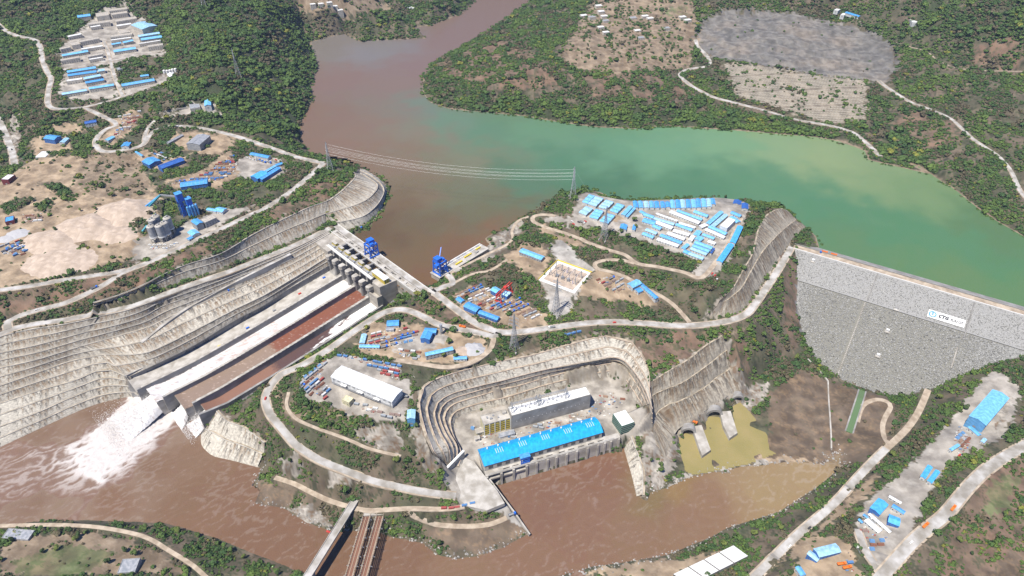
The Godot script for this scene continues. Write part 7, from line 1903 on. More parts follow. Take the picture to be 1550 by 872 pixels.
	for q in 4: boxes(gn, "scaffold_band", M.steel, [[0, 2.0 + q * 3.4, 11.1, 18.6, 0.25, 0.25], [-9.1, 2.0 + q * 3.4, 0, 0.25, 0.25, 22]])
	var pz := base("concrete_plaza", "bright white concrete plaza between the river road and the powerhouse", "slab")
	var plan := PackedVector2Array()
	for i in range(0, PLAZA.size(), 2): plan.append(Vector2(PLAZA[i], PLAZA[i + 1]))
	st = sb(); prism_y(st, plan, 17.0, 22.25); put("slab", done(st), M.pale_concrete, pz)
	var po := placed("access_portal", "white concrete retaining wall with a dark gallery opening beside the powerhouse", "portal", Vector3(-67.5, 21, -499.5), 0.94)
	boxes(po, "wall", M.pale_concrete, [[-8.6, 5.5, 0, 19, 14, 2.2], [12.6, 5.5, 0, 11, 14, 2.2], [4, 9.7, 0, 6.0, 5.6, 2.1]])
	boxes(po, "niche", M.grey_concrete, [[4, 3.0, -7.0, 7.0, 8, 0.5], [0.9, 3.0, -4.0, 0.6, 8, 6.0], [7.1, 3.0, -4.0, 0.6, 8, 6.0], [4, 7.0, -4.0, 6.4, 0.5, 6.0]])
	boxes(po, "coping", M.white, [[0, 12.8, 0, 37, 0.7, 3.0]])
	var lw := base("river_wall", "slim pale concrete wall running down from the powerhouse to the river", "retaining wall")
	st = sb()
	for seg in [[Vector3(-27, 19, -486), Vector3(-15, 15, -470)], [Vector3(-15, 15, -470), Vector3(2, 10, -448)], [Vector3(2, 10, -448), Vector3(19, 4.5, -424)]]:
		bar(st, seg[0] - Vector3(0, 6, 0), seg[1] - Vector3(0, 6, 0), 1.6, 14.0)
	put("wall_body", done(st), M.pale_concrete, lw)

# ------------------------------------------------------------------ buildings
const BUILDING_TEXT := {
	"hall": ["barrack_hall", "wide pale blue multi ridged camp barrack", "barrack", "wide barracks of the hilltop camp"],
	"slim": ["barrack", "slim pale blue barrack on the camp terrace", "barrack", "slim barracks beside the wide halls"],
	"hut": ["camp_hut", "small blue hut below the camp", "hut", "blue huts below the camp halls"],
	"row": ["barrack", "short blue barrack along the reservoir rim", "barrack", "barracks in the row along the reservoir rim"],
	"camp": ["barrack", "long light blue barrack in the hilltop camp", "barrack", "blue barracks inside the hilltop camp"],
	"campw": ["barrack", "long white barrack in the hilltop camp", "barrack", "white barracks inside the hilltop camp"],
	"canteen": ["canteen_building", "tall white flat roofed hall in the hilltop camp", "building", ""],
	"deep": ["camp_shed", "deep blue shed at the camp edge", "shed", "deep blue sheds of the hilltop camp"],
	"longhall": ["camp_hall", "very long bright blue camp hall", "building", "long bright blue halls of the camp"],
	"nw": ["residence_block", "light blue roofed block in the valley camp", "building", "blue roofed blocks of the valley camp"],
	"nwdeep": ["residence_block", "strong blue roofed block in the valley camp", "building", "stronger blue blocks of the valley camp"],
	"nwflat": ["residence_block", "tan flat roofed block in the valley camp", "building", "tan flat blocks of the valley camp"],
	"nwwhite": ["residence_block", "white roofed block in the valley camp", "building", "white roofed blocks of the valley camp"],
	"nwhall": ["sports_hall", "large light blue hall at the upper edge of the valley camp", "building", ""],
	"court": ["sports_court", "pale tan sports court below the light blue hall", "court", ""],
	"pump": ["pump_house", "small grey flat roofed pump house", "building", "grey pump houses"],
	"tankhouse": ["tank_house", "small white gabled building beside the white tanks", "building", ""],
	"yardw": ["workshop", "mid blue workshop on the strip yard above the brown field", "building", ""],
	"yarddeep": ["workshop", "deep blue workshop next to the strip yard", "building", ""],
	"smallblue": ["site_hut", "small blue roofed site hut", "hut", "small blue site huts"],
	"mill": ["mill_building", "tall grey sheet metal mill with pale roof panels", "building", ""],
	"greyshed": ["long_shed", "narrow grey metal shed standing alone", "shed", "narrow grey sheds"],
	"yardlong": ["workshop", "long mid blue workshop closing the steel yard", "building", ""],
	"yardthin": ["parking_shed", "narrow blue shed above the white gravel lot", "shed", ""],
	"yardeast": ["workshop", "bright blue workshop at the white gravel lot", "building", ""],
	"yardeast2": ["workshop", "slim mid blue shed beside the bright blue workshop", "shed", ""],
	"yardeast3": ["workshop", "pale blue shed behind the bright blue workshop", "shed", ""],
	"batchhouse": ["batching_house", "tall grey building with a blue gable roof at the concrete plant", "building", ""],
	"batchshed": ["plant_shed", "low pale blue shed beside the silo yard", "shed", ""],
	"batchoffice": ["plant_office", "narrow pale blue roofed office above the rim road", "building", ""],
	"batchoffice2": ["plant_office", "wider pale blue roofed office above the rim road", "building", ""],
	"frame": ["unfinished_building", "unfinished tan concrete building beside the batching house", "building", ""],
	"westshop": ["workshop", "blue workshop with open front beside the white slab", "building", ""],
	"whiteslab": ["concrete_slab", "bright white concrete slab on the plateau", "slab", ""],
	"ridgeshed": ["shed", "deep blue shed beside the winding road", "shed", ""],
	"maroonhouse": ["maroon_building", "maroon steel building with a white roof at the plateau edge", "building", ""],
	"maroonbox": ["maroon_cabin", "maroon cabin with a blue roof on the plateau", "building", ""],
	"midshed": ["shed", "mid blue shed at the top of the terrace yard", "shed", ""],
	"midpale": ["shed", "narrow pale blue shed in the terrace yard", "shed", "pale blue sheds of the terrace yard"],
	"midshop": ["workshop", "tall blue workshop beside the grey mixing tower", "building", ""],
	"midshop2": ["workshop", "low blue annex behind the tall blue workshop", "building", ""],
	"midlong": ["workshop", "long light blue shed with a dark front in the terrace yard", "building", ""],
	"cutedge": ["shed", "light blue sheet metal shed at the rim of the powerhouse cut", "building", ""],
	"cream": ["storage_building", "cream flat roofed store beside the white warehouse", "building", ""],
	"bigfactory": ["factory_hall", "very large light blue factory hall on the far terrace above the dam toe", "building", ""],
	"rightpale": ["shed", "pale blue shed on the terrace of the factory hall", "shed", "pale sheds of the factory terrace"],
	"twin": ["shed", "bright blue twin shed on the gravel terrace", "shed", "twin bright blue sheds"],
	"rightwork": ["workshop", "large bright blue workshop above the river road", "building", ""],
	"rightwork2": ["workshop", "smaller bright blue workshop beside the truck lot", "building", ""],
	"whiteshed": ["shed", "slim white roofed shed beside the bright blue workshops", "shed", "white sheds beside the workshops"],
	"garage": ["garage", "light blue garage facing the machine park", "building", ""],
	"garagewing": ["garage", "short light blue wing of the garage", "building", ""],
	"garageside": ["garage", "separate light blue shed behind the garage", "building", ""],
	"craneyard": ["workshop", "mid blue workshop below the red gantry crane", "building", ""],
	"craneyard2": ["workshop", "long mid blue shed at the corner of the crane yard", "shed", ""],
	"craneshed": ["shed", "pale blue shed beside the red gantry crane", "shed", ""],
	"cranecover": ["shed", "ridged blue cover under the red gantry crane", "shed", ""],
	"slopeshed": ["shed", "long pale blue shed on the slope above the crane yard", "shed", ""],
	"spur": ["shed", "pale blue shed on the spur beside the earth track", "shed", ""],
	"spurlong": ["shed", "long thin blue shed on the spur beside the earth track", "shed", ""],
	"ruin": ["ruined_house", "roofless grey stone house beside the river field", "house", ""],
	"ruin2": ["ruined_house", "broken grey farmhouse beside the field track", "house", ""],
	"village": ["village_house", "flat roofed village house among terraced fields", "house", "houses of the village on the far bank"],
	"village2": ["village_house", "small white village house", "house", "houses beyond the reservoir arm"],
	"village3": ["village_house", "white house on the wooded slope", "house", "houses above the spoil heap"],
	"lonewhite": ["village_house", "lone long white house above the reservoir arm", "house", ""],
	"topblue": ["shed", "narrow blue shed above the spoil heap", "shed", ""]}

const ORDINAL := ["first", "second", "third", "fourth", "fifth", "sixth", "seventh", "eighth", "ninth", "tenth", "eleventh", "twelfth", "thirteenth", "fourteenth", "fifteenth", "sixteenth", "seventeenth", "eighteenth", "nineteenth", "twentieth", "twenty-first", "twenty-second", "twenty-third", "twenty-fourth", "twenty-fifth", "twenty-sixth"]
# which end the look-alikes are counted from: a point beside a thing one can find
const COUNTED_FROM := {"hall": [190.0, -980.0, "from the tower on the point"], "row": [180.0, -960.0, "from the slim barracks"], "camp": [395.0, -905.0, "nearest the tall white hall"], "campw": [395.0, -905.0, "nearest the tall white hall"], "longhall": [420.0, -930.0, "from the tall white hall"], "nw": [-790.0, -1500.0, "nearest the large hall"], "nwdeep": [-790.0, -1500.0, "nearest the large hall"], "nwflat": [-790.0, -1500.0, "nearest the large hall"], "nwwhite": [-790.0, -1500.0, "nearest the large hall"], "village": [420.0, -1560.0, "nearest the spoil heap"], "village2": [-100.0, -2000.0, "nearest the lone white house"], "village3": [480.0, -1700.0, "nearest the narrow blue shed"], "midpale": [-140.0, -650.0, "from the tall blue workshop"], "deep": [380.0, -990.0, "from the reservoir rim"], "hut": [200.0, -900.0, "from the camp halls"], "slim": [200.0, -930.0, "from the wide halls"], "twin": [560.0, -560.0, "from the factory hall"], "whiteshed": [470.0, -500.0, "from the factory terrace"], "rightpale": [560.0, -620.0, "from the factory hall"], "pump": [-700.0, -1400.0, "from the white tanks"], "greyshed": [-600.0, -1150.0, "from the grey mill"]}
const HUT_PLACES := ["behind the strip yard workshop", "at the end of the white gravel lot", "beside the low plant shed", "beside the open fronted workshop", "beside the winding road", "on the workshop lot below the valley camp", "behind the green basins", "in the truck lot below the factory hall", "beside the factory terrace edge", "before the large bright blue workshop", "at the corner of the truck lot", "at the corner of the crane yard", "below the hilltop camp", "between the sheds on the spur"]

func build_buildings() -> void:
	var hut := 0
	for b in BUILDINGS:
		var t: Array = BUILDING_TEXT[b[10]]
		var label: String = t[1]
		if b[10] == "smallblue":
			label += " " + HUT_PLACES[mini(hut, HUT_PLACES.size() - 1)]
			hut += 1
		elif COUNTED_FROM.has(b[10]):
			var from: Array = COUNTED_FROM[b[10]]
			var rank := 0
			for q in BUILDINGS:
				if q[10] == b[10] and Vector2(q[0] - from[0], q[2] - from[1]).length() < Vector2(b[0] - from[0], b[2] - from[1]).length(): rank += 1
			label += ", " + ORDINAL[mini(rank, 25)] + " " + from[2]
		var o := placed(t[0], label, t[2], Vector3(b[0], b[1], b[2]), b[3], t[3])
		var rp: int = b[8]
		if rp == 0: rp = [0, 0, 9, 10][int(absf(b[0] * 7.3 + b[2] * 3.1)) % 4]
		shed(o, b[4], b[5], b[6], b[7], roof_paint[rp], wall_paint[b[9]], b[11] + 1.5)

func shed(o: Node3D, length: float, width: float, h: float, kind: String, roof_m: Material, wall_m: Material, foot: float) -> void:
	var st := sb()
	if kind == "f":
		boxes(o, "wall", wall_m, [[0, (h - foot) * 0.5 - 0.1, 0, length, h + foot, width]])
		boxes(o, "roof", roof_m, [[0, h + 0.05, 0, length - 0.8, 0.3, width - 0.8]])
		if h > 2.0:
			boxes(o, "parapet", wall_m, [[0, h + 0.3, width * 0.5 - 0.2, length + 0.1, 0.8, 0.4], [0, h + 0.3, -width * 0.5 + 0.2, length + 0.1, 0.8, 0.4], [length * 0.5 - 0.2, h + 0.3, 0, 0.4, 0.8, width - 0.8], [-length * 0.5 + 0.2, h + 0.3, 0, 0.4, 0.8, width - 0.8]])
	else:
		var ridges := 1 if kind == "g" else maxi(2, int(length / 9.0))
		var rise := clampf(width * 0.13, 0.5, 2.2)
		if kind == "g":
			boxes(o, "wall", wall_m, [[0, (h - foot) * 0.5 - 0.3, 0, length - 0.8, h + foot - 0.6, width - 0.8]])
			prism_x(st, PackedVector2Array([Vector2(-width * 0.5, h - 0.5), Vector2(-width * 0.5, h - 0.2), Vector2(0, h + rise), Vector2(width * 0.5, h - 0.2), Vector2(width * 0.5, h - 0.5), Vector2(0, h + rise - 0.3)]), -length * 0.5, length * 0.5)
			put("roof", done(st), roof_m, o)
			var gable := sb()
			prism_x(gable, PackedVector2Array([Vector2(-width * 0.5 + 0.4, h - 0.7), Vector2(0, h + rise - 0.35), Vector2(width * 0.5 - 0.4, h - 0.7)]), -length * 0.5 + 0.42, length * 0.5 - 0.42)
			put("gable", done(gable), wall_m, o)
			var cap := sb()
			box(cap, Vector3(0, h + rise + 0.05, 0), Vector3(length + 0.1, 0.18, 0.7))
			put("ridge_cap", done(cap), roof_m, o)
			# laps of the roof sheets, standing a little proud
			if length > 14.0:
				var laps := sb()
				var n := int(length / 6.0)
				for k in range(1, n):
					var x := -length * 0.5 + length * k / n
					for s in [-1, 1]:
						bar(laps, Vector3(x, h - 0.14, s * width * 0.5), Vector3(x, h + rise + 0.05, 0), 0.22, 0.12)
				put("roof_lap", done(laps), wall_paint[5] if (int(length) % 3 == 0) else roof_m, o)
		else:
			boxes(o, "wall", wall_m, [[0, (h - foot) * 0.5 - 0.3, 0, length - 0.8, h + foot - 0.6, width - 0.8]])
			var step := length / ridges
			for k in ridges:
				var bay := sb()
				var x0 := -length * 0.5 + k * step
				for s in [[x0, x0 + step * 0.5, h - 0.3, h + 0.9], [x0 + step * 0.5, x0 + step - 0.25, h + 0.9, h - 0.3]]:
					quad(bay, Vector3(s[0], s[2], -width * 0.5), Vector3(s[0], s[2], width * 0.5), Vector3(s[1], s[3], width * 0.5), Vector3(s[1], s[3], -width * 0.5))
				for s in [-1, 1]:
					for q in [Vector3(x0, h - 0.3, s * width * 0.5), Vector3(x0 + step * 0.5, h + 0.9, s * width * 0.5), Vector3(x0 + step, h - 0.3, s * width * 0.5)]: bay.add_vertex(q)
				put("roof", done(bay), roof_m, o)
			boxes(o, "valley_gutter", M.galvanised, [[0, h - 0.45, 0, length - 0.9, 0.1, width - 0.9]])
	# openings: a row of windows on each long side for every storey, and a door
	if h > 2.0:
		var win := sb()
		var storeys := maxi(1, int(h / 3.4))
		var n := maxi(2, int(length / 4.2))
		for s in storeys:
			for k in n:
				for side in [-1, 1]:
					box(win, Vector3(-length * 0.5 + length * (k + 0.5) / n, 1.7 + s * 3.2, side * (width * 0.5 - (0.0 if kind == "f" else 0.4))), Vector3(1.35, 1.25, 0.16))
		put("window_row", done(win), M.glass, o).set_meta("kind", "stuff")
		boxes(o, "door", M.steel, [[length * 0.5 - (0.0 if kind == "f" else 0.4), 1.1, 0, 0.16, 2.4, minf(width * 0.35, 3.2)]])

func build_terrace_warehouse() -> void:
	var w: Array = WAREHOUSE
	var o := placed("warehouse", "long plain white warehouse with grey lower walls on the terrace", "warehouse", Vector3(w[0], w[1], w[2]), w[3])
	var L: float = w[4]; var W: float = w[5]
	boxes(o, "wall", wall_paint[3], [[0, 4.6, 0, L - 0.8, 11.6, W - 0.8]])
	boxes(o, "plinth", wall_paint[5], [[0, 0.8, 0, L - 0.5, 3.0, W - 0.5]])
	var st := sb()
	prism_x(st, PackedVector2Array([Vector2(-W * 0.5, 9.8), Vector2(-W * 0.5, 10.2), Vector2(0, 12.0), Vector2(W * 0.5, 10.2), Vector2(W * 0.5, 9.8), Vector2(0, 11.4)]), -L * 0.5, L * 0.5)
	put("roof", done(st), roof_paint[3], o)
	st = sb()
	prism_x(st, PackedVector2Array([Vector2(-W * 0.5 + 0.4, 9.9), Vector2(0, 11.5), Vector2(W * 0.5 - 0.4, 9.9)]), -L * 0.5 + 0.4, L * 0.5 - 0.4)
	put("gable", done(st), wall_paint[3], o)
	for k in 3:
		boxes(o, "door", M.steel, [[-L * 0.28 + k * L * 0.27, 2.6, W * 0.5 - 0.3, 6.0, 5.2, 0.3]])
		boxes(o, "canopy", M.white, [[-L * 0.28 + k * L * 0.27, 5.8, W * 0.5 + 1.0, 8.0, 0.4, 3.0]])
	for k in 12: boxes(o, "window", M.glass, [[-L * 0.45 + k * L * 0.082, 7.2, W * 0.5 - 0.38, 4.0, 1.0, 0.1]])
	for k in 5: boxes(o, "downpipe", M.steel, [[-L * 0.5 + 4 + k * L * 0.23, 5.2, W * 0.5 - 0.2, 0.35, 9.4, 0.3]])

# ------------------------------------------------------------------ lattice towers and lines
func lattice_tower(h: float) -> ArrayMesh:
	var st := sb()
	var half := func(y: float) -> float: return lerpf(5.2, 1.0, pow(clampf(y / (h * 0.72), 0, 1), 0.8)) if y < h * 0.72 else lerpf(1.0, 0.35, (y - h * 0.72) / (h * 0.28))
	var levels: Array[float] = []
	var y := 0.0
	while y < h:
		levels.append(y)
		y += maxf(2.2, half.call(y) * 1.9)
	levels.append(h)
	var corners := [Vector2(-1, -1), Vector2(1, -1), Vector2(1, 1), Vector2(-1, 1)]
	for i in levels.size() - 1:
		var a: float = half.call(levels[i]); var b: float = half.call(levels[i + 1])
		for k in 4:
			var c: Vector2 = corners[k]; var d: Vector2 = corners[(k + 1) % 4]
			var p0 := Vector3(c.x * a, levels[i], c.y * a); var p1 := Vector3(c.x * b, levels[i + 1], c.y * b)
			var q0 := Vector3(d.x * a, levels[i], d.y * a); var q1 := Vector3(d.x * b, levels[i + 1], d.y * b)
			bar(st, p0, p1, 0.34)
			bar(st, p0, q1, 0.2); bar(st, q0, p1, 0.2)
			bar(st, p1, q1, 0.2)
	return done(st)

func build_towers() -> void:
	var where := ["on the rock nose above the curved benches", "on the grassy point beside the hilltop camp", "on the slope below the hilltop camp", "beside the switchyard ramp", "on the rim of the powerhouse cut", "in the forest above the winding road", "on the ridge above the forest"]
	var turn := [0.1, 0.1, 0.9, 1.0, 1.1, 0.3, 0.3]
	var made := {}
	for i in TOWERS.size():
		var t: Array = TOWERS[i]
		var at := Vector3(t[0], ground(t[0], t[2]) - 0.6, t[2])
		var o := placed("transmission_tower", "grey lattice transmission tower " + where[i], "tower", at, turn[i] + PI / 2, "lattice transmission towers")
		var h: float = t[3]
		if not made.has(t[3]): made[t[3]] = lattice_tower(h)
		put("mast", made[t[3]], M.galvanised, o)
		for k in 3:
			var arm := sb()
			var y := h * (0.70 + k * 0.10)
			var reach := 7.5 - k * 0.8
			for s in [-1, 1]:
				for dz in [-0.7, 0.7]:
					bar(arm, Vector3(s * 0.8, y, dz), Vector3(s * reach, y + 0.4, 0), 0.24)
					bar(arm, Vector3(s * 0.7, y + 1.9, dz), Vector3(s * reach, y + 0.4, 0), 0.2)
			put("cross_arm", done(arm), M.galvanised, o)
			var ins := sb()
			for s in [-1, 1]: tube(ins, Vector3(s * reach, y + 0.3, 0), Vector3(s * reach, y - 2.4, 0), 0.25, 0.25, 6)
			put("insulator", done(ins), M.white, o)
		for k in 4: boxes(o, "footing", M.pale_concrete, [[(5.3 if k % 2 else -5.3), 0.3, (5.3 if k < 2 else -5.3), 1.8, 2.2, 1.8]])
	# conductors over the reservoir, between the first two towers
	var a := Vector3(TOWERS[0][0], TOWERS[0][1], TOWERS[0][2]); var b := Vector3(TOWERS[1][0], TOWERS[1][1], TOWERS[1][2])
	var side := (b - a).cross(Vector3.UP).normalized()
	for k in 6:
		var dy: float = [0.70, 0.70, 0.80, 0.80, 0.90, 0.90][k]; var s := -6.5 if k % 2 else 6.5
		wire(a + Vector3(0, 52 * dy - 2, 0) + side * s, b + Vector3(0, 56 * dy - 2, 0) + side * s, 16.0, 0.075, "power_line", "thin pale conductor spanning the reservoir between two towers", "conductors over the reservoir")
	var chain := [1, 2, 3, 4]
	for i in 3:
		var p: Array = TOWERS[chain[i]]; var q: Array = TOWERS[chain[i + 1]]
		var p0 := Vector3(p[0], p[1] + p[3] * 0.75, p[2]); var q0 := Vector3(q[0], q[1] + q[3] * 0.75, q[2])
		var sd := (q0 - p0).cross(Vector3.UP).normalized()
		for s in [-6.0, 6.0]: wire(p0 + sd * s, q0 + sd * s, 7.0, 0.06, "power_line", "thin conductor between the towers below the hilltop camp", "conductors below the camp")

func wire(a: Vector3, b: Vector3, sag: float, r: float, called: String, label: String, group: String) -> void:
	var st := sb()
	var n := 28
	for k in n:
		var f0 := float(k) / n; var f1 := float(k + 1) / n
		tube(st, a.lerp(b, f0) - Vector3(0, sag * 4 * f0 * (1 - f0), 0), a.lerp(b, f1) - Vector3(0, sag * 4 * f1 * (1 - f1), 0), r, r, 4, false)
	var o := put(called, done(st), M.galvanised)
	tag(o, label, "power line", group)

# ------------------------------------------------------------------ bridges
func build_bridges() -> void:
	# concrete bridge
	var a := Vector3(-166.5, 22.5, -482.0); var b := Vector3(-220.0, 18.5, -336.0)
	var d := b - a; d.y = 0
	var len := d.length()
	var o := placed("concrete_bridge", "slim concrete road bridge with low parapets over the brown river", "bridge", Vector3(a.x, 0, a.z), atan2(-d.z, d.x))
	var st := sb()
	bar(st, Vector3(0, 19.4, 0), Vector3(len, 16.6, 0), 8.6, 1.3)
	put("deck", done(st), m_road, o)
	st = sb()
	bar(st, Vector3(0, 17.6, 0), Vector3(len, 14.8, 0), 5.0, 2.6)
	put("girder", done(st), m_concrete, o)
	for s in [-1, 1]:
		st = sb()
		bar(st, Vector3(0, 20.5, s * 4.1), Vector3(len, 17.7, s * 4.1), 0.45, 1.1)
		put("parapet", done(st), M.pale_concrete, o)
	for x in [34.0, 118.0]:
		st = sb()
		prism_y(st, PackedVector2Array([Vector2(x - 3, -3.4), Vector2(x + 3, -3.4), Vector2(x + 3, 3.4), Vector2(x - 3, 3.4)]), -6, 17)
		put("pier", done(st), m_concrete, o)
	# twin panel bridges
	for k in 2:
		var p0 := Vector3(-160.0 + k * 14.5, 15.5, -441.0); var p1 := Vector3(-169.5 + k * 14.5, 15.0, -338.0)
		var e := p1 - p0; e.y = 0
		var n := e.length()
		var t := placed("panel_bridge", ["rusty steel panel bridge next to the concrete bridge", "rusty steel panel bridge away from the concrete bridge"][k], "bridge", Vector3(p0.x, 0, p0.z), atan2(-e.z, e.x), "twin steel panel bridges")
		for q in 4:
			st = sb()
			bar(st, Vector3(0, 15.4, -2.7 + q * 1.8), Vector3(n, 15.0, -2.7 + q * 1.8), 1.25, 0.25)
			put("deck_plank", done(st), [M.timber, M.rust, M.timber, M.rust][q], t)
		for s in [-1, 1]:
			st = sb()
			for dy in [0.0, 2.6]: bar(st, Vector3(0, 15.2 + dy, s * 3.9), Vector3(n, 14.8 + dy, s * 3.9), 0.42)
			var m := int(n / 3.0)
			for q in m:
				bar(st, Vector3(q * 3.0, 15.1, s * 3.9), Vector3(q * 3.0 + 1.5, 17.7, s * 3.9), 0.2)
				bar(st, Vector3(q * 3.0 + 1.5, 17.7, s * 3.9), Vector3(q * 3.0 + 3.0, 15.1, s * 3.9), 0.2)
			put("truss", done(st), m_dirt_road, t)
		for q in 9:
			st = sb()
			bar(st, Vector3(6 + q * 11.0, 14.5, -6.2), Vector3(6 + q * 11.0, 14.5, 6.2), 0.5)
			for s in [-1, 1]: bar(st, Vector3(6 + q * 11.0, 14.5, s * 6.0), Vector3(6 + q * 11.0, 17.6, s * 4.1), 0.25)
			put("cross_beam", done(st), M.galvanised, t)
	var ap := base("bridge_apron", "pale concrete apron at the head of the panel bridges", "slab")
	st = sb()
	prism_y(st, PackedVector2Array([Vector2(-164, -454), Vector2(-140, -456), Vector2(-138, -440), Vector2(-164, -438)]), 10, 17.2)
	put("slab", done(st), M.pale_concrete, ap)

# ------------------------------------------------------------------ concrete plant
func build_plant() -> void:
	var s := line_points(SILOS)
	for i in s.size():
		var o := placed("cement_silo", "grey cement silo with a pale cap, " + ORDINAL[i] + " in the cluster from the plateau side", "silo", Vector3(s[i].x, ground(s[i].x, s[i].z), s[i].z), 0.7, "clustered cement silos")
		var st := sb()
		tube(st, Vector3(0, 10, 0), Vector3(0, 27, 0), 5.6, 5.6, 24)
		put("shell", done(st), roof_paint[5], o)
		st = sb(); tube(st, Vector3(0, 27, 0), Vector3(0, 28.4, 0), 5.7, 4.0, 24); put("cap", done(st), M.pale_concrete, o)
		st = sb(); tube(st, Vector3(0, 8.2, 0), Vector3(0, 10.2, 0), 5.9, 5.9, 24); put("ring_beam", done(st), M.white, o)
		for k in 6:
			st = sb()
			var a := TAU * k / 6
			var b := TAU * (k + 1) / 6
			bar(st, Vector3(cos(a) * 5.2, -1, sin(a) * 5.2), Vector3(cos(a) * 5.2, 8.6, sin(a) * 5.2), 0.9)
			bar(st, Vector3(cos(a) * 5.2, 4.2, sin(a) * 5.2), Vector3(cos(b) * 5.2, 4.2, sin(b) * 5.2), 0.6)
			put("leg", done(st), M.pale_concrete, o)
		boxes(o, "top_filter", M.steel, [[1.0, 29.4, 0, 2.2, 2.4, 2.2], [-2.2, 29.0, 1.4, 1.2, 1.6, 1.2]])
	var p := line_points(BATCH)
	var t := placed("batching_tower", "stepped blue batching tower with a row of blue silos", "tower", p[0], 0.75)
	boxes(t, "tower_body", M.crane_blue, [[0, 33.5, 0, 9, 13, 9], [0, 13, 0, 5, 28, 5]])
	boxes(t, "stair_tower", M.crane_blue, [[9.5, 24.5, 6.0, 8, 11, 9], [9.5, 9, 6.0, 4.5, 20, 4.5]])
	for k in 4:
		var leg := sb()
		bar(leg, Vector3(4.0 if k % 2 else -4.0, -2, 4.0 if k < 2 else -4.0), Vector3(4.0 if k % 2 else -4.0, 28, 4.0 if k < 2 else -4.0), 0.7)
		bar(leg, Vector3(4.0 if k % 2 else -4.0, 4, 4.0 if k < 2 else -4.0), Vector3(-4.0 if k % 2 else 4.0, 26, 4.0 if k < 2 else -4.0), 0.4)
		put("leg", done(leg), M.crane_blue, t)
	boxes(t, "tower_roof", roof_paint[1], [[0, 40.4, 0, 10.2, 0.8, 10.2]])
	boxes(t, "stair_roof", roof_paint[1], [[9.5, 30.4, 6.0, 9, 0.7, 10]])
	for k in 4:
		var st := sb()
		tube(st, Vector3(3.0 + k * 4.4, 2, 13.5), Vector3(3.0 + k * 4.4, 20, 13.5), 1.9, 1.9, 12)
		tube(st, Vector3(3.0 + k * 4.4, 20, 13.5), Vector3(3.0 + k * 4.4, 21.4, 13.5), 1.9, 0.6, 12)
		put("powder_silo", done(st), roof_paint[1], t)
	for k in 5: boxes(t, "window", M.glass, [[-2.5 + (k % 2) * 4.0, 8 + k * 6, 4.56, 1.6, 1.8, 0.12]])
	var c := line_points(CONVEYORS)
	var runs := [[c[0] + Vector3(0, 3, 0), c[1] + Vector3(0, 9, 0)], [c[1] + Vector3(0, 9, 0), c[2] + Vector3(0, 26, 0)], [c[1] + Vector3(0, 9, 0), p[0] + Vector3(0, 34, 0)], [c[4] + Vector3(0, 8, 0), c[5] + Vector3(0, 3, 0)]]
	var text := ["blue covered conveyor rising to the transfer point", "teal covered conveyor reaching the silo tops", "grey covered conveyor climbing to the batching tower", "short teal conveyor beside the silos"]
	for i in 4:
		var o := base("conveyor", text[i], "conveyor", "conveyors of the concrete plant")
		var st := sb()
		bar(st, runs[i][0], runs[i][1], 2.6, 2.2)
		put("gallery", done(st), [roof_paint[1], mat(.05, .26, .32, 0.6), M.steel, mat(.05, .26, .32, 0.6)][i], o)
		for k in 3:
			var q: Vector3 = runs[i][0].lerp(runs[i][1], 0.25 + k * 0.25)
			st = sb()
			bar(st, Vector3(q.x, ground(q.x, q.z) - 1, q.z), q, 0.5)
			put("trestle", done(st), M.steel, o)
	# white tanks of the valley camp
	var w := line_points(TANKS)
	for i in w.size():
		var o := placed("water_tank", "white upright tank in the row beside the valley camp, " + ORDINAL[i] + " from the camp", "tank", Vector3(w[i].x, ground(w[i].x, w[i].z), w[i].z), 0, "white tanks beside the valley camp")
		var st := sb(); tube(st, Vector3(0, -1, 0), Vector3(0, 6.5, 0), 2.6, 2.6, 18); put("shell", done(st), M.white, o)
		st = sb(); tube(st, Vector3(0, 6.5, 0), Vector3(0, 7.6, 0), 2.6, 0.4, 18); put("dome", done(st), M.white, o)
	for b in BASINS:
		var q := line_points(b)
		var u := q[1] - q[0]; u.y = 0
		var v := q[2] - q[1]; v.y = 0
		var o := placed("settling_basin", "rectangular settling basin filled with dark green water", "basin", (q[0] + q[2]) * 0.5, atan2(-u.z, u.x), "green settling basins")
		var L := u.length(); var W := v.length()
		boxes(o, "wall", M.pale_concrete, [[0, 0.6, W * 0.5, L + 1, 2.4, 0.7], [0, 0.6, -W * 0.5, L + 1, 2.4, 0.7], [L * 0.5, 0.6, 0, 0.7, 2.4, W - 0.8], [-L * 0.5, 0.6, 0, 0.7, 2.4, W - 0.8]])
		boxes(o, "water", mat(.015, .075, .05, 0.15), [[0, 0.6, 0, L - 0.5, 1.2, W - 0.5]])

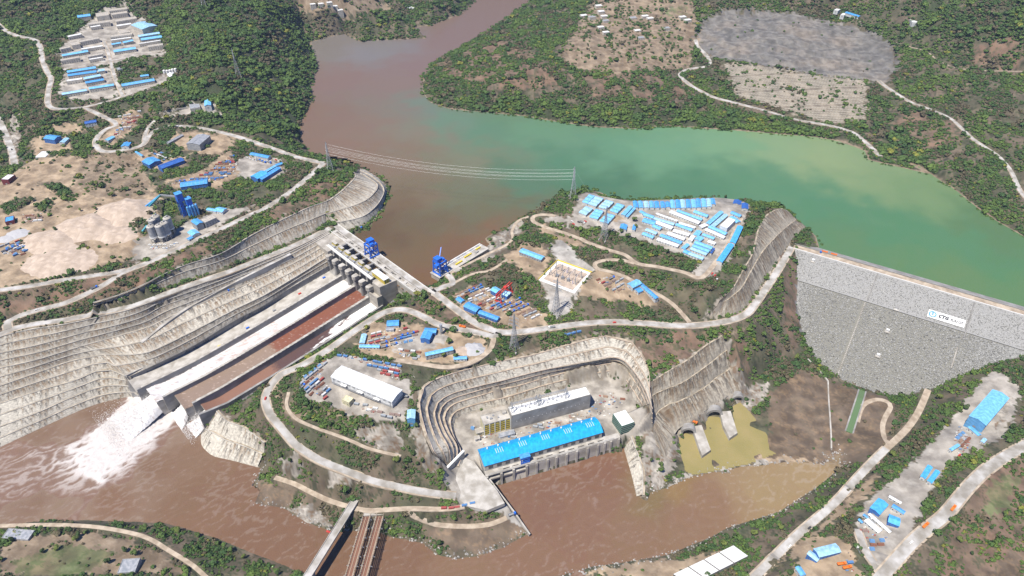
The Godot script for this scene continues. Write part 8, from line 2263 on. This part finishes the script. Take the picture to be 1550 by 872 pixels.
# ------------------------------------------------------------------ red gantry crane, switchyard
func build_yard_machines() -> void:
	var g := line_points(GANTRY)
	var a := (g[0] + g[1]) * 0.5; var b := (g[2] + g[3]) * 0.5
	var c := (a + b) * 0.5
	var dirx := g[1] - g[0]; dirx.y = 0
	var o := placed("yard_gantry_crane", "bright red gantry crane over the steel yard", "crane", Vector3(c.x, ground(c.x, c.z), c.z), atan2(-dirx.z, dirx.x))
	var span := dirx.length() * 0.5
	for s in [-1, 1]:
		for q in [-1, 1]:
			var st := sb()
			bar(st, Vector3(s * span, 0.5, q * 5.0), Vector3(s * span, 13, q * 1.6), 1.1)
			put("leg", done(st), M.crane_red, o)
		var st2 := sb()
		bar(st2, Vector3(s * span, 0.9, -6.0), Vector3(s * span, 0.9, 6.0), 1.2)
		bar(st2, Vector3(s * span, 7, -3.2), Vector3(s * span, 7, 3.2), 0.7)
		put("sill_beam", done(st2), M.crane_red, o)
	for q in [-1, 1]:
		var st3 := sb()
		bar(st3, Vector3(-span - 4, 13.6, q * 1.7), Vector3(span + 4, 13.6, q * 1.7), 1.0, 1.8)
		put("girder", done(st3), M.crane_red, o)
	boxes(o, "trolley", M.crane_red, [[3, 15.2, 0, 4, 1.6, 4.4]])
	boxes(o, "cab", M.white, [[span - 2.5, 10.8, 0, 2.2, 2.4, 2.2]])
	var s := line_points(SWITCHYARD)
	var u := s[2] - s[1]; u.y = 0
	var v := s[0] - s[1]; v.y = 0
	var mid := (s[0] + s[1] + s[2] + s[3]) / 4.0
	mid.y = maxf(ground(mid.x, mid.z), 92.0)
	var L := u.length(); var W := v.length()
	var y := placed("switchyard", "square outdoor switchyard with white road and yellow fence", "switchyard", mid, atan2(-u.z, u.x))
	boxes(y, "pad", M.sand, [[0, -0.4, 0, L - 8, 1.4, W - 8]])
	boxes(y, "ring_road", M.white, [[0, 0.0, W * 0.5 - 3, L + 2, 1.0, 5], [0, 0.0, -W * 0.5 + 3, L + 2, 1.0, 5], [L * 0.5 - 2, 0.0, 0, 4.6, 1.0, W - 11], [-L * 0.5 + 2, 0.0, 0, 4.6, 1.0, W - 11]])
	boxes(y, "fence", M.yellow, [[0, 1.6, -W * 0.5 + 0.3, L, 2.0, 0.5], [-L * 0.5 - 0.6, 1.6, 0, 0.5, 2.0, W]])
	for k in 5:
		var st := sb()
		var x := -L * 0.36 + k * L * 0.18
		for q in [-1, 1]:
			bar(st, Vector3(x, 0, q * 9.0), Vector3(x, 13, q * 8.6), 0.5)
			bar(st, Vector3(x - 1.6, 0, q * 9.0), Vector3(x, 13, q * 8.6), 0.3)
		bar(st, Vector3(x, 12.6, -10), Vector3(x, 12.6, 10), 0.5)
		put("bus_frame", done(st), M.galvanised, y)
	for k in 30:
		var st := sb()
		var x := -L * 0.38 + (k % 10) * L * 0.085; var z: float = [-8.0, 4.0, 10.0][k / 10]
		bar(st, Vector3(x, 0, z), Vector3(x, 3.2, z), 0.35)
		tube(st, Vector3(x, 3.2, z), Vector3(x, 6.0, z), 0.5, 0.25, 6)
		put("insulator_post", done(st), [M.steel, M.crane_blue, M.rust][k % 3] if k % 4 == 0 else M.steel, y)
	for k in 3: boxes(y, "transformer", M.galvanised, [[-10 + k * 9, 2.2, 6.5, 4.0, 3.6, 3.0]])
	# mixing tower in the terrace yard
	var mt := placed("mixing_tower", "slim grey mixing tower beside the tall blue workshop", "tower", Vector3(-92.5, 80, -668), 0.4)
	var ms := sb(); tube(ms, Vector3(0, 4, 0), Vector3(0, 16, 0), 1.9, 1.9, 14); put("bin", done(ms), M.galvanised, mt)
	for k in 4: boxes(mt, "leg", M.steel, [[(1.6 if k % 2 else -1.6), 2.2, (1.6 if k < 2 else -1.6), 0.4, 4.6, 0.4]])
	ms = sb(); bar(ms, Vector3(0, 12, 0), Vector3(11, 2, -3), 1.4); put("conveyor", done(ms), M.steel, mt)

# ------------------------------------------------------------------ yards, vehicles
func vehicle_prototypes() -> Dictionary:
	var d := {}
	for name_colour in [["car_white", M.white], ["car_dark", M.dark], ["car_red", M.crane_red]]:
		var o := Node3D.new()
		boxes(o, "body", name_colour[1], [[0, 0.75, 0, 4.6, 0.8, 1.9]])
		boxes(o, "cabin", M.glass, [[-0.2, 1.4, 0, 2.5, 0.65, 1.65]])
		boxes(o, "roof", name_colour[1], [[-0.2, 1.75, 0, 2.2, 0.1, 1.6]])
		for k in 4:
			var st := sb(); tube(st, Vector3(1.4 if k % 2 else -1.4, 0.35, -0.98 if k < 2 else 0.75), Vector3(1.4 if k % 2 else -1.4, 0.35, -0.75 if k < 2 else 0.98), 0.36, 0.36, 10); put("wheel", done(st), M.rubber, o)
		d[name_colour[0]] = o
	for name_colour in [["truck_blue", M.crane_blue], ["truck_orange", M.orange], ["truck_white", M.white]]:
		var o := Node3D.new()
		boxes(o, "cab", name_colour[1], [[3.4, 1.9, 0, 2.2, 2.6, 2.5]])
		boxes(o, "windscreen", M.glass, [[4.52, 2.4, 0, 0.06, 1.0, 2.2]])
		boxes(o, "chassis", M.dark, [[0, 0.9, 0, 8.6, 0.5, 1.4]])
		boxes(o, "bed", M.steel if name_colour[0] != "truck_orange" else M.orange, [[-1.2, 1.4, 0, 6.4, 0.3, 2.5], [-1.2, 2.1, 1.2, 6.4, 1.2, 0.15], [-1.2, 2.1, -1.2, 6.4, 1.2, 0.15], [-4.35, 2.1, 0, 0.15, 1.2, 2.5], [1.95, 2.1, 0, 0.15, 1.5, 2.5]])
		for k in 6:
			var x: float = [3.2, -1.8, -3.2][k % 3]
			var z := 1.0 if k < 3 else -1.0
			var st := sb(); tube(st, Vector3(x, 0.55, z - 0.2), Vector3(x, 0.55, z + 0.2), 0.55, 0.55, 10); put("wheel", done(st), M.rubber, o)
		d[name_colour[0]] = o
	var cols := {"red": mat(.28, .055, .05, 0.8), "blue": mat(.07, .17, .35, 0.8), "white": mat(.50, .51, .51, 0.8), "green": mat(.04, .22, .17, 0.7), "orange": mat(.40, .13, .05, 0.8), "grey": mat(.27, .29, .31, 0.7)}
	for k in cols:
		var o := Node3D.new()
		var st := sb()
		box(st, Vector3(0, 1.35, 0), Vector3(6.0, 2.5, 2.4))
		for q in 14:
			for s in [-1, 1]: box(st, Vector3(-2.8 + q * 0.43, 1.35, s * 1.22), Vector3(0.2, 2.3, 0.06))
		put("shell", done(st), cols[k], o)
		boxes(o, "corner_post", M.steel, [[-2.95, 1.35, -1.18, 0.16, 2.6, 0.16], [2.95, 1.35, -1.18, 0.16, 2.6, 0.16], [-2.95, 1.35, 1.18, 0.16, 2.6, 0.16], [2.95, 1.35, 1.18, 0.16, 2.6, 0.16]])
		boxes(o, "door", cols[k], [[3.03, 1.35, -0.58, 0.06, 2.3, 1.1], [3.03, 1.35, 0.58, 0.06, 2.3, 1.1]])
		d["container_" + k] = o
	var stack_m := {"pipe": M.rust, "timber": M.timber, "rebar": mat(.22, .16, .14, 0.8), "panel": mat(.33, .335, .34, 0.8), "form": mat(.10, .22, .40, 0.7)}
	for k in stack_m:
		var o := Node3D.new()
		for layer in 3:
			var st := sb()
			for q in 5 - layer:
				if k == "panel" or k == "form": box(st, Vector3(0.2 * layer, 0.35 + layer * 0.5, -1.6 + q * 0.85 + layer * 0.2), Vector3(5.0 - layer * 0.6, 0.4, 0.75))
				else: tube(st, Vector3(-3.2, 0.35 + layer * 0.6, -1.4 + q * 0.72 + layer * 0.36), Vector3(3.2, 0.35 + layer * 0.6, -1.4 + q * 0.72 + layer * 0.36), 0.33, 0.33, 6)
			put("layer", done(st), stack_m[k], o)
		for q in 2: boxes(o, "bearer", M.timber, [[-2.0 + q * 4.0, 0.05, 0, 0.3, 0.25, 4.0]])
		d["stack_" + k] = o
	var ex := Node3D.new()
	boxes(ex, "track", M.dark, [[0, 0.6, 1.2, 4.2, 1.1, 0.7]])
	boxes(ex, "track", M.dark, [[0, 0.6, -1.2, 4.2, 1.1, 0.7]])
	boxes(ex, "body", M.yellow, [[-0.4, 1.9, 0, 3.6, 1.4, 2.6]])
	boxes(ex, "cab", M.yellow, [[0.9, 3.0, 0.7, 1.5, 1.5, 1.2]])
	boxes(ex, "cab_glass", M.glass, [[1.67, 3.1, 0.7, 0.05, 1.1, 1.0]])
	var arm := sb(); bar(arm, Vector3(1.2, 2.2, -0.4), Vector3(4.6, 4.6, -0.4), 0.55); bar(arm, Vector3(4.6, 4.6, -0.4), Vector3(6.4, 1.6, -0.4), 0.45)
	put("boom", done(arm), M.yellow, ex)
	boxes(ex, "bucket", M.dark, [[6.3, 1.0, -0.4, 1.1, 1.0, 1.2]])
	d["excavator"] = ex
	return d

const YARD_TEXT := {"crane": "in the steel yard of the red gantry crane", "terrace_west": "in the crowded store beside the white warehouse", "terrace_north": "in the row behind the white warehouse", "terrace_south": "in front of the white warehouse", "upper_yard": "in the upper terrace yard", "upper_yard_east": "beside the long shed of the upper terrace yard", "west_yard": "in the steel yard above the rim road", "west_lot": "at the white gravel lot", "west_strip": "in the strip yard above the brown field", "workshop": "beside the winding road below the valley camp", "right_yard": "in the lot beside the bright blue workshops", "right_machines": "in the machine park before the garage", "right_factory": "on the terrace of the factory hall", "switch_edge": "beside the switchyard", "plant_platform": "on the powerhouse platform", "west_plateau": "on the sandy plateau", "west_plateau_south": "at the southern end of the sandy plateau", "batch_lot": "in the silo yard", "road_containers": "along the road above the powerhouse cut"}
const KIND_TEXT := {"container_red": ["shipping_container", "red shipping container", "container"], "container_blue": ["shipping_container", "blue shipping container", "container"], "container_white": ["shipping_container", "white shipping container", "container"], "container_green": ["shipping_container", "green shipping container", "container"], "container_orange": ["shipping_container", "orange shipping container", "container"], "container_grey": ["shipping_container", "grey shipping container", "container"], "stack_pipe": ["pipe_stack", "stack of rusty pipes", "stack"], "stack_timber": ["timber_stack", "stack of brown timber", "stack"], "stack_rebar": ["bar_stack", "stack of dark steel bars", "stack"], "stack_panel": ["panel_stack", "stack of pale grey panels", "stack"], "stack_form": ["formwork_stack", "stack of blue formwork panels", "stack"], "truck_blue": ["truck", "parked truck with blue cab", "truck"], "truck_orange": ["truck", "parked orange truck", "truck"], "truck_white": ["truck", "parked truck with white cab", "truck"], "car_white": ["car", "parked white car", "car"], "car_dark": ["car", "parked dark car", "car"], "car_red": ["car", "parked red car", "car"], "excavator": ["excavator", "yellow excavator", "excavator"]}

func in_building(x: float, z: float, margin: float) -> bool:
	for b in BUILDINGS:
		var dx: float = x - b[0]; var dz: float = z - b[2]
		if absf(dx) > 90 or absf(dz) > 90: continue
		var c := cos(b[3]); var s := sin(b[3])
		if absf(dx * c - dz * s) < b[4] * 0.5 + margin and absf(dx * s + dz * c) < b[5] * 0.5 + margin: return true
	var w: Array = WAREHOUSE
	var ex: float = x - w[0]; var ez: float = z - w[2]
	if absf(ex * cos(w[3]) - ez * sin(w[3])) < w[4] * 0.5 + margin and absf(ex * sin(w[3]) + ez * cos(w[3])) < w[5] * 0.5 + margin: return true
	return false

func build_yards() -> void:
	var proto := vehicle_prototypes()
	var r := RandomNumberGenerator.new(); r.seed = 404
	var debris := []
	for yd in YARDS:
		var poly := PackedVector2Array()
		var lo := Vector2(1e9, 1e9); var hi := Vector2(-1e9, -1e9)
		for i in range(0, yd[3].size(), 2):
			var p := Vector2(yd[3][i], yd[3][i + 1]); poly.append(p); lo = lo.min(p); hi = hi.max(p)
		var main_turn := (poly[1] - poly[0]).angle()
		var ax := Vector2.from_angle(main_turn); var az := ax.orthogonal()
		var mid := (lo + hi) * 0.5
		var reach := (hi - lo).length() * 0.5
		var kinds := ["container_red", "container_blue", "container_white", "container_grey", "stack_pipe", "stack_rebar", "stack_panel", "stack_timber", "stack_form", "stack_timber", "stack_pipe", "stack_rebar", "truck_blue"]
		if yd[0] == "right_machines": kinds = ["excavator", "excavator", "truck_orange", "truck_orange", "container_blue"]
		elif yd[0] == "west_lot" or yd[0] == "batch_lot": kinds = ["truck_white", "car_dark", "car_red", "truck_blue", "car_white"]
		elif yd[0] == "road_containers": kinds = ["container_red", "container_blue", "container_green", "container_orange"]
		elif yd[0] == "terrace_north": kinds = ["container_red", "container_blue", "container_white", "container_red", "container_grey", "stack_panel"]
		var spots: Array = []
		var v := -reach
		var line := 0
		while v < reach:
			var kind: String = kinds[r.randi() % kinds.size()]
			var u := -reach + r.randf() * 4.0
			while u < reach:
				if r.randf() < 0.25: kind = kinds[r.randi() % kinds.size()]
				var p := mid + ax * (u + r.randf_range(-0.5, 0.5)) + az * (v + r.randf_range(-0.3, 0.3))
				u += 7.4 + (r.randf() * 6.0 if r.randf() < 0.2 else 0.0)
				if not Geometry2D.is_point_in_polygon(p, poly) or in_building(p.x, p.y, 4.0) or flat_mask[cell(p.x, p.y)]: continue
				spots.append([p, kind])
			v += 4.6 if line % 3 else 8.0
			line += 1
		var keep := minf(1.0, float(yd[1]) / maxf(spots.size(), 1.0))
		for s in spots:
			if r.randf() > keep: continue
			var p: Vector2 = s[0]
			var kind: String = s[1]
			var t: Array = KIND_TEXT[kind]
			copy_of(proto[kind], t[0], Vector3(p.x, ground(p.x, p.y) + 0.05, p.y), -main_turn + r.randf_range(-0.07, 0.07), t[1] + " " + YARD_TEXT[yd[0]], t[2], "the " + t[1] + " set " + YARD_TEXT[yd[0]])
		var area := (hi.x - lo.x) * (hi.y - lo.y)
		for k in int(area / 22.0):
			var p := Vector2(r.randf_range(lo.x, hi.x), r.randf_range(lo.y, hi.y))
			if not Geometry2D.is_point_in_polygon(p, poly) or in_building(p.x, p.y, 1.0): continue
			var s := Vector3(r.randf_range(0.6, 3.2), r.randf_range(0.4, 1.3), r.randf_range(0.5, 1.6))
			var c: Color = [Color(.5, .5, .5), Color(.58, .56, .52), Color(.22, .13, .10), Color(.10, .2, .36), Color(.30, .09, .07), Color(.13, .12, .12), Color(.34, .26, .18)][r.randi() % 7]
			debris.append([Transform3D(Basis(Vector3.UP, r.randf() * TAU).scaled(s), Vector3(p.x, ground(p.x, p.y) + s.y * 0.5, p.y)), c])
	var st := sb(); box(st, Vector3.ZERO, Vector3.ONE)
	var dm := StandardMaterial3D.new(); dm.vertex_color_use_as_albedo = true; dm.roughness = 0.9
	scatter("debris", "loose crates, offcuts and building rubble lying in the yards", done(st), dm, debris)
	var rc := line_points(RIVERSIDE_CONTAINERS)
	for i in rc.size():
		var kind: String = ["container_red", "container_red", "container_red", "container_blue", "container_blue", "container_red"][i]
		copy_of(proto[kind], "shipping_container", rc[i] + Vector3(0, 0.1, 0), 0.05 + i * 0.04, KIND_TEXT[kind][1] + " in the line beside the tailrace road", "container", "the " + KIND_TEXT[kind][1] + " set beside the tailrace road")
	for c in CARS:
		var p := Vector3(c[0], c[1] + 0.45, c[2])
		var best := 1e9; var turn := 0.0
		for rd in ROADS:
			var l: Array = rd[2]
			for i in range(0, l.size() - 3, 3):
				var m := Vector2((l[i] + l[i + 3]) * 0.5, (l[i + 2] + l[i + 5]) * 0.5)
				var d := m.distance_to(Vector2(p.x, p.z))
				if d < best:
					best = d
					turn = atan2(-(l[i + 5] - l[i + 2]), l[i + 3] - l[i])
		if best > 60: turn = DAM_YAW
		var kind: String = [["car_white", "car_dark", "car_red"], ["truck_blue", "truck_white", "truck_orange"], ["truck_orange", "truck_white", "truck_blue"]][c[2 + 1]][int(absf(c[0])) % 3]
		if c[2] < -740 and c[0] > 440: p.y = 78.5
		copy_of(proto[kind], KIND_TEXT[kind][0], p, turn, KIND_TEXT[kind][1].replace("parked ", "") + " on the road", KIND_TEXT[kind][2], "the " + KIND_TEXT[kind][1].replace("parked ", "") + " set on the roads")
	for k in proto: proto[k].free()

# ------------------------------------------------------------------ heaps, tarpaulins, tunnel mouths, spoil rows
func build_small_works() -> void:
	var n1 := noise_of(0.06, 4, 301)
	for i in MOUNDS.size():
		var q: Array = MOUNDS[i]
		var R: float = q[3]
		var v := PackedVector3Array(); var idx := PackedInt32Array()
		var rings := 16; var seg := 40
		for j in rings + 1:
			for k in seg:
				var f := float(j) / rings
				var a := TAU * k / seg
				var rr := R * f * (1.0 + 0.22 * n1.get_noise_2d(cos(a) * 30.0 + i * 50, sin(a) * 30.0))
				var x: float = q[0] + cos(a) * rr * 1.25; var z: float = q[2] + sin(a) * rr
				v.append(Vector3(x, ground(x, z) - 0.7 + q[4] * clampf((1.0 - f) * 1.7, 0, 1) * (1.0 + 0.25 * n1.get_noise_2d(x, z)), z))
		for j in rings:
			for k in seg:
				var a := j * seg + k; var b := j * seg + (k + 1) % seg
				idx.append_array([a, b, a + seg, b, b + seg, a + seg])
		var o := put("sand_heap" if i < 5 else "gravel_heap", from_triangles(v, idx), M.sand if i < 5 or i == 6 else M.gravel)
		tag(o, ["broad pale sand heap next to the maroon cabin", "large rounded sand heap between two others", "tallest pale sand heap nearest the silos", "long low tan sand heap beside the rim road spur", "small tan sand heap below the silo conveyors", "grey gravel heap at the bend of the terrace track", "tan gravel heap beside the long terrace shed", "grey gravel heap on the plateau rim", "small grey gravel heap on the plateau rim"][i], "heap", ["sand heaps on the plateau", "gravel heaps in the yards"][0 if i < 5 else 1])
	# white sheeted terraces on the near bank
	var t := line_points(TARP_CORNERS)
	for k in 4:
		var f0 := k / 4.0 + 0.008; var f1 := (k + 1) / 4.0 - 0.008
		var a := t[0].lerp(t[1], f0); var b := t[0].lerp(t[1], f1); var c := t[3].lerp(t[2], f1); var d := t[3].lerp(t[2], f0)
		var o := base("sheeted_roof", "white ribbed sheet roof in the row on the near river bank", "shed", "white sheet roofs on the near bank")
		var st := sb()
		var n := 14
		for q in n:
			var g0 := float(q) / n; var g1 := float(q + 1) / n
			var y := 3.4 + (q % 2) * 0.18
			quad(st, a.lerp(d, g0) + Vector3(0, y, 0), b.lerp(c, g0) + Vector3(0, y, 0), b.lerp(c, g1) + Vector3(0, y, 0), a.lerp(d, g1) + Vector3(0, y, 0))
		put("roof", done(st), M.white, o)
		st = sb()
		for e in [[a, b], [b, c], [c, d], [d, a]]:
			quad(st, e[0] + Vector3(0, 3.3, 0), e[1] + Vector3(0, 3.3, 0), e[1] - Vector3(0, 3, 0), e[0] - Vector3(0, 3, 0))
		put("wall", done(st), M.grey_concrete, o)
	# tunnel mouths of the old diversion
	var m := line_points(TUNNELS)
	for k in 3:
		var a := m[k * 2]; var b := m[k * 2 + 1]
		var c := (a + b) * 0.5
		var e := b - a; e.y = 0
		var w := e.length()
		var o := placed("tunnel_portal", "arched concrete tunnel mouth above the olive pool", "tunnel", Vector3(c.x, 0, c.z + 3.0), atan2(-e.z, e.x), "diversion tunnel mouths")
		var st := sb()
		var nseg := 14
		for q in nseg:
			var a0 := PI * q / nseg; var a1 := PI * (q + 1) / nseg
			var i0 := Vector3(cos(a0) * w * 0.5, 6 + sin(a0) * w * 0.45, 1.5); var i1 := Vector3(cos(a1) * w * 0.5, 6 + sin(a1) * w * 0.45, 1.5)
			var o0 := Vector3(cos(a0) * w * 0.72, 6 + sin(a0) * w * 0.70, 1.5); var o1 := Vector3(cos(a1) * w * 0.72, 6 + sin(a1) * w * 0.70, 1.5)
			var back := Vector3(0, 0, -9)
			quad(st, i0, i1, o1, o0)
			quad(st, i0, i0 + back, i1 + back, i1)
			quad(st, o0, o1, o1 + back, o0 + back)
		put("arch", done(st), M.grey_concrete, o)
		boxes(o, "jamb", M.grey_concrete, [[-w * 0.61, 2, -3, w * 0.22, 9, 9], [w * 0.61, 2, -3, w * 0.22, 9, 9]])
		boxes(o, "inner_wall", M.grey_concrete, [[0, 4, -8.6, w * 1.02, 16, 0.5]])
	var dv := line_points(DIVIDERS)
	for k in 2:
		var o := base("dividing_wall", "pale stained concrete pier dividing the olive pool", "pier", "dividing piers of the olive pool")
		var plan := PackedVector2Array()
		for q in 5: plan.append(Vector2(dv[k * 5 + q].x, dv[k * 5 + q].z))
		var st := sb(); prism_y(st, plan, -4, 7.0); put("body", done(st), M.pale_concrete, o)
	# toe channel and toe wall below the dam
	var tc := line_points(TOE_CHANNEL)
	var ch := base("toe_channel", "straight concrete channel with green water at the dam toe", "channel")
	var side := (tc[1] - tc[0]).cross(Vector3.UP).normalized()
	var up := Vector3(0, 1.0, 0)
	var cs := sb()
	var along := func(p: PackedVector3Array, shift: Vector3, lift: float, w: float, h: float, st: SurfaceTool) -> void:
		for i in p.size() - 1:
			var n := maxi(1, int(p[i].distance_to(p[i + 1]) / 5.0))
			for k in n:
				var a := p[i].lerp(p[i + 1], float(k) / n) + shift; var b := p[i].lerp(p[i + 1], float(k + 1) / n) + shift
				a.y = ground(a.x, a.z) + lift; b.y = ground(b.x, b.z) + lift
				bar(st, a, b, w, h)
	along.call(tc, Vector3.ZERO, 0.5, 7.0, 1.2, cs)
	put("water", done(cs), mat(.10, .16, .07, 0.25), ch)
	for s in [-1, 1]:
		cs = sb(); along.call(tc, side * 4.4 * s, 0.7, 1.8, 1.8, cs); put("bank", done(cs), M.grey_concrete, ch)
	var tw := line_points(TOE_WALL)
	var wo := base("drain_wall", "thin pale drain wall running from the dam toe to the river", "drain")
	cs = sb()
	along.call(tw, Vector3.ZERO, 0.6, 1.7, 2.2, cs)
	put("wall_body", done(cs), M.pale_concrete, wo)
	# rows of pale stone kerbs planted on the graded spoil slope
	var poly := PackedVector2Array(); var lo := Vector2(1e9, 1e9); var hi := Vector2(-1e9, -1e9)
	for i in range(0, SPOIL_ROWS.size(), 2):
		var p := Vector2(SPOIL_ROWS[i], SPOIL_ROWS[i + 1]); poly.append(p); lo = lo.min(p); hi = hi.max(p)
	var list := []
	var z := lo.y
	var row := 0
	while z < hi.y:
		var x := lo.x
		while x < hi.x:
			var p := Vector2(x + (3.0 if row % 2 else 0.0), z)
			if Geometry2D.is_point_in_polygon(p, poly) and fposmod(p.y - lo.y, 62.0) > 7.0:
				var turn := 0.75 if row % 2 else -0.75
				list.append([Transform3D(Basis(Vector3.UP, turn).scaled(Vector3(5.2, 0.9, 0.8)), Vector3(p.x, ground(p.x, p.y) + 0.3, p.y)), Color(.50, .46, .38)])
			x += 6.0
		z += 5.6
		row += 1
	var st := sb(); box(st, Vector3.ZERO, Vector3.ONE)
	var km := StandardMaterial3D.new(); km.vertex_color_use_as_albedo = true; km.roughness = 1.0
	scatter("stone_kerbs", "zigzag rows of pale stone kerbs on the graded spoil slope", done(st), km, list)
	# boulders along the water's edge
	var r := RandomNumberGenerator.new(); r.seed = 808
	var rocks := []
	for l in [8, 9, 10]: pass
	for edge in RIVER_SHORE:
		var p := line_points(edge)
		for i in p.size() - 1:
			for k in int(p[i].distance_to(p[i + 1]) * 1.1):
				var q := p[i].lerp(p[i + 1], r.randf()) + Vector3(r.randfn() * 4.0, 0, r.randfn() * 4.0)
				var s := r.randf_range(0.4, 1.5)
				var g := r.randf_range(0.16, 0.38)
				rocks.append([Transform3D(Basis(Vector3(r.randfn(), r.randfn(), r.randfn()).normalized(), r.randf() * TAU).scaled(Vector3(s, s * 0.7, s)), Vector3(q.x, ground(q.x, q.z) + 0.1, q.z)), Color(g, g * 0.96, g * 0.9)])
	scatter("boulders", "grey boulders strewn along the river banks", rock_mesh(9), km, rocks)

# ------------------------------------------------------------------ single trees
func build_trees() -> void:
	var bark := mat(.10, .075, .05, 1.0)
	var leaf := StandardMaterial3D.new()
	leaf.vertex_color_use_as_albedo = true
	leaf.roughness = 0.9
	leaf.cull_mode = BaseMaterial3D.CULL_DISABLED
	var tints := [Color(.045, .080, .022), Color(.075, .120, .030), Color(.115, .150, .035)]
	var proto: Array = []
	for k in 6:
		var o := Node3D.new()
		var st := sb()
		tube(st, Vector3(0, -1, 0), Vector3(0.15, 3.4, 0.1), 0.34, 0.2, 7)
		for q in 4:
			var a := TAU * q / 4 + k
			tube(st, Vector3(0.1, 2.2, 0.1), Vector3(cos(a) * 1.5, 4.2, sin(a) * 1.5), 0.15, 0.06, 5)
		put("trunk", done(st), bark, o)
		var lm: StandardMaterial3D = leaf.duplicate()
		lm.albedo_color = tints[k % 3].linear_to_srgb()
		var crown := put("crown", leaf_clump(2.9, 6.2, 420, 0.52, 400 + k), lm, o)
		crown.position.y = 1.0
		proto.append(o)
	var p := line_points(TREE_SPOTS)
	var r := RandomNumberGenerator.new(); r.seed = 606
	for i in p.size():
		var k := r.randi() % 6
		var y := ground(p[i].x, p[i].z)
		var zn := zone[cell(p[i].x, p[i].z)]
		if flat_mask[cell(p[i].x, p[i].z)] or y < 0.6: continue
		var where := "on the hillside"
		if p[i].z > -520 and p[i].x < -150: where = "on the bank of the brown river"
		elif p[i].z > -620 and p[i].x > 250: where = "on the slope beside the river road"
		elif p[i].y > 95 and p[i].x > 100 and p[i].z > -1000: where = "at the edge of the hilltop camp"
		elif p[i].z < -1150: where = "among the village fields"
		elif p[i].x < -350: where = "on the sandy plateau"
		var tone: String = ["dark", "mid", "bright"][k % 3]
		var o := copy_of(proto[k], "broadleaf_tree", Vector3(p[i].x, y - 0.2, p[i].z), r.randf() * TAU, tone + " green broadleaf tree " + where, "tree", tone + " green trees " + where)
		var s := r.randf_range(0.75, 1.3) * (1.15 if i < 5 else 1.0)
		o.scale = Vector3(s * r.randf_range(0.9, 1.15), s, s)
	for o in proto: o.free()
